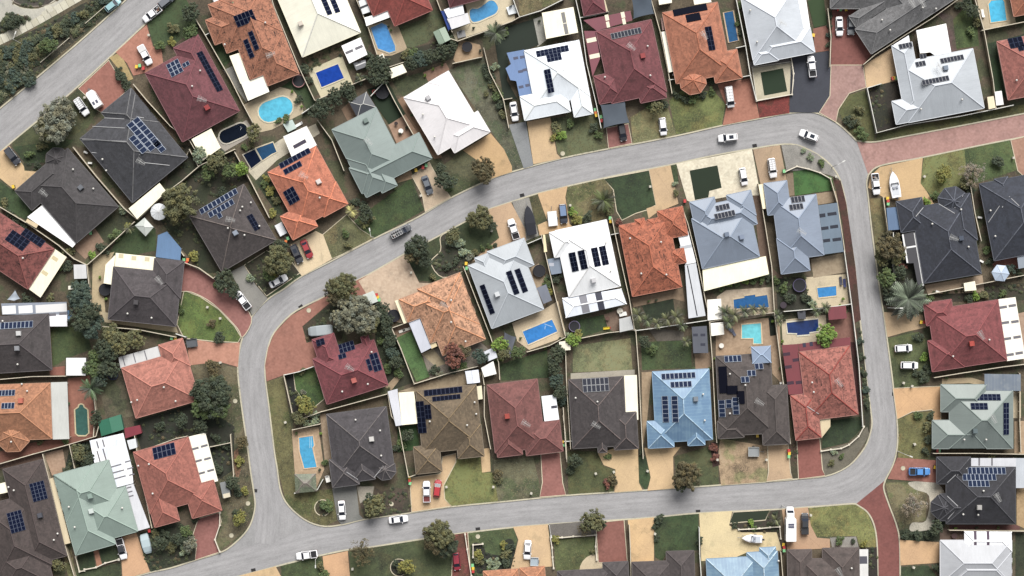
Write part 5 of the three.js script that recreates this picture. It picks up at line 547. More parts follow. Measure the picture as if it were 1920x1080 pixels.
pool([[479, 278], [512, 266], [520, 285], [510, 290], [492, 302]], [24, 74, 112], 'dark teal open half of a rectangular pool above the salmon house', { rim: [226, 214, 186] });
pool([[591, 136], [634, 119], [646, 147], [603, 165]], [34, 74, 170], 'royal blue rectangular covered pool on a cream terrace', { cover: 1 });
pool([[694, 52], [716, 42], [726, 47], [732, 62], [742, 86], [742, 96], [730, 100], [708, 92], [702, 76]], [84, 156, 222], 'sky blue angular pool behind red roofed house', { rim: [200, 190, 170] });
pool([[880, 20], [886, 15], [896, 15], [908, 7], [918, 0], [928, 2], [935, 14], [930, 26], [914, 34], [898, 41], [886, 42], [880, 32]], [84, 160, 214], 'blue kidney shaped pool on cream paving at the top', { s: 1 });
pool([[1356, 24], [1375, 20], [1385, 76], [1366, 80]], [34, 92, 140], 'narrow deep blue pool beside orange house with black heating', { rim: [214, 190, 160] });
pool([[1852, 8], [1858, 0], [1880, -2], [1884, 4], [1888, 39], [1857, 43]], [86, 198, 240], 'turquoise rectangular pool in the northeast corner', { rim: [226, 206, 170] });
pool([[979, 621], [1035, 598], [1046, 622], [990, 647]], [60, 138, 214], 'blue rectangular pool beside the pale blue house', { rim: [240, 224, 196], steps: [[1028, 610, 16, 1.2, [170, 200, 235], 20], [1022, 614, 1.2, 7, [170, 200, 235], 10]] });
pool([[1374, 561], [1395, 557], [1395, 554], [1416, 551], [1416, 555], [1439, 552], [1442, 577], [1376, 580]], [40, 100, 158], 'deep blue stepped pool below the cream rear patio', { rim: [214, 196, 166] });
pool([[1531, 539], [1568, 535], [1569, 555], [1534, 559]], [66, 144, 208], 'small blue rectangular pool south of skylit patio house', { rim: [230, 212, 176] });
pool([[1474, 604], [1534, 597], [1536, 621], [1518, 624], [1518, 628], [1494, 630], [1494, 626], [1476, 625]], [36, 60, 116], 'navy blue stepped pool above the mottled red house', { rim: [236, 230, 212] });
pool([[1390, 608], [1427, 605], [1429, 645], [1412, 645], [1412, 635], [1390, 635]], [124, 220, 232], 'pale aqua L shaped pool behind the brown solar house', { rim: [238, 214, 180] });
pool([[560, 820], [587, 816], [590, 835], [587, 840], [595, 876], [570, 879], [561, 847]], [82, 172, 216], 'light blue angled pool on tan paving near the west street', { rim: [232, 200, 166], steps: [[584, 829, 1, 22, [170, 210, 230]], [581, 829, 1, 22, [170, 210, 230]]] });
pool([[140, 768], [147, 763], [148, 759], [152, 757], [157, 759], [158, 763], [165, 768], [167, 812], [161, 817], [147, 817], [142, 813]], [62, 104, 96], 'murky green pool with arched end on terracotta paving', { rim: [222, 206, 170] });

// ---------- sheds, gazebos, sails, covers ----------
function shed(pts, col, label, o = {}) {
  const h = o.h || 2.3, q = pts.map(([x, y]) => P(x, y, h)), cx = q.reduce((a, p) => a + p[0], 0) / q.length, cz = q.reduce((a, p) => a + p[1], 0) / q.length, loc = q.map(([x, z]) => [x - cx, z - cz]);
  const t = thing(o.name || 'garden_shed', cx, cz, 0, LAND); tag(t, label, o.cat || 'shed');
  const white = Math.min(...col) > 175, M = mat(o.m || 'metal', col, { r: 0.5, k: white ? 0.62 : K });
  const inn = loc.map(([x, z]) => [x * 0.93, z * 0.93]);
  if (o.hip || o.gable) {
    const hp = hipFaces([{ pts: loc.map((p) => [...p]), h: h - LAND, k: o.hip ? 0.7 : 0.5, gable: o.gable ? [0, 2] : null }]), pos = [], uv = [];
    for (const f of hp.faces) { const ps = area(f.pts) > 0 ? [...f.pts].reverse() : f.pts, V = ps.map((p) => [p[0], hp.H(f.q, f.e, p), p[1], (p[0] - f.e.a[0]) * f.e.d[0] + (p[1] - f.e.a[1]) * f.e.d[1], hp.dist(f.e, p)]); for (let i = 1; i < V.length - 1; i++) for (const w of [V[0], V[i], V[i + 1]]) { pos.push(w[0], w[1], w[2]); uv.push(w[3], w[4]); } }
    const g = new THREE.BufferGeometry(); g.setAttribute('position', new THREE.Float32BufferAttribute(pos, 3)); g.setAttribute('uv', new THREE.Float32BufferAttribute(uv, 2)); g.computeVertexNormals();
    const r = mesh(o.open ? 'canopy' : 'roof', g, M, t);
    const cc = hp.caps.map(([a, b]) => { const A3 = new THREE.Vector3(...a), B3 = new THREE.Vector3(...b), k = new THREE.CylinderGeometry(0.07, 0.07, A3.distanceTo(B3), 5); k.applyQuaternion(new THREE.Quaternion().setFromUnitVectors(new THREE.Vector3(0, 1, 0), B3.clone().sub(A3).normalize())); k.translate((a[0] + b[0]) / 2, (a[1] + b[1]) / 2, (a[2] + b[2]) / 2); return k; }); if (cc.length) mesh('ridge_cap', merge(cc), mat(null, o.cap || col), r);
  } else mesh(o.open ? 'canopy' : 'roof', slab(loc, h - LAND - 0.1, h - LAND), M, t);
  if (o.open) for (const p of loc) { const m = mesh('post', POST, mat(null, [200, 196, 186]), t); m.position.set(p[0] * 0.92, (h - LAND) / 2 - 0.06, p[1] * 0.92); m.scale.y = h - LAND - 0.12; }
  else { mesh('wall', slab(inn, 0, h - LAND - 0.11), mat('metal', col.map((v) => v * 0.85)), t); const d = mesh('door', bx(0.8, 1.8, 0.05), mat(null, col.map((v) => v * 0.7)), t); const a = inn[0], b = inn[1]; d.position.set((a[0] + b[0]) / 2 * 1.005, 0.92, (a[1] + b[1]) / 2 * 1.005); d.rotation.y = -Math.atan2(b[1] - a[1], b[0] - a[0]); }
  for (const [x, y, w, dd, sc, a = 0] of o.sk || []) { const p = P(x, y, h), m = mesh('skylight_strip', unit, mat(null, sc, { r: 0.25 }), t); m.position.set(p[0] - cx, h - LAND + 0.004, p[1] - cz); m.rotation.y = -a * D; m.scale.set(w * S, 0.03, dd * S); }
  return t;
}
const R4 = (x0, y0, x1, y1) => [[x0, y0], [x1, y0], [x1, y1], [x0, y1]];
shed([[138, 496], [161, 496], [163, 522], [139, 523]], [206, 206, 208], 'pale grey flat roofed shed west of the cream courtyard');
shed([[128, 536], [148, 535], [148, 542], [128, 543]], [240, 236, 220], 'small cream shed above the tall dark tree');
shed(R4(124, 671, 161, 704), [238, 238, 240], 'square white shed between brown house and terracotta pool');
shed([[184, 790], [226, 777], [232, 805], [190, 818]], [52, 122, 96], 'bottle green shed beside the murky pool garden', { gable: 1 });
shed([[233, 803], [262, 797], [266, 812], [235, 822]], [140, 46, 62], 'small maroon lean-to beside the green shed', { h: 2 });
shed([[238, 826], [254, 822], [257, 839], [243, 843]], [222, 226, 230], 'tiny pale shed at the corner of the white pergola', { h: 2 });
shed([[1048, 641], [1068, 638], [1070, 656], [1050, 658]], [246, 240, 220], 'small cream cube shed between two back lawns');
shed([[1326, 562], [1352, 560], [1354, 598], [1327, 601]], [255, 252, 242], 'tall white patio shed left of stepped deep pool', { open: 1, name: 'pergola', cat: 'pergola' });
shed([[1332, 606], [1356, 604], [1358, 627], [1334, 630]], [255, 252, 242], 'white square shelter left of pale aqua pool', { open: 1, name: 'pergola', cat: 'pergola' });
shed([[1297, 613], [1325, 611], [1328, 662], [1300, 662]], [88, 92, 104], 'slate grey carport roof behind the sky blue house', { open: 1, name: 'carport', cat: 'carport', sk: [[1318, 628, 9, 5, [58, 60, 74]], [1318, 646, 9, 5, [58, 60, 74]], [1304, 628, 9, 5, [58, 60, 74]]] });
shed([[872, 696], [897, 693], [900, 717], [876, 720]], [232, 236, 246], 'bluish white square shed above the olive house', { gable: 1 });
shed([[902, 690], [925, 677], [931, 701], [908, 707]], [246, 244, 238], 'white shed in the corner above dusty red house');
shed([[906, 660], [926, 651], [933, 670], [914, 678]], [216, 220, 228], 'pale shed half under a dark round shrub');
shed([[891, 725], [903, 723], [905, 748], [894, 750]], [240, 230, 200], 'narrow cream shed touching the olive house roof', { h: 2 });
shed([[812, 60], [834, 50], [845, 74], [824, 85]], [158, 178, 158], 'sage green shed in the lawn corner behind red roof', { gable: 1 });
shed([[727, 130], [755, 120], [763, 135], [734, 147]], [255, 248, 226], 'cream flat shed against the dark hedge trees');
shed([[707, 105], [718, 100], [723, 113], [712, 118]], [255, 250, 234], 'little cream pump shed below the angular pool', { h: 1.9 });
shed([[1016, 24], [1075, 13], [1084, 61], [1024, 73]], [255, 248, 224], 'large cream pergola with grey skylight strip', { open: 1, name: 'pergola', cat: 'pergola', sk: [[1057, 33, 7, 20, [140, 138, 136], -11], [1061, 54, 7, 20, [140, 138, 136], -11]], h: 2.7 });
shed([[654, 191], [687, 172], [705, 201], [670, 221]], [70, 74, 82], 'slate pyramid gazebo with white ribs by the sage house', { open: 1, hip: 1, name: 'gazebo', cat: 'gazebo', cap: [236, 236, 230], h: 2.5 });
shed([[271, 408], [288, 426], [273, 443], [253, 423]], [190, 196, 190], 'pale grey canvas gazebo on the back lawn', { open: 1, hip: 1, name: 'gazebo', cat: 'gazebo', cap: [214, 218, 214] });
shed(circ(298, 397, 16, 12), [222, 226, 230], 'round white tent beside the cream patio strip', { open: 1, hip: 1, name: 'tent', cat: 'tent', cap: [236, 238, 240], h: 2.0 });
shed(circ(1876, 512, 17, 6, 0.1), [178, 194, 214], 'pale blue hexagonal gazebo behind the navy house', { open: 1, hip: 1, name: 'gazebo', cat: 'gazebo', cap: [200, 212, 226] });
shed([[552, 889], [592, 888], [594, 921], [554, 925]], [140, 132, 126], 'grey brown thatched hut beside the angled pool', { open: 1, hip: 1, m: 'soil', name: 'hut', cat: 'hut', h: 2.3 });
shed([[412, 905], [429, 902], [432, 931], [418, 934]], [142, 146, 146], 'grey shed with cream end beside brick red house', { sk: [[425, 929, 13, 8, [230, 220, 196], -14]] });
shed([[1662, 390], [1681, 388], [1689, 430], [1666, 432]], [96, 124, 160], 'blue grey lean-to shed against the navy house');
shed([[1807, 531], [1828, 527], [1831, 544], [1809, 546]], [246, 240, 216], 'small cream shed below the navy house');
shed([[1865, 172], [1878, 170], [1882, 196], [1868, 198]], [240, 240, 238], 'white box shed beside the salmon tiled house');
shed([[1851, 182], [1863, 180], [1867, 202], [1854, 205]], [236, 222, 190], 'cream shed behind the pale grey house');
shed([[662, 118], [685, 112], [689, 124], [668, 132]], [120, 122, 126], 'grey cover with pale stripe under white awnings', { h: 1.6, sk: [[676, 120, 20, 2, [236, 236, 236], -22]] });
shed([[1259, 34], [1266, 33], [1270, 55], [1262, 57]].map(([x, y]) => [x - 20, y]), [176, 140, 130], 'narrow rusty lean-to beside the orange heated roof', { h: 2 });
shed([[1240, 60], [1249, 58], [1263, 134], [1254, 136]], [246, 240, 222], 'long cream side awning along the orange house', { h: 2.2, open: 1, name: 'pergola', cat: 'pergola' });
shed([].concat([[680, 553], [700, 545], [709, 565], [694, 571]]), [206, 212, 206], 'pale sage shed half hidden by the big grey tree');
shed([[1028, 388], [1032, 388], [1036, 420], [1030, 421]].map(([x, y]) => [x - 10, y + 52]).concat(), [240, 226, 184], 'cream narrow shed beside white house with arrays', { h: 2 });
shed([[1026, 486], [1051, 482], [1053, 512], [1034, 515]], [136, 150, 168], 'blue grey tank shed beside white house with arrays', { h: 2, sk: [[1034, 496, 9, 6, [190, 194, 204]]] });
shed([[1495, 584], [1510, 583], [1511, 598], [1497, 598]], [70, 72, 82], 'small slate pump shed above the navy pool', { h: 1.6 });
shed([[1552, 576], [1586, 573], [1588, 597], [1554, 600]], [128, 52, 62], 'maroon shelter beside the navy stepped pool', { open: 1, name: 'pergola', cat: 'pergola' });
shed([[1161, 598], [1182, 593], [1188, 617], [1162, 623]], [188, 190, 190], 'grey flat shed behind the striped white patio');
shed([[1160, 586], [1174, 584], [1176, 591], [1162, 594]].map(([x, y]) => [x - 0, y]), [240, 240, 236], 'small white table top on the brown paving', { h: 0.9, open: 1, name: 'outdoor_table', cat: 'table' });
shed([[1408, 0], [1440, -6], [1442, 4], [1410, 9]].map(([x, y]) => [x - 108, y]), [255, 246, 226], 'cream awning at the top above orange roof', { open: 1, name: 'pergola', cat: 'pergola' });
shed([[1234, -4], [1259, -8], [1260, 5], [1236, 9]], [252, 246, 226], 'cream shed above the maroon house sail', { h: 2.2 });
shed([[609, 893], [617, 892], [620, 903], [612, 905]], [240, 238, 232], 'small white box beside the turret bayed house', { h: 1.6 });
shed([[945, 28], [962, 22], [966, 38], [950, 42]].map(([x, y]) => [x + 4, y - 14]), [230, 236, 240], 'white spa cover by the kidney pool', { h: 0.9 });
shed([[856, 60], [871, 56], [874, 68], [859, 72]], [150, 150, 152], 'grey spa cover below the white patios', { h: 0.8 });
shed([[530, 232], [548, 224], [556, 240], [540, 248]], [190, 206, 200], 'pale green spa beside white patio roof', { h: 0.9 });
// shade sails: sagging cloth between corner posts
function sail(pts, col, label, h = 2.7) {
  const q = pts.map(([x, y]) => P(x, y, h)), cx = q.reduce((a, p) => a + p[0], 0) / 4, cz = q.reduce((a, p) => a + p[1], 0) / 4, N = 12, pos = [], uv = [], idx = [];
  for (let j = 0; j <= N; j++) for (let i = 0; i <= N; i++) { let u = i / N, v = j / N; const bow = 0.08, uu = u + (0.5 - u) * bow * 4 * v * (1 - v), vv = v + (0.5 - v) * bow * 4 * u * (1 - u); const x = (q[0][0] * (1 - uu) + q[1][0] * uu) * (1 - vv) + (q[3][0] * (1 - uu) + q[2][0] * uu) * vv - cx, z = (q[0][1] * (1 - uu) + q[1][1] * uu) * (1 - vv) + (q[3][1] * (1 - uu) + q[2][1] * uu) * vv - cz; pos.push(x, h - LAND + 0.5 * (uu - 0.5) * (vv - 0.5) * 2 - 0.35 * Math.sin(Math.PI * u) * Math.sin(Math.PI * v), z); uv.push(x, z); }
  for (let j = 0; j < N; j++) for (let i = 0; i < N; i++) { const a = j * (N + 1) + i; idx.push(a, a + N + 1, a + 1, a + 1, a + N + 1, a + N + 2); }
  const g = new THREE.BufferGeometry(); g.setAttribute('position', new THREE.Float32BufferAttribute(pos, 3)); g.setAttribute('uv', new THREE.Float32BufferAttribute(uv, 2)); g.setIndex(idx); g.computeVertexNormals();
  const t = thing('shade_sail', cx, cz); tag(t, label, 'shade sail'); mesh('cloth', g, mat('plain', col, { ds: 1 }), t);
  for (const [x, z] of q) { const m = mesh('post', POST, mat(null, [120, 120, 122]), t); m.position.set((x - cx) * 1.01, (h - LAND) / 2, (z - cz) * 1.01); m.scale.y = h - LAND + 0.3; }
}
sail([[1126, 197], [1172, 189], [1180, 230], [1132, 240]], [84, 94, 106], 'slate shade sail over the brick drive of maroon house');
sail([[1184, -4], [1222, -4], [1226, 26], [1188, 35]], [78, 90, 104], 'slate shade sail behind the maroon house at the top');
sail([[14, 562], [28, 544], [38, 560], [26, 564]], [186, 196, 208], 'pale shade sail above the white patio row');
sail([[127, 582], [138, 580], [134, 600], [126, 602]], [120, 156, 196], 'small blue shade sail beside the white patio row');
sail([[1262, 603], [1284, 612], [1273, 650], [1258, 628]].map(([x, y]) => [x - 316, y + 20]), [98, 102, 112], 'grey shade sail beside the blue rectangular pool', 2.4);
sail([[826, 20], [836, 18], [846, 55], [841, 58]], [36, 66, 140], 'narrow royal blue sail beside white patios', 2.3);
// trampolines
const TR_RING = new THREE.TorusGeometry(1, 0.075, 6, 28).rotateX(Math.PI / 2), TR_MAT = cyl(0.95, 0.95, 0.03, 28), TR_LEG = cyl(0.03, 0.03, 0.85, 6);
function trampoline(x, y, rpx, rim, label) { const [X, Z] = P(x, y, 0.9), t = thing('trampoline', X, Z), r = rpx * S; tag(t, label, 'trampoline'); const a = mesh('mat', TR_MAT, mat(null, [30, 31, 38]), t); a.position.y = 0.85; a.scale.set(r, 1, r); const b = mesh('rim', TR_RING, mat(null, rim), t); b.position.y = 0.87; b.scale.set(r, 1, r); for (let i = 0; i < 6; i++) { const l = mesh('leg', TR_LEG, mat(null, [150, 150, 150]), t); l.position.set(Math.cos(i * 1.047) * r, 0.42, Math.sin(i * 1.047) * r); } }
trampoline(717, 173, 12, [40, 42, 50], 'black trampoline on dark turf beside slate gazebo'); trampoline(876, 88, 9, [44, 44, 54], 'black trampoline on brown paving under the palm'); trampoline(560, 152, 11.5, [176, 130, 130], 'pink rimmed trampoline beside round ended pool'); trampoline(738, 592, 11, [34, 36, 56], 'navy trampoline on pink paving');
trampoline(197, 543, 11, [36, 36, 44], 'black trampoline on the cream courtyard strip'); trampoline(1011, 508, 11, [38, 40, 48], 'black trampoline between pale blue and white houses'); trampoline(1077, 612, 10, [120, 112, 140], 'purple rimmed trampoline below striped white patio'); trampoline(1499, 535, 12, [86, 80, 110], 'dark trampoline in the garden beside small pool'); trampoline(212, 703, 9, [40, 50, 84], 'blue trampoline under the dark garden trees');
// ---------- vehicles ----------
// body lofted through stations along the car: [x, half width, height of the top, height of the underside]
function loft(st, seg = 3) {
  const ring = ([x, w, top, bot]) => [[x, bot, -w * 0.9], [x, bot + (top - bot) * 0.45, -w], [x, top - 0.09, -w * 0.97], [x, top, -w * 0.82], [x, top + 0.025, 0], [x, top, w * 0.82], [x, top - 0.09, w * 0.97], [x, bot + (top - bot) * 0.45, w], [x, bot, w * 0.9]];
  const R = st.map(ring), pos = [], tri = (a, b, c) => pos.push(...a, ...b, ...c), n = R[0].length;
  for (let i = 0; i < R.length - 1; i++) for (let k = 0; k < n; k++) { const a = R[i][k], b = R[i][(k + 1) % n], c = R[i + 1][(k + 1) % n], d = R[i + 1][k]; tri(a, b, c); tri(a, c, d); }
  for (let k = 1; k < n - 1; k++) { tri(R[0][0], R[0][k + 1], R[0][k]); const q = R[R.length - 1]; tri(q[0], q[k], q[k + 1]); }
  const g = new THREE.BufferGeometry(); g.setAttribute('position', new THREE.Float32BufferAttribute(pos, 3)); g.setAttribute('uv', new THREE.Float32BufferAttribute(new Float32Array(pos.length / 3 * 2), 2)); g.computeVertexNormals(); void seg; return g;
}
function frustum(a, b, y0, y1, wa, wb) { // a=[rear,front] at y0, b at y1
  const v = [[a[0], y0, -wa], [a[1], y0, -wa], [a[1], y0, wa], [a[0], y0, wa], [b[0], y1, -wb], [b[1], y1, -wb], [b[1], y1, wb], [b[0], y1, wb]], pos = [];
  const q = (i, j, k, l) => { for (const m of [i, j, k, i, k, l]) pos.push(...v[m]); };
  q(4, 7, 6, 5); q(0, 1, 2, 3); q(0, 4, 5, 1); q(1, 5, 6, 2); q(2, 6, 7, 3); q(3, 7, 4, 0);
  const g = new THREE.BufferGeometry(); g.setAttribute('position', new THREE.Float32BufferAttribute(pos, 3)); g.setAttribute('uv', new THREE.Float32BufferAttribute(new Float32Array(72), 2)); g.computeVertexNormals(); return g;
}
// a pane on one face of the cabin, given by the four corners of that face, kept in from its edges and set proud of it
function pane(c, inset = 0.1, proud = 0.012) {
  const V = c.map((p) => new THREE.Vector3(...p)), m = V[0].clone().add(V[1]).add(V[2]).add(V[3]).multiplyScalar(0.25), n = new THREE.Vector3().crossVectors(V[1].clone().sub(V[0]), V[3].clone().sub(V[0])).normalize(), q = V.map((p) => p.clone().lerp(m, inset).addScaledVector(n, proud)), pos = [];
  for (const i of [0, 1, 2, 0, 2, 3]) pos.push(q[i].x, q[i].y, q[i].z);
  const g = new THREE.BufferGeometry(); g.setAttribute('position', new THREE.Float32BufferAttribute(pos, 3)); g.setAttribute('uv', new THREE.Float32BufferAttribute(new Float32Array(12), 2)); g.computeVertexNormals(); return g;
}
const TYPES = {
  sedan: { L: 4.7, W: 1.82, st: [[-2.35, 0.66, 0.82, 0.35], [-2.2, 0.82, 0.93, 0.25], [-1.3, 0.91, 0.95, 0.22], [0.7, 0.91, 0.93, 0.22], [1.6, 0.89, 0.84, 0.22], [2.15, 0.78, 0.72, 0.24], [2.35, 0.56, 0.6, 0.32]], cab: [[-1.75, 1.15], [-1.05, 0.3], 0.93, 1.43, 0.82, 0.62] },
  hatch: { L: 4.25, W: 1.78, st: [[-2.1, 0.72, 0.95, 0.35], [-1.95, 0.85, 1.0, 0.25], [-1.0, 0.89, 0.98, 0.22], [0.8, 0.89, 0.95, 0.22], [1.5, 0.86, 0.86, 0.22], [2.0, 0.74, 0.74, 0.25], [2.15, 0.54, 0.62, 0.32]], cab: [[-1.95, 1.25], [-1.6, 0.4], 0.96, 1.5, 0.81, 0.63] },
  suv: { L: 4.75, W: 1.9, st: [[-2.35, 0.78, 1.05, 0.4], [-2.2, 0.91, 1.1, 0.32], [-1.0, 0.95, 1.08, 0.3], [0.9, 0.95, 1.06, 0.3], [1.8, 0.92, 1.0, 0.3], [2.25, 0.8, 0.9, 0.32], [2.4, 0.6, 0.75, 0.4]], cab: [[-2.2, 1.15], [-1.95, 0.5], 1.08, 1.72, 0.87, 0.7] },
  ute: { L: 5.25, W: 1.88, st: [[-2.62, 0.86, 0.98, 0.42], [-2.5, 0.92, 1.0, 0.35], [-0.9, 0.93, 1.0, 0.32], [1.0, 0.93, 1.04, 0.32], [1.95, 0.9, 0.98, 0.32], [2.45, 0.78, 0.86, 0.34], [2.62, 0.58, 0.72, 0.4]], cab: [[-0.85, 1.3], [-0.7, 0.65], 1.04, 1.7, 0.86, 0.7], tray: [-2.5, -0.95] },
  van: { L: 5.1, W: 1.95, st: [[-2.55, 0.88, 1.2, 0.4], [-2.45, 0.96, 1.25, 0.32], [0.9, 0.97, 1.25, 0.3], [1.9, 0.94, 1.1, 0.3], [2.4, 0.84, 0.95, 0.32], [2.55, 0.65, 0.8, 0.4]], cab: [[-2.5, 1.95], [-2.4, 1.1], 1.24, 1.95, 0.93, 0.8] },
};
for (const k in TYPES) { const t = TYPES[k], [a, b, y0, y1, wa, wb] = t.cab; t.body = loft(t.st); t.cabin = frustum(a, b, y0 - 0.02, y1, wa, wb);
  t.ws = pane([[a[1], y0, wa], [a[1], y0, -wa], [b[1], y1, -wb], [b[1], y1, wb]], 0.07); t.rw = pane([[a[0], y0, -wa], [a[0], y0, wa], [b[0], y1, wb], [b[0], y1, -wb]], 0.12); t.sl = pane([[a[1], y0, -wa], [a[0], y0, -wa], [b[0], y1, -wb], [b[1], y1, -wb]], 0.13); t.sr = pane([[a[0], y0, wa], [a[1], y0, wa], [b[1], y1, wb], [b[0], y1, wb]], 0.13);
  t.roof = bx(b[1] - b[0] + 0.02, 0.05, wb * 2 + 0.02, (b[0] + b[1]) / 2, y1 + 0.02, 0); }
const WHEEL = cyl(0.33, 0.33, 0.22, 14).rotateX(Math.PI / 2), HUB = cyl(0.18, 0.18, 0.24, 10).rotateX(Math.PI / 2), LAMP = bx(0.16, 0.14, 0.34), MIRR = bx(0.14, 0.14, 0.24);
const glassM = new THREE.MeshPhysicalMaterial({ color: alb([52, 58, 70]), roughness: 0.12, specularIntensity: 0.5 }), tyreM = mat(null, [36, 36, 38]), hubM = mat(null, [170, 172, 176], { r: 0.4 }), lampM = mat(null, [232, 234, 238], { r: 0.2 }), tailM = mat(null, [150, 28, 30], { r: 0.3 });
const PAINT = {}; const paint = (c) => PAINT[c] ||= (() => { const w = Math.min(...c) > 200; return new THREE.MeshPhysicalMaterial({ color: alb(c, w ? 0.6 : 0.5), roughness: 0.4, clearcoat: 0.6, clearcoatRoughness: 0.1 }); })();
const CARGROUP = {};
function car(type, px, py, head, col, label, o = {}) {
  const T = TYPES[type], [x, z] = P(px, py, 1), y = o.road ? 0.014 : LAND + 0.09, t = thing(o.name || { sedan: 'car', hatch: 'car', suv: 'car', ute: 'ute', van: 'van' }[type], x, z, -head * D, y); tag(t, label, { sedan: 'car', hatch: 'car', suv: 'car', ute: 'ute', van: 'van' }[type]); void CARGROUP;
  const pm = paint(col); mesh('body', T.body, pm, t); const cb = mesh('cabin', T.cabin, pm, t); mesh('roof', T.roof, o.roof ? paint(o.roof) : pm, t);
  mesh('windscreen', T.ws, glassM, cb); mesh('rear_window', T.rw, glassM, cb); mesh('side_window', T.sl, glassM, cb); mesh('side_window', T.sr, glassM, cb);
  for (const [sx, sz] of [[0.3, 1], [0.3, -1], [-0.3, 1], [-0.3, -1]]) { const w = mesh('wheel', WHEEL, tyreM, t); w.position.set(T.L * sx, 0.33, (T.W / 2 - 0.1) * sz); mesh('hub', HUB, hubM, w); }
  const f = T.st[T.st.length - 2], r = T.st[0];
  for (const s of [1, -1]) { const l = mesh('headlight', LAMP, lampM, t); l.position.set(f[0] + 0.03, f[2] - 0.12, s * (f[1] - 0.14)); l.rotation.y = -s * 0.5; const q = mesh('tail_light', LAMP, tailM, t); q.position.set(r[0] + 0.03, r[2] - 0.14, s * (r[1] - 0.1)); const m = mesh('mirror', MIRR, pm, t); m.position.set(T.cab[0][1] - 0.25, T.cab[2] + 0.08, s * (T.W / 2 + 0.06)); }
  if (T.tray) { const [a, b] = T.tray, L = b - a, m = (a + b) / 2; mesh('tray', merge([bx(L, 0.34, 0.09, m, 1.1, T.W / 2 - 0.1), bx(L, 0.34, 0.09, m, 1.1, -T.W / 2 + 0.1), bx(0.09, 0.32, T.W - 0.2, a + 0.05, 1.09, 0), bx(0.09, 0.32, T.W - 0.2, b - 0.05, 1.09, 0)]), o.trayEdge ? paint(o.trayEdge) : pm, t); mesh(o.trayTop ? 'tray_cover' : 'tray_floor', bx(L - 0.16, 0.05, T.W - 0.3, m, o.trayTop ? 1.24 : 1.06, 0), mat('plain', o.trayCol || [34, 34, 40]), t);
    for (let i = 0; i < (o.load || 0); i++) { const b2 = mesh('load_box', unit, mat('plain', [[150, 120, 96], [214, 210, 204], [86, 88, 96], [120, 60, 56], [176, 178, 180]][i % 5]), t); b2.scale.set(rr(0.2, 0.5), rr(0.15, 0.3), rr(0.2, 0.5)); b2.position.set(m + rr(-0.5, 0.5), 1.2, rr(-0.5, 0.5)); } }
  if (o.sunroof) mesh('sunroof', bx(1.1, 0.02, 0.9, (T.cab[1][0] + T.cab[1][1]) / 2, T.cab[3] + 0.056, 0), glassM, t);
  if (o.rack) { const y2 = T.cab[3] + 0.2, g = [], L = o.rackL || 2.6, cx = o.rackX ?? (T.cab[1][0] + T.cab[1][1]) / 2; for (const s of [-0.7, 0, 0.7]) g.push(bx(L, 0.05, 0.06, cx, y2, s)); for (let i = 0; i < 6; i++) g.push(bx(0.07, 0.05, 1.5, cx - L / 2 + L * i / 5, y2 - 0.04, 0)); for (const [u, s] of [[-1, 1], [1, 1], [-1, -1], [1, -1]]) g.push(bx(0.05, 0.25, 0.05, cx + u * L * 0.4, y2 - 0.14, s * 0.66)); mesh('roof_rack', merge(g), mat(null, [226, 226, 226]), t); }
  if (o.ladder) mesh('ladder', merge([bx(4.6, 0.07, 0.05, -0.2, 2.02, -0.62), bx(4.6, 0.07, 0.05, -0.2, 2.02, -0.98), ...Array.from({ length: 14 }, (_, i) => bx(0.04, 0.04, 0.36, -2.3 + i * 0.32, 2.02, -0.8))]), mat(null, [214, 214, 216], { r: 0.4 }), t);
  return t;
}
const Wh = [248, 248, 250], Bk = [38, 40, 48], Sv = [150, 154, 160];
car('hatch', 211, 9, -38, [156, 200, 206], 'pale teal hatchback parked on the kerb of the diagonal street', { road: 1 });
car('ute', 285, 26, 143, Wh, 'white ute with loaded tray at the northwest kerb', { road: 1, load: 6 });
car('suv', 313, 1, -38, [112, 116, 124], 'grey car cut off by the top edge beside white ute', { road: 1 });
car('ute', 272, 103, 62, Wh, 'white ute with cargo box on salmon brick drive', { trayTop: 1, trayCol: [236, 236, 236] });
car('suv', 153, 200, 55, [240, 242, 244], 'white four wheel drive with roof rack beside the caravan', { rack: 1 });
car('sedan', 408, 7, 72, Wh, 'white sedan in brick drive of orange tiled house');
car('suv', 23, 293, 52, [52, 54, 64], 'black car with white roof box on peach drive', { roof: [60, 62, 70] });
car('suv', 556, 476, 66, [58, 60, 66], 'dark grey wagon beside the red sedan', { sunroof: 1 });
car('sedan', 575, 467, 66, [170, 44, 52], 'red sedan on the cream drive beside dark wagon');
car('sedan', 522, 527, -28, Wh, 'white sedan parked across the verge at the bend');
car('sedan', 801, 347, 70, [104, 110, 118], 'grey sedan on peach drive of sage green house');
car('ute', 455, 563, 232, Wh, 'white ute with black tray beside pink brick lane');
car('ute', 752, 434, -27, [70, 74, 82], 'dark ute carrying ladders parked on curving street', { road: 1, ladder: 1, rack: 1, rackX: -1.2, rackL: 2.7, load: 5 });
car('sedan', 964, 209, 82, Wh, 'white car on bluish strip beside bright white house');
car('hatch', 1167, 248, 80, [36, 36, 44], 'black hatchback under the slate sail on brick drive');
car('hatch', 1243, 237, 84, Wh, 'white wagon parked on the dry front lawn');
car('van', 1368, 182, 82, Wh, 'white van with ladder racks on terracotta drive', { rack: 1, rackL: 3.6 });
car('suv', 1365, 258, 174, Wh, 'white car with black sunroof driving along the top street', { road: 1, sunroof: 1 });
car('suv', 1517, 254, 201, Wh, 'white car with black sunroof turning at the corner bend', { road: 1, sunroof: 1 });
car('ute', 1522, 125, -96, Wh, 'white ute with black tray on the asphalt drive');
car('sedan', 1574, 49, 88, Wh, 'white sedan on red brick forecourt');
car('suv', 1596, 47, 92, [126, 130, 134], 'grey car beside white sedan on brick forecourt');
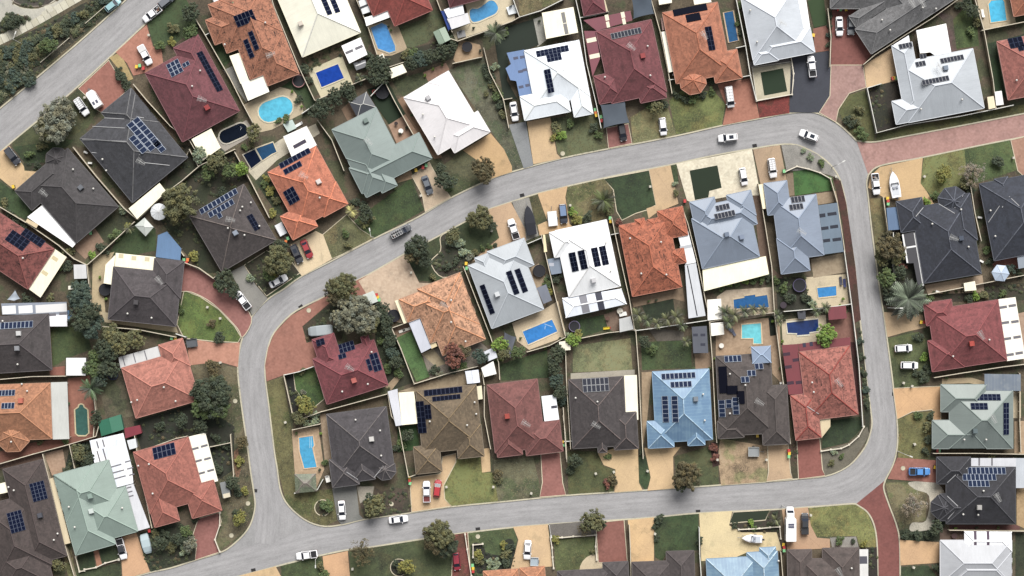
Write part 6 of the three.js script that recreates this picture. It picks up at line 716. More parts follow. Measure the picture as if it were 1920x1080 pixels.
car('hatch', 1394, 331, 80, Wh, 'white hatchback on pale cream block paving');
car('suv', 1448, 315, 82, Wh, 'white four wheel drive with roof rack on tan drive', { rack: 1 });
car('ute', 963, 430, -108, Wh, 'white ute with black tray beside covered boat');
car('suv', 1056, 401, 84, [44, 50, 66], 'dark blue car with grey roof beside white trailer', { roof: [116, 140, 176] });
car('ute', 1642, 345, 84, Wh, 'white ute with loaded tray beside white motorboat', { load: 6 });
car('hatch', 1694, 653, -4, Wh, 'upper white hatchback of two on east verge lawn');
car('hatch', 1705, 685, 1, Wh, 'lower white hatchback of two on east verge lawn');
car('ute', 1724, 884, 0, [84, 150, 220], 'bright blue ute with black tray on red drive');
car('ute', 1509, 982, -90, [42, 44, 50], 'black ute with covered tray beside the motorhome', { trayTop: 1, trayCol: [52, 54, 58] });
car('ute', 800, 922, -91, Wh, 'white ute with rust red tray on peach drive', { trayCol: [122, 56, 56] });
car('hatch', 820, 916, 97 + 180, [192, 40, 52], 'small red hatchback beside white ute');
car('sedan', 641, 957, 86, Wh, 'white sedan on grey drive near the west junction');
car('sedan', 747, 974, -7, Wh, 'white sedan driving along the bottom street', { road: 1 });
car('ute', 575, 1041, 172, Wh, 'white ute with black tray at bottom street kerb', { road: 1 });
car('hatch', 856, 1053, 84, [160, 32, 56], 'crimson hatchback on dark red driveway');
car('sedan', 989, 1031, 94, Wh, 'white sedan on peach drive near bottom edge');
car('ute', 228, 1029, 76, Wh, 'white ute with dark tray below mint green house', { roof: [40, 42, 50] });
// caravans, motorhome, trailers, boats
const wheelPair = (t, xs, z, y = 0.3) => { for (const x of xs) for (const s of [1, -1]) { const w = mesh('wheel', WHEEL, tyreM, t); w.position.set(x, y, s * z); } };
function caravan(px, py, head, L, W, H, label, o = {}) { const [x, z] = P(px, py, H * 0.9), t = thing(o.name || 'caravan', x, z, -head * D, LAND + 0.09); tag(t, label, o.cat || 'caravan'); const m = mat('plain', o.col || [250, 250, 250], { r: 0.4, k: 0.6 }); mesh('body', slab([[-L / 2, -W / 2 + 0.15], [-L / 2 + 0.15, -W / 2], [L / 2 - 0.4, -W / 2], [L / 2, -W / 2 + 0.35], [L / 2, W / 2 - 0.35], [L / 2 - 0.4, W / 2], [-L / 2 + 0.15, W / 2], [-L / 2, W / 2 - 0.15]], 0.4, H, 0.06), m, t);
  for (const [u, v, w, d] of o.hatch || []) mesh('roof_hatch', bx(w, 0.12, d, u, H + 0.04, v), mat(null, [92, 94, 116], { r: 0.3 }), t); for (const s of [1, -1]) mesh('window', bx(L * 0.4, 0.6, 0.03, 0, H * 0.65, s * (W / 2 + 0.01)), glassM, t); wheelPair(t, [-0.4, 0.4], W / 2 - 0.14); if (!o.cabin) { mesh('drawbar', merge([bx(1.5, 0.1, 0.1, L / 2 + 0.6, 0.45, 0), bx(1.0, 0.3, 0.6, L / 2 + 0.45, 0.6, 0)]), mat(null, [120, 110, 108]), t); } return t; }
caravan(176, 186, -122, 4.4, 2.2, 2.5, 'white caravan with two roof hatches on brick drive', { hatch: [[-0.9, 0.4, 0.8, 0.5], [-0.9, -0.5, 0.8, 0.5]] });
{ const t = caravan(1483, 993, -90, 5.8, 2.5, 2.9, 'long white motorhome on peach drive at the bottom', { name: 'motorhome', cat: 'motorhome', cabin: 1, hatch: [[1.3, 0, 0.45, 1.4], [0.7, 0, 0.45, 1.4]] }); mesh('cab', merge([loft([[2.8, 0.95, 1.9, 0.4], [3.9, 0.97, 1.9, 0.35], [4.5, 0.95, 1.25, 0.35], [5.2, 0.85, 1.1, 0.35], [5.35, 0.65, 0.9, 0.4]])]), paint(Wh), t); mesh('windscreen', pane([[4.5, 1.26, 0.8], [4.5, 1.26, -0.8], [3.95, 1.92, -0.8], [3.95, 1.92, 0.8]], 0.05, 0.03), glassM, t); wheelPair(t, [4.3], 0.9); }
function trailer(px, py, head, L, W, col, label, dark) { const [x, z] = P(px, py, 0.8), t = thing('trailer', x, z, -head * D, LAND + 0.09); tag(t, label, 'trailer'); mesh('box', merge([bx(L, 0.06, W, 0, 0.5, 0), bx(L, 0.4, 0.06, 0, 0.7, W / 2), bx(L, 0.4, 0.06, 0, 0.7, -W / 2), bx(0.06, 0.4, W - 0.07, L / 2 - 0.03, 0.7, 0), bx(0.06, 0.4, W - 0.07, -L / 2 + 0.03, 0.7, 0)]), mat('plain', col, { k: 0.55 }), t); mesh(dark ? 'tray_floor' : 'cover', bx(L - 0.14, 0.06, W - 0.14, 0, dark ? 0.58 : 0.9, 0), mat('plain', dark || col, { k: 0.58 }), t); mesh('drawbar', merge([bx(1.2, 0.08, 0.1, L / 2 + 0.6, 0.5, 0), bx(0.2, 0.2, 0.2, L / 2 + 1.1, 0.55, 0)]), mat(null, [110, 110, 112]), t); wheelPair(t, [0], W / 2 + 0.12); }
trailer(1036, 410, -96, 3.6, 2.2, [255, 255, 255], 'white covered trailer beside dark blue car');
trailer(360, 643, 172, 2.6, 1.9, [120, 124, 128], 'grey cage trailer on salmon drive', [92, 96, 102]);
trailer(1002, 1053, 92, 2.0, 1.9, [226, 232, 238], 'small pale trailer below the white sedan', [170, 184, 194]);
trailer(527, 430, 62, 3.0, 1.9, [246, 248, 252], 'white tarpaulin trailer beside the salmon house');
trailer(1413, 847, 0, 2.6, 2.2, [214, 216, 214], 'box trailer with grey tarpaulin on bare sand', [150, 154, 156]);
function boat(px, py, head, L, W, label, o = {}) { const [x, z] = P(px, py, 1.1), t = thing('boat', x, z, -head * D, LAND + 0.09); tag(t, label, 'boat'); const c = o.cover || [250, 250, 252]; const st = (k, top, bot) => [[-L / 2, W * 0.46 * k, top, bot], [-L * 0.2, W * 0.5 * k, top, bot], [L * 0.1, W * 0.48 * k, top + 0.03, bot], [L * 0.3, W * 0.34 * k, top + 0.08, bot + 0.1], [L * 0.44, W * 0.13 * k, top + 0.12, bot + 0.3], [L / 2, 0.03, top + 0.14, bot + 0.5]];
  mesh('hull', loft(st(1, 1.2, 0.5)), o.cover ? mat(null, [70, 74, 84]) : paint([246, 246, 250]), t); if (o.cover) { mesh('cover', loft([[-L / 2, W * 0.46, 1.25, 1.1], [-L * 0.1, W * 0.5, 1.75, 1.1], [L * 0.2, W * 0.42, 1.65, 1.15], [L * 0.4, W * 0.22, 1.42, 1.2], [L / 2, 0.05, 1.36, 1.25]]), mat('plain', c), t); } else { mesh('cockpit', bx(L * 0.42, 0.06, W * 0.66, -L * 0.2, 1.23, 0), mat('plain', o.deck || [222, 226, 232], { k: 0.56 }), t); mesh('foredeck', loft([[L * 0.06, W * 0.36, 1.34, 1.2], [L * 0.22, W * 0.28, 1.36, 1.22], [L * 0.38, W * 0.12, 1.36, 1.26]]), paint([250, 250, 252]), t); mesh('windscreen', merge([bx(0.05, 0.4, W * 0.7, L * 0.05, 1.45, 0), bx(L * 0.1, 0.36, 0.04, 0, 1.43, W * 0.35), bx(L * 0.1, 0.36, 0.04, 0, 1.43, -W * 0.35)]), glassM, t); mesh('seat', merge([bx(0.5, 0.4, 0.5, -L * 0.12, 1.4, 0.4), bx(0.5, 0.4, 0.5, -L * 0.12, 1.4, -0.4)]), mat(null, [170, 174, 186]), t); mesh('outboard_motor', merge([bx(0.5, 0.5, 0.4, -L / 2 - 0.22, 1.3, 0), bx(0.15, 0.8, 0.15, -L / 2 - 0.22, 0.8, 0)]), mat(null, [44, 44, 52]), t); }
  mesh('trailer_frame', merge([bx(L * 0.9, 0.1, 0.1, 0.3, 0.42, 0.5), bx(L * 0.9, 0.1, 0.1, 0.3, 0.42, -0.5), bx(1.3, 0.1, 0.1, L / 2 + 0.4, 0.45, 0)]), mat(null, [140, 142, 146]), t); wheelPair(t, [-0.8], W / 2 - 0.05); }
boat(1677, 346, -100, 6.4, 2.5, 'long white motorboat on a trailer on sandy drive'); boat(1410, 1010, 184, 4.9, 2.0, 'white open boat on cream driveway at the bottom', { deck: [206, 214, 224] }); boat(993, 413, -99, 7.2, 2.6, 'boat under a black cover on grey gravel', { cover: [42, 44, 54] });
function covered(px, py, head, L, W, H, col, label) { const [x, z] = P(px, py, H), t = thing('covered_car', x, z, -head * D); tag(t, label, 'covered car'); mesh('cover', loft([[-L / 2, W * 0.36, H * 0.6, 0.1], [-L * 0.44, W * 0.47, H * 0.8, 0.05], [-L * 0.2, W * 0.5, H, 0.05], [L * 0.15, W * 0.5, H, 0.05], [L * 0.4, W * 0.46, H * 0.75, 0.05], [L / 2, W * 0.34, H * 0.55, 0.1]]), mat('plain', col, { k: 0.52 }), t); wheelPair(t, [-L * 0.3, L * 0.3], W / 2 - 0.12, 0.33); }
covered(600, 620, 174, 5.9, 2.5, 2.2, [182, 190, 194], 'grey covered caravan beside the big brick forecourt'); covered(273, 1020, 76, 4.9, 2.1, 1.5, [196, 214, 220], 'pale blue covered car beside mint house drive');
// ---------- wheelie bins, drains, poles, small things ----------
const BINB = (() => { const g = slab([[-0.27, -0.34], [0.27, -0.34], [0.27, 0.34], [-0.27, 0.34]], 0.05, 1.0, 0.03); return g; })(), BINL = bx(0.64, 0.09, 0.8, 0, 1.05, 0), BINW = cyl(0.12, 0.12, 0.08, 10).rotateZ(Math.PI / 2), BINH = bx(0.5, 0.05, 0.05, 0, 1.06, -0.43);
const BINC = { y: ['yellow', [250, 206, 60]], g: ['light green', [140, 214, 150]], r: ['red', [206, 58, 58]], o: ['orange', [240, 130, 60]] };
function bin(px, py, k, a = 0) { const [x, z] = P(px, py, 1), t = thing('wheelie_bin', x, z, a * D); near(t, `${BINC[k][0]} lidded bin`, 'bin', px, py); mesh('body', BINB, mat(null, k === 'r' ? [50, 60, 56] : [64, 92, 72]), t); mesh('lid', BINL, mat(null, BINC[k][1], { r: 0.5 }), t); mesh('handle', BINH, mat(null, [40, 50, 44]), t); for (const s of [-0.24, 0.24]) { const w = mesh('wheel', BINW, tyreM, t); w.position.set(s, 0.12, -0.34); } }
for (const b of [[256, 125, 'y'], [262, 123, 'g'], [269, 128, 'r'], [25, 350, 'y'], [780, 319, 'y'], [793, 314, 'r'], [799, 310, 'g'], [1116, 206, 'g'], [1117, 211, 'o'], [1118, 216, 'y'], [1127, 219, 'g'], [1128, 226, 'r'], [1571, 18, 'r'], [1576, 18, 'g'], [1586, 18, 'y'], [1525, 66, 'y'], [1674, 147, 'r'], [1676, 146, 'y'], [1681, 147, 'g'], [1664, 372, 'y'], [1665, 382, 'g'], [1665, 377, 'r'], [1727, 604, 'y'], [1733, 604, 'r'], [1753, 876, 'y'], [1759, 876, 'g'], [1761, 845, 'g'], [1758, 845, 'r'], [768, 896, 'y'], [768, 901, 'r'], [769, 906, 'g'], [886, 1060, 'g'], [887, 1066, 'y'], [887, 1071, 'r'], [1056, 829, 'y'], [1057, 834, 'g'], [1479, 845, 'r'], [1480, 850, 'y'], [1479, 856, 'g'], [1469, 1021, 'y'], [1470, 1026, 'r'], [1470, 1032, 'g'], [322, 634, 'g'], [329, 634, 'y'], [540, 447, 'g'], [536, 453, 'o'], [345, 487, 'g'], [352, 487, 'o'], [350, 493, 'r'], [708, 557, 'y'], [711, 562, 'g'], [706, 553, 'r'], [1144, 409, 'g'], [1145, 415, 'y'], [1470, 321, 'g'], [874, 494, 'y'], [875, 503, 'g'], [597, 703, 'g'], [1284, 377, 'r'], [1420, 817, 'y'], [280, 995, 'r'], [170, 437, 'g']]) bin(...b, rr(-12, 12));
for (const [x, y, a] of [[478, 920, 4], [475, 1069, -12], [896, 992, -5], [1309, 959, -3], [564, 575, -35], [1415, 273, -10], [1677, 739, 4], [979, 366, -14], [1636, 985, 60]]) { const [X, Z] = P(x, y, 0.1), t = thing('drain_pit', X, Z, -a * D, 0.012); near(t, 'black gully drain', 'drain', x, y); mesh('frame', bx(1.1, 0.05, 0.8, 0, 0.03, 0), mat(null, [60, 60, 62]), t); const G = []; for (let i = 0; i < 9; i++) G.push(bx(0.05, 0.03, 0.7, -0.44 + i * 0.11, 0.07, 0)); mesh('grate', merge(G), mat(null, [26, 26, 28]), t); }
for (const [x, y] of [[579, 582], [441, 752], [465, 944], [896, 1006], [734, 945], [1693, 878], [1055, 288], [434, 1004], [607, 690]]) { const [X, Z] = P(x, y), t = thing('manhole_cover', X, Z, 0, LAND + 0.08); near(t, 'pale round manhole cover', 'manhole cover', x, y); mesh('cover', cyl(0.52, 0.55, 0.06, 20), mat('concrete', [216, 208, 184]), t); mesh('rim', new THREE.TorusGeometry(0.53, 0.04, 5, 20).rotateX(Math.PI / 2), mat('concrete', [190, 182, 162]), t); }
const POLEG = merge([cyl(0.05, 0.1, 7.5, 8, 0, 3.75, 0), bx(1.6, 0.07, 0.07, 0.8, 7.45, 0), bx(0.75, 0.12, 0.26, 1.7, 7.42, 0)]);
for (const [x, y, a] of [[41, 82, 70], [700, 445, 100], [1664, 577, 0], [1683, 846, -20], [598, 1040, -90], [1030, 985, -80], [1466, 947, -80], [1560, 313, 30]]) { const [X, Z] = P(x, y), t = thing('street_lamp', X, Z, a * D); near(t, 'tall white street lamp pole', 'street lamp', x, y); mesh('pole', POLEG, mat(null, [230, 230, 226], { r: 0.4 }), t); mesh('lamp_head', bx(0.7, 0.06, 0.22, 1.7, 7.33, 0), mat(null, [200, 200, 196]), t); }
for (const [a, b, k] of [[[[76, 117], [130, 71]], 0, 'longer'], [[[160, 44], [198, 11]], 0, 'shorter']]) { const q = M2(a, 0.7), t = thing('bollard_rail', (q[0][0] + q[1][0]) / 2, (q[0][1] + q[1][1]) / 2); tag(t, `${k} low white pipe rail along the scrubby reserve`, 'rail'); const l = q.map(([x, z]) => [x - t.position.x, z - t.position.z]); mesh('rail', band(l, 0.12, 0.6, 0.72), mat(null, [224, 216, 196]), t); for (let i = 0; i <= 4; i++) { const m = mesh('post', bx(0.12, 0.7, 0.12, 0, 0.35, 0), mat(null, [200, 190, 170]), t); m.position.set(l[0][0] + (l[1][0] - l[0][0]) * i / 4, 0, l[0][1] + (l[1][1] - l[0][1]) * i / 4); } void b; }
// letterboxes, air-conditioners, tables, loungers
const boxM = mat('concrete', [236, 232, 222], { k: 0.56 });
for (const [x, y] of [[279, 66], [159, 183], [789, 367], [771, 511], [922, 433], [1069, 385], [1219, 350], [1733, 331], [1900, 296], [837, 913], [925, 913], [1151, 885], [1214, 883], [1117, 888], [1228, 1001], [1520, 966], [1715, 833], [1710, 724], [1694, 718], [535, 792], [996, 925], [1345, 862], [1437, 862], [661, 1067], [389, 576], [413, 597], [413, 680], [223, 1049], [1713, 1064], [1567, 331]]) { const [X, Z] = P(x, y, 0.9), t = thing('letterbox', X, Z, rr(-0.4, 0.4)); near(t, 'pale rendered letterbox pillar', 'letterbox', x, y); mesh('pillar', bx(0.42, 1.05, 0.42, 0, 0.52, 0), boxM, t); mesh('cap', bx(0.56, 0.09, 0.56, 0, 1.09, 0), mat('concrete', [220, 214, 200]), t); mesh('slot', bx(0.28, 0.06, 0.02, 0, 0.85, 0.215), mat(null, [40, 40, 42]), t); }
for (const [x, y] of [[170, 306], [162, 286], [300, 245], [1264, 140], [1836, 408], [1876, 375], [1465, 718], [1588, 728], [1178, 499], [903, 548], [1757, 547], [1839, 490]]) { const [X, Z] = P(x, y), t = thing('air_conditioner', X, Z, rr(-0.5, 0.5)); near(t, 'white air conditioner unit', 'air conditioner', x, y); mesh('case', bx(1.0, 0.8, 0.45, 0, 0.42, 0), mat(null, [238, 238, 234], { k: 0.56 }), t); mesh('fan_grille', cyl(0.3, 0.3, 0.03, 16).rotateX(Math.PI / 2).translate(-0.15, 0.42, 0.24), mat(null, [90, 92, 96]), t); }
function table(px, py, r, col, what = 'round outdoor table') { const [X, Z] = P(px, py), t = thing('outdoor_table', X, Z); near(t, what, 'table', px, py); mesh('tabletop', cyl(r, r, 0.06, 18, 0, 0.74, 0), mat(null, col, { k: 0.56 }), t); mesh('leg', cyl(0.05, 0.25, 0.72, 8, 0, 0.36, 0), mat(null, [120, 120, 120]), t); }
table(1162, 583, 0.75, [226, 220, 206], 'round pale outdoor table'); table(1139, 597, 0.5, [96, 70, 60], 'small brown outdoor table'); table(752, 246, 0.6, [236, 234, 230], 'white outdoor table'); table(743, 232, 0.45, [52, 40, 40], 'small dark outdoor table'); table(1468, 572, 0.8, [60, 50, 60], 'dark outdoor table'); table(1352, 648, 0.6, [240, 236, 228], 'white outdoor table'); table(1788, 1004, 0.7, [70, 50, 50], 'dark outdoor table');
function lounger(px, py, a, col) { const [X, Z] = P(px, py), t = thing('sun_lounger', X, Z, -a * D); near(t, 'pool side lounger', 'sun lounger', px, py); mesh('frame', bx(1.9, 0.06, 0.65, 0, 0.3, 0), mat(null, col, { k: 0.56 }), t); const b = mesh('backrest', bx(0.6, 0.05, 0.62, 0, 0, 0), mat(null, col, { k: 0.56 }), t); b.position.set(0.85, 0.5, 0); b.rotation.z = 0.7; for (const [u, v] of [[-0.8, 0.28], [-0.8, -0.28], [0.7, 0.28], [0.7, -0.28]]) mesh('leg', bx(0.05, 0.3, 0.05, u, 0.15, v), mat(null, [180, 180, 180]), t); }
lounger(1842, 25, 80, [240, 238, 232]); lounger(755, 620, -20, [236, 232, 222]); lounger(762, 618, -20, [236, 232, 222]); lounger(560, 234, -30, [240, 240, 238]); lounger(1576, 526, 85, [60, 62, 76]); lounger(1583, 530, 85, [60, 66, 110]); lounger(1374, 622, 60, [90, 94, 110]); lounger(1366, 616, 40, [96, 100, 116]);
{ const [X, Z] = P(702, 172), t = thing('swim_ring', X, Z); tag(t, 'salmon pink swim ring beside the black trampoline', 'swim ring'); mesh('ring', new THREE.TorusGeometry(0.42, 0.17, 8, 18).rotateX(Math.PI / 2).translate(0, 0.18, 0), mat(null, [240, 130, 120]), t); }
{ const [X, Z] = P(1138, 615), t = thing('slide', X, Z, 0.12); tag(t, 'yellow plastic slide on the lawn below striped patio', 'slide'); mesh('chute', merge([bx(1.6, 0.06, 0.5, 0, 0.45, 0), bx(1.6, 0.16, 0.05, 0, 0.52, 0.27), bx(1.6, 0.16, 0.05, 0, 0.52, -0.27)]).rotateZ(0.35), mat(null, [244, 216, 60]), t); mesh('ladder', bx(0.1, 1.0, 0.45, 0.8, 0.5, 0), mat(null, [200, 60, 50]), t); }
// ---------- fences ----------
const FEN = { c: ['cream sheet metal fence', [214, 200, 170]], w: ['pale white sheet fence', [228, 226, 216]], b: ['brown sheet fence', [120, 92, 78]], s: ['slate grey fence', [120, 122, 128]], l: ['low cream garden wall', [226, 214, 190]] };
function fence(k, pts) {
  const h = k === 'l' ? 0.75 : 1.8, q = M2(pts, h), [what, col] = FEN[k], mx = q.reduce((a, p) => a + p[0], 0) / q.length, mz = q.reduce((a, p) => a + p[1], 0) / q.length;
  const t = thing(k === 'l' ? 'garden_wall' : 'fence', mx, mz); const m = pts[Math.floor(pts.length / 2)], m0 = pts[Math.floor((pts.length - 1) / 2)]; near(t, what, k === 'l' ? 'wall' : 'fence', (m[0] + m0[0]) / 2, (m[1] + m0[1]) / 2);
  const l = q.map(([x, z]) => [x - mx, z - mz]);
  const M = mat(null, col.map((v) => v * 0.86)), C = mat('concrete', grey(col.map((v) => v * 1.12), 0.35));
  for (let i = 0; i < l.length - 1; i++) { const a = l[i], b = l[i + 1], L = Math.hypot(b[0] - a[0], b[1] - a[1]), n = Math.max(1, Math.round(L / 2.4)), an = -Math.atan2(b[1] - a[1], b[0] - a[0]); for (let j = 0; j < n; j++) { const f = (j + 0.5) / n, p = mesh('fence_panel', unit, M, t); p.scale.set(L / n - 0.06, h - 0.06, k === 'l' ? 0.16 : 0.045); p.position.set(a[0] + (b[0] - a[0]) * f, (h - 0.06) / 2, a[1] + (b[1] - a[1]) * f); p.rotation.y = an; } }
  mesh('capping', band(l, k === 'l' ? 0.22 : 0.17, h - 0.06, h + 0.01), C, t);
  for (let i = 0; i < l.length; i++) { const p = mesh('post', unit, C, t); p.scale.set(k === 'l' ? 0.42 : 0.17, h + 0.06 - LAND, k === 'l' ? 0.42 : 0.17); p.position.set(l[i][0], (h + 0.06) / 2 - LAND / 2, l[i][1]); }
}
for (const [k, ...pts] of [
  ['c', [250, 158], [275, 188], [320, 237], [356, 264], [378, 302]], ['c', [367, 36], [385, 66], [432, 148], [455, 194], [476, 233]], ['w', [385, 66], [392, 62]], ['c', [508, -8], [513, 10], [560, 125], [590, 188]], ['c', [666, -6], [690, 50], [716, 130]], ['c', [716, 130], [756, 117]], ['c', [816, -8], [826, 18], [848, 60]], ['c', [838, 70], [858, 77], [900, 62], [960, 40], [974, 32]], ['w', [960, -8], [974, 32], [1014, 20], [1058, -2]], ['w', [1078, -8], [1090, 45], [1100, 120], [1118, 195], [1127, 240]], ['w', [1088, 33], [1117, 28], [1140, 22]],
  ['c', [1219, -8], [1238, 60], [1252, 130], [1260, 175]], ['w', [1254, 150], [1268, 148]], ['w', [1379, -8], [1398, 85], [1407, 142], [1418, 188]], ['w', [1380, 90], [1397, 86]], ['w', [1393, 144], [1408, 141]], ['l', [1419, 189], [1485, 177], [1488, 138], [1483, 105]], ['c', [1552, 16], [1558, 70], [1556, 125]], ['c', [1619, 121], [1640, 103], [1700, 64], [1748, 34], [1795, 0]], ['w', [1626, 165], [1652, 157]], ['w', [1626, 165], [1644, 249], [1700, 234], [1800, 218], [1868, 204], [1900, 197]], ['c', [1826, -8], [1845, 56], [1862, 150], [1868, 204]], ['c', [1841, 57], [1925, 40]],
  ['c', [137, 276], [180, 330], [232, 390], [258, 412]], ['c', [258, 412], [310, 362], [340, 340], [375, 310], [440, 280]], ['c', [0, 388], [50, 418], [110, 460], [138, 485], [163, 497]], ['c', [163, 497], [192, 472], [252, 416]], ['c', [163, 497], [168, 545], [172, 585]], ['c', [192, 612], [260, 618], [330, 632]], ['w', [330, 626], [348, 632]], ['c', [340, 490], [372, 502], [400, 522], [411, 512]], ['c', [440, 285], [470, 340], [505, 408]], ['c', [320, 445], [345, 480]], ['c', [372, 312], [355, 280], [348, 296]],
  ['c', [-8, 712], [60, 706], [125, 705]], ['c', [175, 820], [179, 768], [176, 742]], ['c', [-8, 872], [60, 852], [120, 836], [180, 818]], ['c', [180, 818], [185, 800]], ['c', [80, 852], [92, 898], [122, 1022], [140, 1082]], ['c', [130, 834], [140, 878]], ['c', [252, 815], [262, 880], [285, 990]], ['c', [272, 843], [330, 822], [350, 818]], ['c', [432, 815], [438, 890], [436, 905]], ['c', [394, 838], [432, 830]], ['l', [142, 1044], [149, 1072], [158, 1070], [158, 1068], [180, 1064], [197, 1056], [222, 1049]], ['l', [412, 1035], [403, 1012], [412, 985], [412, 962]],
  ['c', [722, 154], [740, 190], [765, 235], [800, 295]], ['c', [595, 225], [622, 262], [645, 320]], ['c', [907, 90], [918, 135], [944, 186], [954, 240]], ['c', [849, 119], [903, 107]], ['c', [943, 187], [960, 184]], ['w', [566, 213], [592, 195]], ['w', [695, 180], [722, 152]], ['c', [592, 188], [628, 172], [700, 142]],
  ['c', [532, 703], [548, 775], [553, 790]], ['w', [533, 703], [560, 697], [596, 684]], ['c', [548, 806], [600, 795]], ['c', [553, 790], [602, 772], [640, 762], [732, 737]], ['c', [735, 616], [752, 655], [776, 718]], ['c', [732, 616], [765, 604]], ['w', [552, 925], [595, 918], [605, 900]], ['c', [776, 720], [840, 700], [896, 687]], ['c', [727, 737], [734, 780], [748, 800], [766, 895]], ['c', [908, 725], [908, 780], [920, 842]], ['c', [903, 690], [908, 722]], ['c', [766, 895], [780, 890]], ['c', [869, 500], [900, 580], [920, 632], [935, 680], [937, 712]],
  ['w', [987, 458], [1015, 446]], ['c', [1015, 440], [1026, 490], [1040, 550], [1060, 630]], ['c', [1147, 408], [1160, 470], [1180, 560], [1190, 620]], ['w', [1146, 440], [1160, 437]], ['c', [988, 660], [1030, 648], [1060, 632]], ['c', [1090, 634], [1140, 624], [1192, 618]], ['c', [1192, 618], [1198, 700], [1202, 790], [1206, 860]], ['c', [1060, 640], [1062, 712], [1070, 842]], ['c', [1056, 765], [1062, 860]], ['w', [1190, 620], [1230, 615], [1330, 600]], ['c', [1278, 386], [1290, 420], [1310, 500], [1322, 560], [1332, 605]], ['c', [1330, 603], [1336, 680], [1342, 808], [1344, 830]], ['c', [1332, 603], [1400, 592], [1452, 586]], ['c', [1422, 345], [1436, 430], [1447, 500], [1452, 586]], ['c', [1452, 586], [1460, 650], [1475, 770], [1482, 832]], ['w', [1470, 584], [1540, 578], [1596, 570]], ['w', [1583, 470], [1590, 520], [1598, 580], [1610, 680], [1618, 800]], ['l', [1472, 322], [1494, 312], [1516, 317], [1538, 324], [1557, 335]], ['c', [1557, 335], [1570, 380], [1584, 472]],
  ['w', [1058, 828], [1072, 827]], ['c', [1056, 780], [1060, 812], [1063, 866]], ['l', [1540, 846], [1558, 843], [1577, 841], [1592, 834], [1610, 818], [1620, 800]], ['c', [1656, 370], [1665, 434]], ['c', [1820, 350], [1828, 400], [1840, 452]], ['c', [1740, 552], [1850, 530], [1925, 515]], ['c', [1752, 708], [1800, 700], [1880, 688], [1930, 682]], ['c', [1750, 850], [1830, 850], [1930, 852]], ['c', [1912, 700], [1912, 790], [1914, 848]], ['c', [1780, 994], [1850, 995], [1925, 996]], ['w', [1675, 436], [1676, 500], [1680, 540]],
  ['l', [1032, 1008], [1054, 1008], [1075, 1006], [1095, 1005], [1116, 1003]], ['l', [1032, 1008], [1035, 1027], [1036, 1045], [1038, 1066]], ['l', [1118, 1003], [1117, 1025], [1119, 1050]], ['c', [1180, 985], [1182, 1030], [1183, 1085]], ['l', [1385, 993], [1404, 992], [1424, 991], [1444, 989], [1462, 988], [1464, 1010]], ['c', [1464, 1036], [1468, 1085]], ['w', [1311, 990], [1312, 1040], [1315, 1085]], ['l', [872, 1002], [876, 1030], [884, 1080]], ['l', [887, 1045], [887, 1022], [905, 1020]],
]) fence(k, pts);
// ---------- trees, shrubs, palms, hedges ----------
function crownGeo(R, Hh, clumps, per, leaf, o = {}) { // leaf-sized faces in clumps through the crown's volume
  const pos = [], nor = [], col = [], lobes = []; const nl = o.lobes || 6;
  for (let i = 0; i < nl; i++) { const a = i / nl * 6.283 + rr(-0.5, 0.5), d = R * rr(0.28, 0.72); lobes.push([Math.cos(a) * d, rr(-0.2, 0.35) * Hh, Math.sin(a) * d, R * rr(0.28, 0.54)]); } lobes.push([0, Hh * 0.3, 0, R * 0.55]);
  for (let c = 0; c < clumps; c++) {
    const L = lobes[c % lobes.length], th = rr(0, 6.283), y = rr(-0.6, 1), rad = Math.sqrt(Math.max(0, 1 - y * y * 0.9)), f = Math.pow(rnd(), 0.4), cx = L[0] + Math.cos(th) * rad * L[3] * f, cz = L[2] + Math.sin(th) * rad * L[3] * f, cy = L[1] + y * L[3] * 0.85 * f * (Hh / R), cr = R * rr(0.09, 0.17) * (o.tight || 1), tone = rr(0.72, 1.25), warm = rr(-0.1, 0.1);
    for (let k = 0; k < per; k++) {
      const u = rr(-1, 1), ph = rr(0, 6.283), s = Math.sqrt(1 - u * u), rr2 = cr * Math.pow(rnd(), 0.33), p = new THREE.Vector3(cx + Math.cos(ph) * s * rr2, cy + u * rr2, cz + Math.sin(ph) * s * rr2);
      const n = new THREE.Vector3(Math.cos(ph) * s + rr(-0.7, 0.7), u + 0.7 + rr(-0.6, 0.6), Math.sin(ph) * s + rr(-0.7, 0.7)).normalize(), a = new THREE.Vector3(rr(-1, 1), rr(-1, 1), rr(-1, 1)).cross(n).normalize(), b = new THREE.Vector3().crossVectors(n, a), l = leaf * rr(0.6, 1.3), w = l * 0.55;
      const q = [p.clone().addScaledVector(a, -l), p.clone().addScaledVector(b, w), p.clone().addScaledVector(a, l), p.clone().addScaledVector(b, -w)], m = tone * rr(0.8, 1.2), C = [m * (1 + warm), m, m * (1 - warm * 1.5)];
      for (const i of [0, 2, 1, 0, 3, 2]) { pos.push(q[i].x, q[i].y, q[i].z); nor.push(n.x, n.y, n.z); col.push(...C); }
    }
  }
  const g = new THREE.BufferGeometry(); g.setAttribute('position', new THREE.Float32BufferAttribute(pos, 3)); g.setAttribute('normal', new THREE.Float32BufferAttribute(nor, 3)); g.setAttribute('color', new THREE.Float32BufferAttribute(col, 3)); return g;
}
const leafM = (c, k = 0.6) => new THREE.MeshStandardMaterial({ color: alb(c, k), vertexColors: true, roughness: 0.85, side: THREE.DoubleSide });
const LM = { dark: leafM([60, 70, 50]), green: leafM([82, 98, 56]), olive: leafM([98, 98, 64]), grey: leafM([116, 117, 98]), brown: leafM([92, 84, 56]), bright: leafM([112, 138, 58]), yellow: leafM([128, 126, 64]), teal: leafM([62, 78, 66]), bare: leafM([140, 130, 116]), sage: leafM([132, 144, 116]), rust: leafM([116, 74, 62]) };
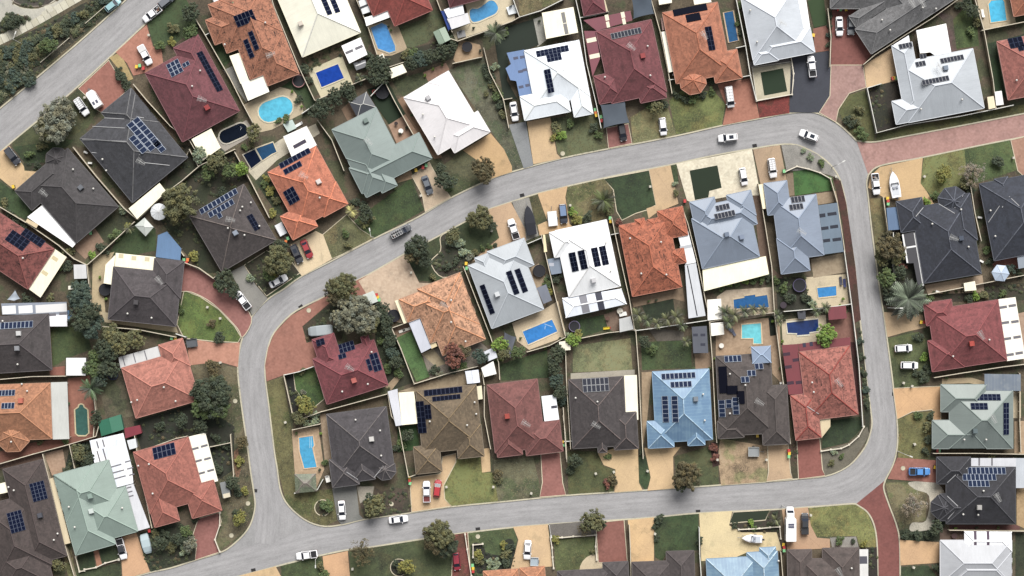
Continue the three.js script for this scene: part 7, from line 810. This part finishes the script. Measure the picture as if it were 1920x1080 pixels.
const DESC = { dark: 'dark green', green: 'mid green', olive: 'olive green', grey: 'grey green', brown: 'brownish', bright: 'bright green', yellow: 'yellow green', teal: 'deep green', bare: 'bare grey', sage: 'pale sage', rust: 'rusty leaved' };
// prototypes, unit radius 1, scaled when placed
const CR = { big: [0, 1, 2].map(() => crownGeo(1, 0.8, 210, 48, 0.05, { lobes: 9 })), mid: [0, 1, 2].map(() => crownGeo(1, 0.8, 130, 36, 0.07, { lobes: 7 })), small: [0, 1, 2].map(() => crownGeo(1, 0.75, 64, 28, 0.11, { lobes: 5, tight: 1.4 })), sparse: [0, 1].map(() => crownGeo(1, 0.9, 110, 20, 0.045, { lobes: 9, tight: 1.2 })) };
const TRUNK = (() => { const g = [cyl(0.045, 0.08, 1.0, 7, 0, 0.5, 0)]; for (let i = 0; i < 6; i++) { const a = i * 1.05, k = cyl(0.015, 0.035, 0.8, 5, 0, 0.4, 0); k.rotateZ(0.75); k.rotateY(a); k.translate(0, 0.7 + (i % 3) * 0.08, 0); g.push(k); } return merge(g); })();
const barkM = mat('soil', [112, 96, 80]);
function tree(px, py, rpx, c, o = {}) {
  const r = rpx * S * 1.1, h = o.h ?? Math.min(r * 1.0 + 0.5, 4.4), small = r < 1.7 && !o.tree, [x, z] = P(px, py, small ? r * 0.6 : h), t = thing(o.name || (small ? 'shrub' : 'tree'), x, z, rr(0, 6.28)), S1 = r > 3 ? CR.big : r > 1.7 ? CR.mid : CR.small, G = o.sparse || c === 'bare' ? CR.sparse : S1;
  near(t, o.w || `${DESC[c]} ${small ? 'rounded shrub' : r > 3.6 ? 'large spreading tree' : r > 2.4 ? 'tree' : 'small tree'}`, small ? 'shrub' : 'tree', px, py);
  const k = mesh('crown', G[Math.floor(rnd() * G.length)], LM[c], t), cy = small ? r * 0.5 : h; k.scale.set(r * rr(0.95, 1.12), r * (small ? 0.8 : 0.85), r * rr(0.95, 1.12)); k.position.y = cy; k.rotation.y = rr(0, 6.28);
  const tr = mesh(small ? 'stem' : 'trunk', TRUNK, barkM, t); tr.scale.set(r * 0.9, (small ? cy : h * 0.95), r * 0.9);
  return t;
}
for (const a of [
  ...Array.from({ length: 44 }, (_, i) => [(i * 37 % 64) - 10 + (i % 3) * 2, 92 + (i * 53 % 78) - (i * 37 % 64) * 0.18, 6 + (i * 29 % 6), ['dark', 'teal', 'dark', 'olive', 'dark', 'grey'][i % 6]]), ...[[66, 80], [80, 74], [92, 66], [106, 58], [118, 50], [130, 44], [142, 34], [156, 26], [168, 16], [182, 6], [196, 0], [76, 92], [98, 78], [122, 62]].map(([x, y], i) => [x, y, 8 + (i * 5 % 4), ['dark', 'dark', 'teal', 'olive'][i % 4]]), [90, 84, 14, 'green'], [44, 112, 11, 'teal'], [24, 40, 13, 'dark'], [34, 36, 10, 'dark'], [14, 50, 9, 'dark'], [20, 160, 10, 'olive'], [50, 92, 10, 'dark'], [60, 108, 9, 'olive'],
  [110, 228, 34, 'grey'], [92, 242, 22, 'olive'], [132, 218, 14, 'grey'], [228, 143, 10, 'dark'], [234, 154, 10, 'dark'], [240, 164, 9, 'dark'], [223, 134, 8, 'dark'], [356, 22, 18, 'dark'], [325, 52, 11, 'olive'], [358, 60, 13, 'green'], [440, 6, 14, 'sage'], [430, 14, 8, 'green'], [300, 84, 10, 'green'], [323, 78, 8, 'yellow'],
  [336, 378, 34, 'olive'], [330, 405, 18, 'olive'], [404, 302, 18, 'olive'], [430, 318, 15, 'green'], [451, 318, 14, 'bright'], [390, 325, 12, 'green'], [375, 290, 13, 'sage'], [412, 288, 11, 'dark'], [418, 360, 8, 'dark'], [362, 480, 10, 'yellow'], [420, 525, 18, 'dark'], [408, 535, 9, 'green'], [437, 545, 12, 'dark'], [520, 488, 27, 'olive'], [528, 465, 14, 'dark'], [505, 515, 13, 'green'], [514, 517, 8, 'yellow'], [468, 522, 8, 'sage'], [500, 335, 8, 'yellow'], [508, 358, 9, 'yellow'], [518, 375, 8, 'olive'], [512, 400, 8, 'yellow'], [495, 345, 7, 'green'],
  [476, 248, 14, 'olive'], [458, 276, 7, 'green'], [470, 272, 7, 'olive'], [601, 202, 21, 'dark'], [560, 186, 9, 'dark'], [536, 222, 8, 'green'], [522, 226, 7, 'green'], [570, 128, 10, 'dark'], [580, 150, 7, 'dark'], [230, 394, 9, 'sage'], [216, 440, 11, 'green'], [196, 470, 9, 'dark'], [188, 462, 7, 'dark'], [174, 478, 8, 'bright'], [240, 425, 7, 'yellow'], [130, 470, 10, 'olive'], [18, 400, 9, 'dark'], [8, 380, 10, 'olive'], [32, 412, 8, 'dark'], [46, 424, 7, 'dark'], [70, 310, 7, 'dark'], [55, 290, 9, 'green'], [78, 275, 10, 'olive'],
  [154, 562, 24, 'teal'], [162, 595, 26, 'dark'], [172, 612, 22, 'teal'], [150, 545, 18, 'teal'], [206, 622, 14, 'olive'], [222, 642, 20, 'olive'], [252, 636, 18, 'olive'], [200, 655, 20, 'dark'], [180, 664, 14, 'green'], [205, 690, 18, 'dark'], [176, 692, 16, 'green'], [190, 712, 14, 'teal'], [128, 500, 10, 'dark'], [50, 562, 11, 'dark'], [95, 560, 9, 'olive'], [116, 500, 8, 'green'], [180, 785, 12, 'dark'], [240, 720, 8, 'teal'],
  [396, 742, 33, 'dark'], [380, 765, 20, 'green'], [412, 765, 22, 'green'], [404, 722, 18, 'olive'], [400, 690, 13, 'brown'], [412, 634, 11, 'dark'], [340, 585, 6, 'green'], [338, 575, 5, 'green'], [396, 606, 8, 'brown'], [455, 830, 12, 'brown'], [448, 865, 9, 'yellow'], [438, 905, 14, 'dark'], [446, 922, 10, 'dark'], [458, 920, 8, 'yellow'], [450, 972, 12, 'yellow'], [442, 962, 8, 'dark'], [424, 835, 10, 'dark'], [405, 820, 9, 'dark'], [350, 995, 12, 'green'], [335, 1010, 12, 'dark'], [358, 1020, 12, 'grey'], [320, 1025, 11, 'olive'], [300, 1020, 14, 'dark'], [345, 1030, 10, 'sage'], [290, 1000, 8, 'olive'], [366, 975, 7, 'dark'], [310, 1000, 8, 'dark'], [398, 870, 10, 'dark'], [412, 880, 8, 'dark'], [375, 800, 14, 'dark'], [340, 790, 12, 'dark'], [300, 800, 10, 'dark'],
  [148, 850, 14, 'olive'], [165, 862, 12, 'dark'], [158, 838, 9, 'dark'], [126, 880, 7, 'dark'], [110, 1060, 12, 'olive'], [60, 1078, 9, 'olive'], [122, 826, 7, 'green'], [75, 830, 6, 'olive'],
  [642, 532, 24, 'olive'], [628, 552, 18, 'brown'], [650, 548, 18, 'olive'], [672, 590, 33, 'grey'], [655, 572, 18, 'grey'], [690, 606, 22, 'olive'], [640, 600, 18, 'grey'], [716, 580, 13, 'dark'], [722, 600, 13, 'dark'], [724, 620, 12, 'dark'], [732, 640, 12, 'dark'], [736, 660, 12, 'teal'], [742, 680, 13, 'dark'], [746, 700, 9, 'green'], [716, 640, 9, 'green'], [726, 690, 9, 'green'], [852, 668, 20, 'rust', { sparse: 0 }], [866, 658, 14, 'brown'], [901, 669, 13, 'teal'], [815, 694, 9, 'dark'], [825, 702, 7, 'grey'], [850, 690, 10, 'dark'], [868, 688, 9, 'green'], [938, 645, 13, 'bright'], [945, 662, 12, 'olive'], [935, 668, 9, 'bright'], [970, 660, 12, 'green'],
  [782, 464, 22, 'dark'], [776, 478, 16, 'brown'], [794, 486, 14, 'dark'], [850, 442, 13, 'olive'], [862, 455, 9, 'sage'], [846, 456, 8, 'sage'], [870, 474, 10, 'sage'], [880, 480, 8, 'grey'], [890, 472, 7, 'olive'], [905, 466, 6, 'green'], [918, 462, 6, 'green'], [928, 460, 5, 'dark'], [900, 408, 22, 'olive'], [915, 416, 14, 'dark'], [885, 410, 12, 'olive'], [855, 490, 8, 'dark'], [838, 500, 8, 'dark'], [812, 520, 8, 'olive'],
  [902, 321, 22, 'brown'], [915, 316, 13, 'brown'], [835, 338, 16, 'dark'], [828, 318, 12, 'dark'], [842, 350, 10, 'green'], [686, 402, 14, 'dark'], [692, 412, 11, 'olive'], [676, 414, 9, 'green'], [666, 378, 9, 'dark'], [680, 385, 9, 'dark'], [720, 352, 7, 'dark'], [708, 360, 8, 'dark'], [738, 348, 7, 'green'], [652, 460, 8, 'olive'], [648, 438, 8, 'green'],
  [715, 120, 14, 'dark'], [735, 145, 9, 'olive'], [700, 118, 12, 'dark'], [770, 118, 14, 'dark'], [788, 110, 14, 'teal'], [806, 104, 14, 'dark'], [824, 100, 14, 'dark'], [842, 94, 13, 'dark'], [850, 80, 11, 'dark'], [760, 102, 10, 'olive'], [775, 100, 10, 'green'], [720, 140, 15, 'dark'], [700, 145, 13, 'dark'], [690, 104, 10, 'dark'], [676, 150, 10, 'dark'], [652, 168, 14, 'dark'], [630, 180, 14, 'dark'], [660, 182, 12, 'dark'], [912, 130, 9, 'dark'], [918, 145, 10, 'dark'], [926, 160, 10, 'olive'], [932, 178, 10, 'green'], [938, 195, 9, 'dark'], [944, 214, 8, 'olive'], [928, 126, 8, 'sage'], [948, 60, 8, 'green'], [912, 176, 6, 'olive'],
  [1044, 240, 10, 'olive'], [1052, 252, 10, 'bright'], [1038, 258, 8, 'yellow'], [1070, 232, 8, 'green'], [1112, 240, 9, 'dark'], [1122, 252, 8, 'green'], [1232, 204, 14, 'olive'], [1222, 198, 9, 'green'], [1246, 196, 8, 'dark'], [1285, 186, 9, 'dark'], [1300, 186, 9, 'green'], [1316, 178, 8, 'dark'], [1335, 172, 8, 'green'], [1334, 152, 7, 'dark'], [1268, 178, 8, 'dark'], [1598, 232, 10, 'dark'], [1610, 244, 9, 'green'], [1605, 225, 10, 'olive'], [1588, 225, 9, 'dark'], [1612, 205, 10, 'olive'], [1618, 255, 9, 'green'], [1385, 30, 6, 'green'], [1384, 45, 6, 'green'], [1388, 60, 6, 'dark'], [1389, 10, 6, 'green'], [1556, 30, 6, 'dark'], [1556, 48, 6, 'dark'], [1555, 66, 6, 'teal'], [1553, 84, 6, 'dark'],
  [1825, 20, 13, 'dark'], [1832, 40, 11, 'olive'], [1812, 8, 12, 'dark'], [1820, 60, 10, 'green'], [1798, 10, 9, 'dark'], [1770, 326, 13, 'yellow'], [1765, 335, 8, 'bright'], [1822, 322, 20, 'bare'], [1812, 340, 12, 'olive'], [1872, 302, 11, 'dark'], [1752, 366, 8, 'green'], [1738, 378, 8, 'bright'], [1820, 355, 9, 'dark'], [1808, 348, 8, 'olive'],
  [1668, 462, 26, 'brown'], [1682, 478, 18, 'olive'], [1655, 480, 16, 'olive'], [1660, 520, 18, 'green'], [1685, 510, 13, 'dark'], [1668, 545, 13, 'dark'], [1690, 500, 9, 'rust'], [1850, 468, 8, 'green'], [1856, 490, 8, 'dark'], [1740, 560, 10, 'green'], [1830, 555, 9, 'bright'], [1845, 552, 8, 'olive'], [1815, 560, 8, 'dark'], [1880, 550, 8, 'green'], [1895, 505, 9, 'teal'], [1912, 514, 8, 'dark'], [1733, 670, 8, 'bright'], [1738, 690, 8, 'dark'], [1722, 632, 10, 'dark'], [1735, 705, 11, 'dark'], [1718, 700, 7, 'dark'], [1745, 780, 8, 'dark'], [1738, 800, 10, 'olive'], [1742, 824, 10, 'dark'], [1735, 846, 8, 'dark'], [1720, 780, 8, 'green'], [1755, 990, 13, 'dark'], [1765, 982, 9, 'dark'], [1712, 948, 22, 'bare'], [1708, 945, 8, 'sage'], [1700, 1003, 9, 'dark'], [1722, 1004, 9, 'dark'], [1742, 1005, 9, 'dark'], [1860, 856, 7, 'olive'], [1758, 1064, 10, 'dark'],
  [1287, 890, 27, 'brown'], [1280, 902, 18, 'dark'], [1298, 884, 17, 'olive'], [1147, 900, 11, 'brown'], [1138, 906, 9, 'rust'], [1078, 865, 13, 'dark'], [1070, 882, 9, 'dark'], [1140, 856, 7, 'green'], [1202, 846, 6, 'dark'], [932, 888, 10, 'brown'], [934, 900, 8, 'olive'], [700, 948, 20, 'olive'], [692, 940, 12, 'dark'], [710, 935, 10, 'brown'], [826, 1002, 28, 'olive'], [818, 1020, 21, 'brown'], [836, 1022, 21, 'dark'], [812, 998, 18, 'brown'], [678, 1036, 22, 'brown', { sparse: 1 }], [764, 1062, 14, 'yellow'], [754, 1070, 9, 'olive'], [742, 1058, 8, 'dark'], [896, 1040, 10, 'yellow'], [898, 1052, 9, 'olive'], [918, 1056, 8, 'sage'], [932, 1055, 8, 'sage'], [928, 1068, 8, 'sage'], [916, 1066, 7, 'green'], [948, 1040, 10, 'olive'], [956, 1028, 9, 'dark'], [950, 1056, 9, 'dark'], [944, 1022, 8, 'yellow'], [1112, 978, 20, 'olive', { sparse: 0 }], [1122, 982, 12, 'dark'], [1095, 992, 13, 'brown', { sparse: 1 }], [1042, 1012, 8, 'yellow'], [1112, 1034, 7, 'olive'], [1228, 988, 6, 'dark'], [1232, 1010, 6, 'dark'], [1236, 974, 10, 'dark'], [1408, 980, 7, 'bright'], [1414, 990, 6, 'green'], [1378, 985, 6, 'dark'], [1575, 1014, 8, 'green'], [1600, 1015, 5, 'dark'], [1620, 1020, 8, 'yellow'], [1312, 1015, 8, 'dark'], [600, 1062, 8, 'olive'], [608, 1075, 9, 'green'],
  [1550, 628, 18, 'bright', { tree: 1 }], [1510, 560, 9, 'dark'], [1522, 570, 8, 'sage'], [1470, 540, 10, 'green'], [1480, 560, 10, 'dark'], [1352, 540, 6, 'green'], [1366, 534, 6, 'bright'], [1382, 530, 7, 'green'], [1398, 526, 7, 'bright'], [1412, 524, 8, 'green'], [1428, 522, 9, 'green'], [1440, 520, 8, 'dark'], [1456, 526, 8, 'green'], [1075, 636, 13, 'bright'], [1084, 628, 9, 'yellow'], [1066, 628, 7, 'sage'], [1040, 674, 14, 'dark', { name: 'hedge_tree' }], [1042, 694, 14, 'dark'], [1044, 714, 14, 'teal'], [1048, 734, 13, 'dark'], [1046, 660, 13, 'dark'], [1052, 750, 10, 'teal'], [1210, 640, 12, 'dark'], [1222, 655, 10, 'green'], [1035, 520, 9, 'dark'], [1026, 530, 9, 'green'], [1030, 545, 8, 'yellow'], [1045, 522, 9, 'dark'], [1102, 408, 11, 'dark'], [1082, 410, 10, 'yellow'], [1075, 398, 8, 'bright'], [1140, 395, 8, 'olive'], [1160, 418, 7, 'rust'], [1265, 345, 6, 'sage'], [1268, 362, 6, 'olive'], [572, 760, 16, 'yellow'], [560, 785, 12, 'olive'], [568, 696, 7, 'olive'], [589, 790, 9, 'sage'], [574, 794, 7, 'sage'], [590, 778, 8, 'sage'], [614, 947, 11, 'green'], [568, 736, 6, 'grey'], [609, 868, 6, 'green'], [1582, 585, 8, 'green'], [1564, 848, 6, 'sage'], [1578, 856, 6, 'green'], [1558, 868, 6, 'olive'], [1338, 838, 8, 'rust'], [1340, 858, 8, 'rust'], [1520, 294, 7, 'sage'], [1540, 306, 8, 'green'], [1506, 282, 5, 'sage'], [764, 815, 12, 'dark'], [752, 832, 10, 'green'], [744, 840, 8, 'dark'], [1612, 640, 7, 'teal'], [1615, 670, 7, 'dark'], [1620, 700, 7, 'dark'], [1624, 730, 7, 'teal'], [1626, 760, 7, 'dark'],
]) tree(...a);
// palms: a trunk and a head of arching fronds, each frond cut into leaflets
const frondGeo = (() => { const pos = [], N = 14; for (let i = 0; i < N; i++) { const t = (i + 0.6) / N, x = t, y = 0.42 * t - 0.75 * t * t, w = 0.17 * Math.sin(Math.PI * Math.min(1, t * 0.9 + 0.1)) + 0.03; for (const s of [-1, 1]) { const a = [x - 0.02, y, 0], b = [x + 0.05, y + 0.005, 0], c = [x + w * 0.55, y - 0.1 * w - 0.02, s * w]; pos.push(...a, ...(s > 0 ? c : b), ...(s > 0 ? b : c)); } if (i < N - 1) { const t2 = (i + 1.6) / N, y2 = 0.42 * t2 - 0.75 * t2 * t2; pos.push(x, y, -0.012, x, y, 0.012, t2, y2, 0.012, x, y, -0.012, t2, y2, 0.012, t2, y2, -0.012); } } const g = new THREE.BufferGeometry(); g.setAttribute('position', new THREE.Float32BufferAttribute(pos, 3)); g.setAttribute('uv', new THREE.Float32BufferAttribute(new Float32Array(pos.length / 3 * 2), 2)); g.computeVertexNormals(); return g; })();
const frondM = (c) => mat(null, c, { ds: 1, r: 0.6 });
function palm(px, py, rpx, h, col, n, label, name = 'palm_tree') { const [x, z] = P(px, py, h), t = thing(name, x, z), r = rpx * S; if (label) tag(t, label, 'palm'); else near(t, 'feathery palm', 'palm', px, py); mesh('trunk', cyl(r * 0.05 + 0.06, r * 0.06 + 0.1, h, 9, 0, h / 2, 0), barkM, t); for (let i = 0; i < n; i++) { const f = mesh('frond', frondGeo, frondM(col.map((v) => v * [0.5, 1, 1.3, 0.75][i % 4])), t), k = i % 3; f.position.set(0, h - 0.05, 0); f.rotation.set(0, i * 2.399, 0.55 - k * 0.33 + rr(-0.1, 0.1), 'YXZ'); const s = r * [0.85, 1.02, 1.06][k] * rr(0.92, 1.08); f.scale.set(s, s, s * 1.1); } }
palm(1703, 560, 38, 3.2, [116, 128, 108], 46, 'huge grey green date palm beside the east street');
palm(930, 62, 21, 5, [90, 102, 74], 26, 'tall feathery palm between white patios and dark turf'); palm(1132, 376, 22, 2.2, [84, 94, 52], 26, 'spiky palm on the lawn of white array house'); palm(170, 728, 22, 5, [74, 98, 62], 18, 'green palm beside the terracotta pool paving'); palm(659, 396, 12, 1.2, [190, 184, 120], 26, 'pale yellow spiky yucca below the salmon house', 'yucca'); palm(681, 420, 10, 1, [170, 170, 110], 18, 'small pale yucca at the edge of rich lawn', 'yucca');
for (const [x, y, r] of [[1360, 586, 18], [1376, 590, 16], [1396, 584, 14], [1412, 580, 15], [1430, 580, 13], [1365, 604, 14], [1196, 590, 16], [1212, 600, 15], [1250, 598, 18], [1268, 594, 15], [1232, 606, 13], [1458, 590, 12], [1530, 584, 12], [1548, 576, 14], [1278, 610, 14], [1454, 974, 13], [1286, 640, 13], [1460, 604, 11], [242, 428, 11], [674, 144, 9]]) palm(x, y, r * rr(0.75, 1.0), rr(2, 4), [[88, 100, 62], [70, 84, 54], [104, 108, 70]][Math.round(x) % 3], 16);
// pot plants on terraces and beside walls
const POT = cyl(0.26, 0.2, 0.42, 10, 0, 0.21, 0);
for (const [x, y] of [[729, 50], [733, 57], [797, 142], [812, 130], [829, 122], [802, 160], [772, 216], [888, 53], [930, 45], [1011, 40], [1216, 565], [1230, 563], [1448, 602], [1466, 640], [1462, 690], [1340, 672], [1345, 690], [1352, 700], [1580, 560], [1574, 572], [1470, 600], [1050, 634], [1022, 652], [976, 634], [556, 812], [602, 812], [600, 880], [130, 756], [174, 772], [750, 250], [762, 240], [780, 262], [548, 172], [566, 200], [470, 240], [585, 130], [640, 166], [1774, 708], [1790, 990], [1830, 989], [1870, 989], [1300, 690], [1330, 690], [200, 560], [188, 520], [850, 85], [900, 96]]) { const [X, Z] = P(x, y), t = thing('pot_plant', X, Z); near(t, 'small leafy pot plant', 'pot plant', x, y); mesh('pot', POT, mat(null, [[150, 86, 64], [120, 118, 114], [72, 68, 66]][(x + y) % 3]), t); const k = mesh('foliage', CR.small[(x + y) % 3], LM[['dark', 'green', 'bright'][x % 3]], t); k.scale.setScalar(0.42); k.position.y = 0.62; }
// low leafy ground cover in the beds and the reserve: too many to count
{
  const lp = (() => { const pos = [], nor = []; for (let i = 0; i < 14; i++) { const a = i * 2.399, r = Math.sqrt((i + 0.5) / 14) * 0.8, c = new THREE.Vector3(Math.cos(a) * r, 0.25 + 0.35 * (1 - r) + (i % 3) * 0.1, Math.sin(a) * r), n = new THREE.Vector3(Math.cos(a) * 0.5, 1, Math.sin(a) * 0.5).normalize(), u = new THREE.Vector3(Math.cos(a), 0.1, Math.sin(a)), v = new THREE.Vector3(-Math.sin(a), 0, Math.cos(a)); const q = [c.clone().addScaledVector(u, -0.3), c.clone().addScaledVector(v, 0.2), c.clone().addScaledVector(u, 0.35), c.clone().addScaledVector(v, -0.2)]; for (const k of [0, 1, 2, 0, 2, 3]) { pos.push(q[k].x, q[k].y, q[k].z); nor.push(n.x, n.y, n.z); } } const b = new THREE.BufferGeometry(); b.setAttribute('position', new THREE.Float32BufferAttribute(pos, 3)); b.setAttribute('normal', new THREE.Float32BufferAttribute(nor, 3)); return b; })();
  const spots = [], inP = (q, x, y) => { let c = false; for (let i = 0, j = q.length - 1; i < q.length; j = i++) if ((q[i][1] > y) !== (q[j][1] > y) && x < (q[j][0] - q[i][0]) * (y - q[i][1]) / (q[j][1] - q[i][1]) + q[i][0]) c = !c; return c; };
  const fill = (q, per, s0, s1, th = 0.42) => { const xs = q.map((p) => p[0]), ys = q.map((p) => p[1]), x0 = Math.min(...xs), x1 = Math.max(...xs), y0 = Math.min(...ys), y1 = Math.max(...ys), n = Math.round((x1 - x0) * (y1 - y0) * S * S * per); for (let i = 0; i < n; i++) { const x = rr(x0, x1), y = rr(y0, y1); if (inP(q, x, y) && fbm(x / 320, y / 320, 9, 201, 3) > th) spots.push([x, y, rr(s0, s1)]); } };
  for (const [k, q] of PATCHES) if (k === 'so' || k === 'mu') fill(q, 1.1, 0.2, 0.55);
  fill([[-20, 100], [30, 84], [110, 46], [190, 4], [230, -10], [160, 52], [80, 112], [10, 180], [-30, 200]], 3.4, 0.45, 1.0, 0.34); fill([[13, 26], [47, 30], [61, 33], [28, 50], [-4, 64], [-4, 48]], 3, 0.4, 0.8, 0.2); fill([[-20, 150], [60, 100], [30, 170], [-20, 210]], 2.5, 0.4, 0.9, 0.4); fill([[1606, 620], [1613, 620], [1631, 780], [1624, 800]], 3, 0.3, 0.6);
  const im = new THREE.InstancedMesh(lp, new THREE.MeshStandardMaterial({ color: 0xffffff, roughness: 0.9, side: THREE.DoubleSide }), spots.length), M = new THREE.Matrix4(), e = new THREE.Euler(), pal = [[70, 80, 54], [90, 96, 62], [52, 64, 46], [104, 92, 66], [120, 122, 92], [66, 58, 46]].map((c) => alb(c, 0.5));
  spots.forEach(([x, y, s], i) => { const [X, Z] = P(x, y); e.set(0, rr(0, 6.28), 0); M.makeRotationFromEuler(e).scale(new THREE.Vector3(s, s * 0.8, s)).setPosition(X, LAND + 0.01, Z); im.setMatrixAt(i, M); im.setColorAt(i, pal[Math.floor(rnd() * rnd() * 5.99)]); });
  // grass tufts standing in the lawns
  const tp = (() => { const pos = []; for (let i = 0; i < 7; i++) { const a = i * 0.9, c = Math.cos(a), s = Math.sin(a), r = 0.25 + (i % 3) * 0.3; pos.push(c * r * 0.4 + s * 0.3, 0, s * r * 0.4 - c * 0.3, c * r * 0.4 - s * 0.3, 0, s * r * 0.4 + c * 0.3, c * (r + 0.5), 0.45 - (i % 2) * 0.15, s * (r + 0.5)); } const b = new THREE.BufferGeometry(); b.setAttribute('position', new THREE.Float32BufferAttribute(pos, 3)); const n = new Float32Array(pos.length); for (let i = 1; i < n.length; i += 3) n[i] = 1; b.setAttribute('normal', new THREE.BufferAttribute(n, 3)); return b; })();
  const tufts = [];
  for (const [k, q, o = {}] of PATCHES) { const d = KIND[k]; if (d[0] !== 'lawn') continue; const c = grey(o.c || d[3], 0.12), xs = q.map((p) => p[0]), ys = q.map((p) => p[1]), x0 = Math.min(...xs), x1 = Math.max(...xs), y0 = Math.min(...ys), y1 = Math.max(...ys), n = Math.round((x1 - x0) * (y1 - y0) * S * S * 9); for (let i = 0; i < n; i++) { const x = rr(x0, x1), y = rr(y0, y1); if (inP(q, x, y) && rnd() < 0.25 + 1.2 * fbm(x / 240, y / 240, 14, 231, 3) - 0.25) tufts.push([x, y, rr(0.08, 0.2), c]); } }
  const ti = new THREE.InstancedMesh(tp, new THREE.MeshStandardMaterial({ color: 0xffffff, roughness: 0.95, side: THREE.DoubleSide }), tufts.length), tc = new THREE.Color();
  tufts.forEach(([x, y, s, c], i) => { const [X, Z] = P(x, y); e.set(0, rr(0, 6.28), 0); M.makeRotationFromEuler(e).scale(new THREE.Vector3(s, s * 0.7, s)).setPosition(X, LAND + 0.012, Z); ti.setMatrixAt(i, M); const m = Math.pow(2, rr(-0.7, 0.7)), w = rr(-0.08, 0.16); tc.copy(alb(c, 0.5)); tc.r *= m * (1 + w); tc.g *= m; tc.b *= m * (1 - w); ti.setColorAt(i, tc); });
  ti.name = 'grass'; ti.castShadow = ti.receiveShadow = true; ti.userData = { kind: 'stuff', label: 'short uneven grass tufts growing over all the lawns', category: 'grass' }; scene.add(ti); console.log('tufts', tufts.length);
  im.name = 'undergrowth'; im.castShadow = im.receiveShadow = true; im.userData = { kind: 'stuff', label: 'low leafy ground cover filling the garden beds and reserve', category: 'undergrowth' }; scene.add(im); console.log('cover', spots.length);
}
finishLabels();
camera.updateMatrixWorld(); camera.updateProjectionMatrix();
renderer.render(scene, camera);
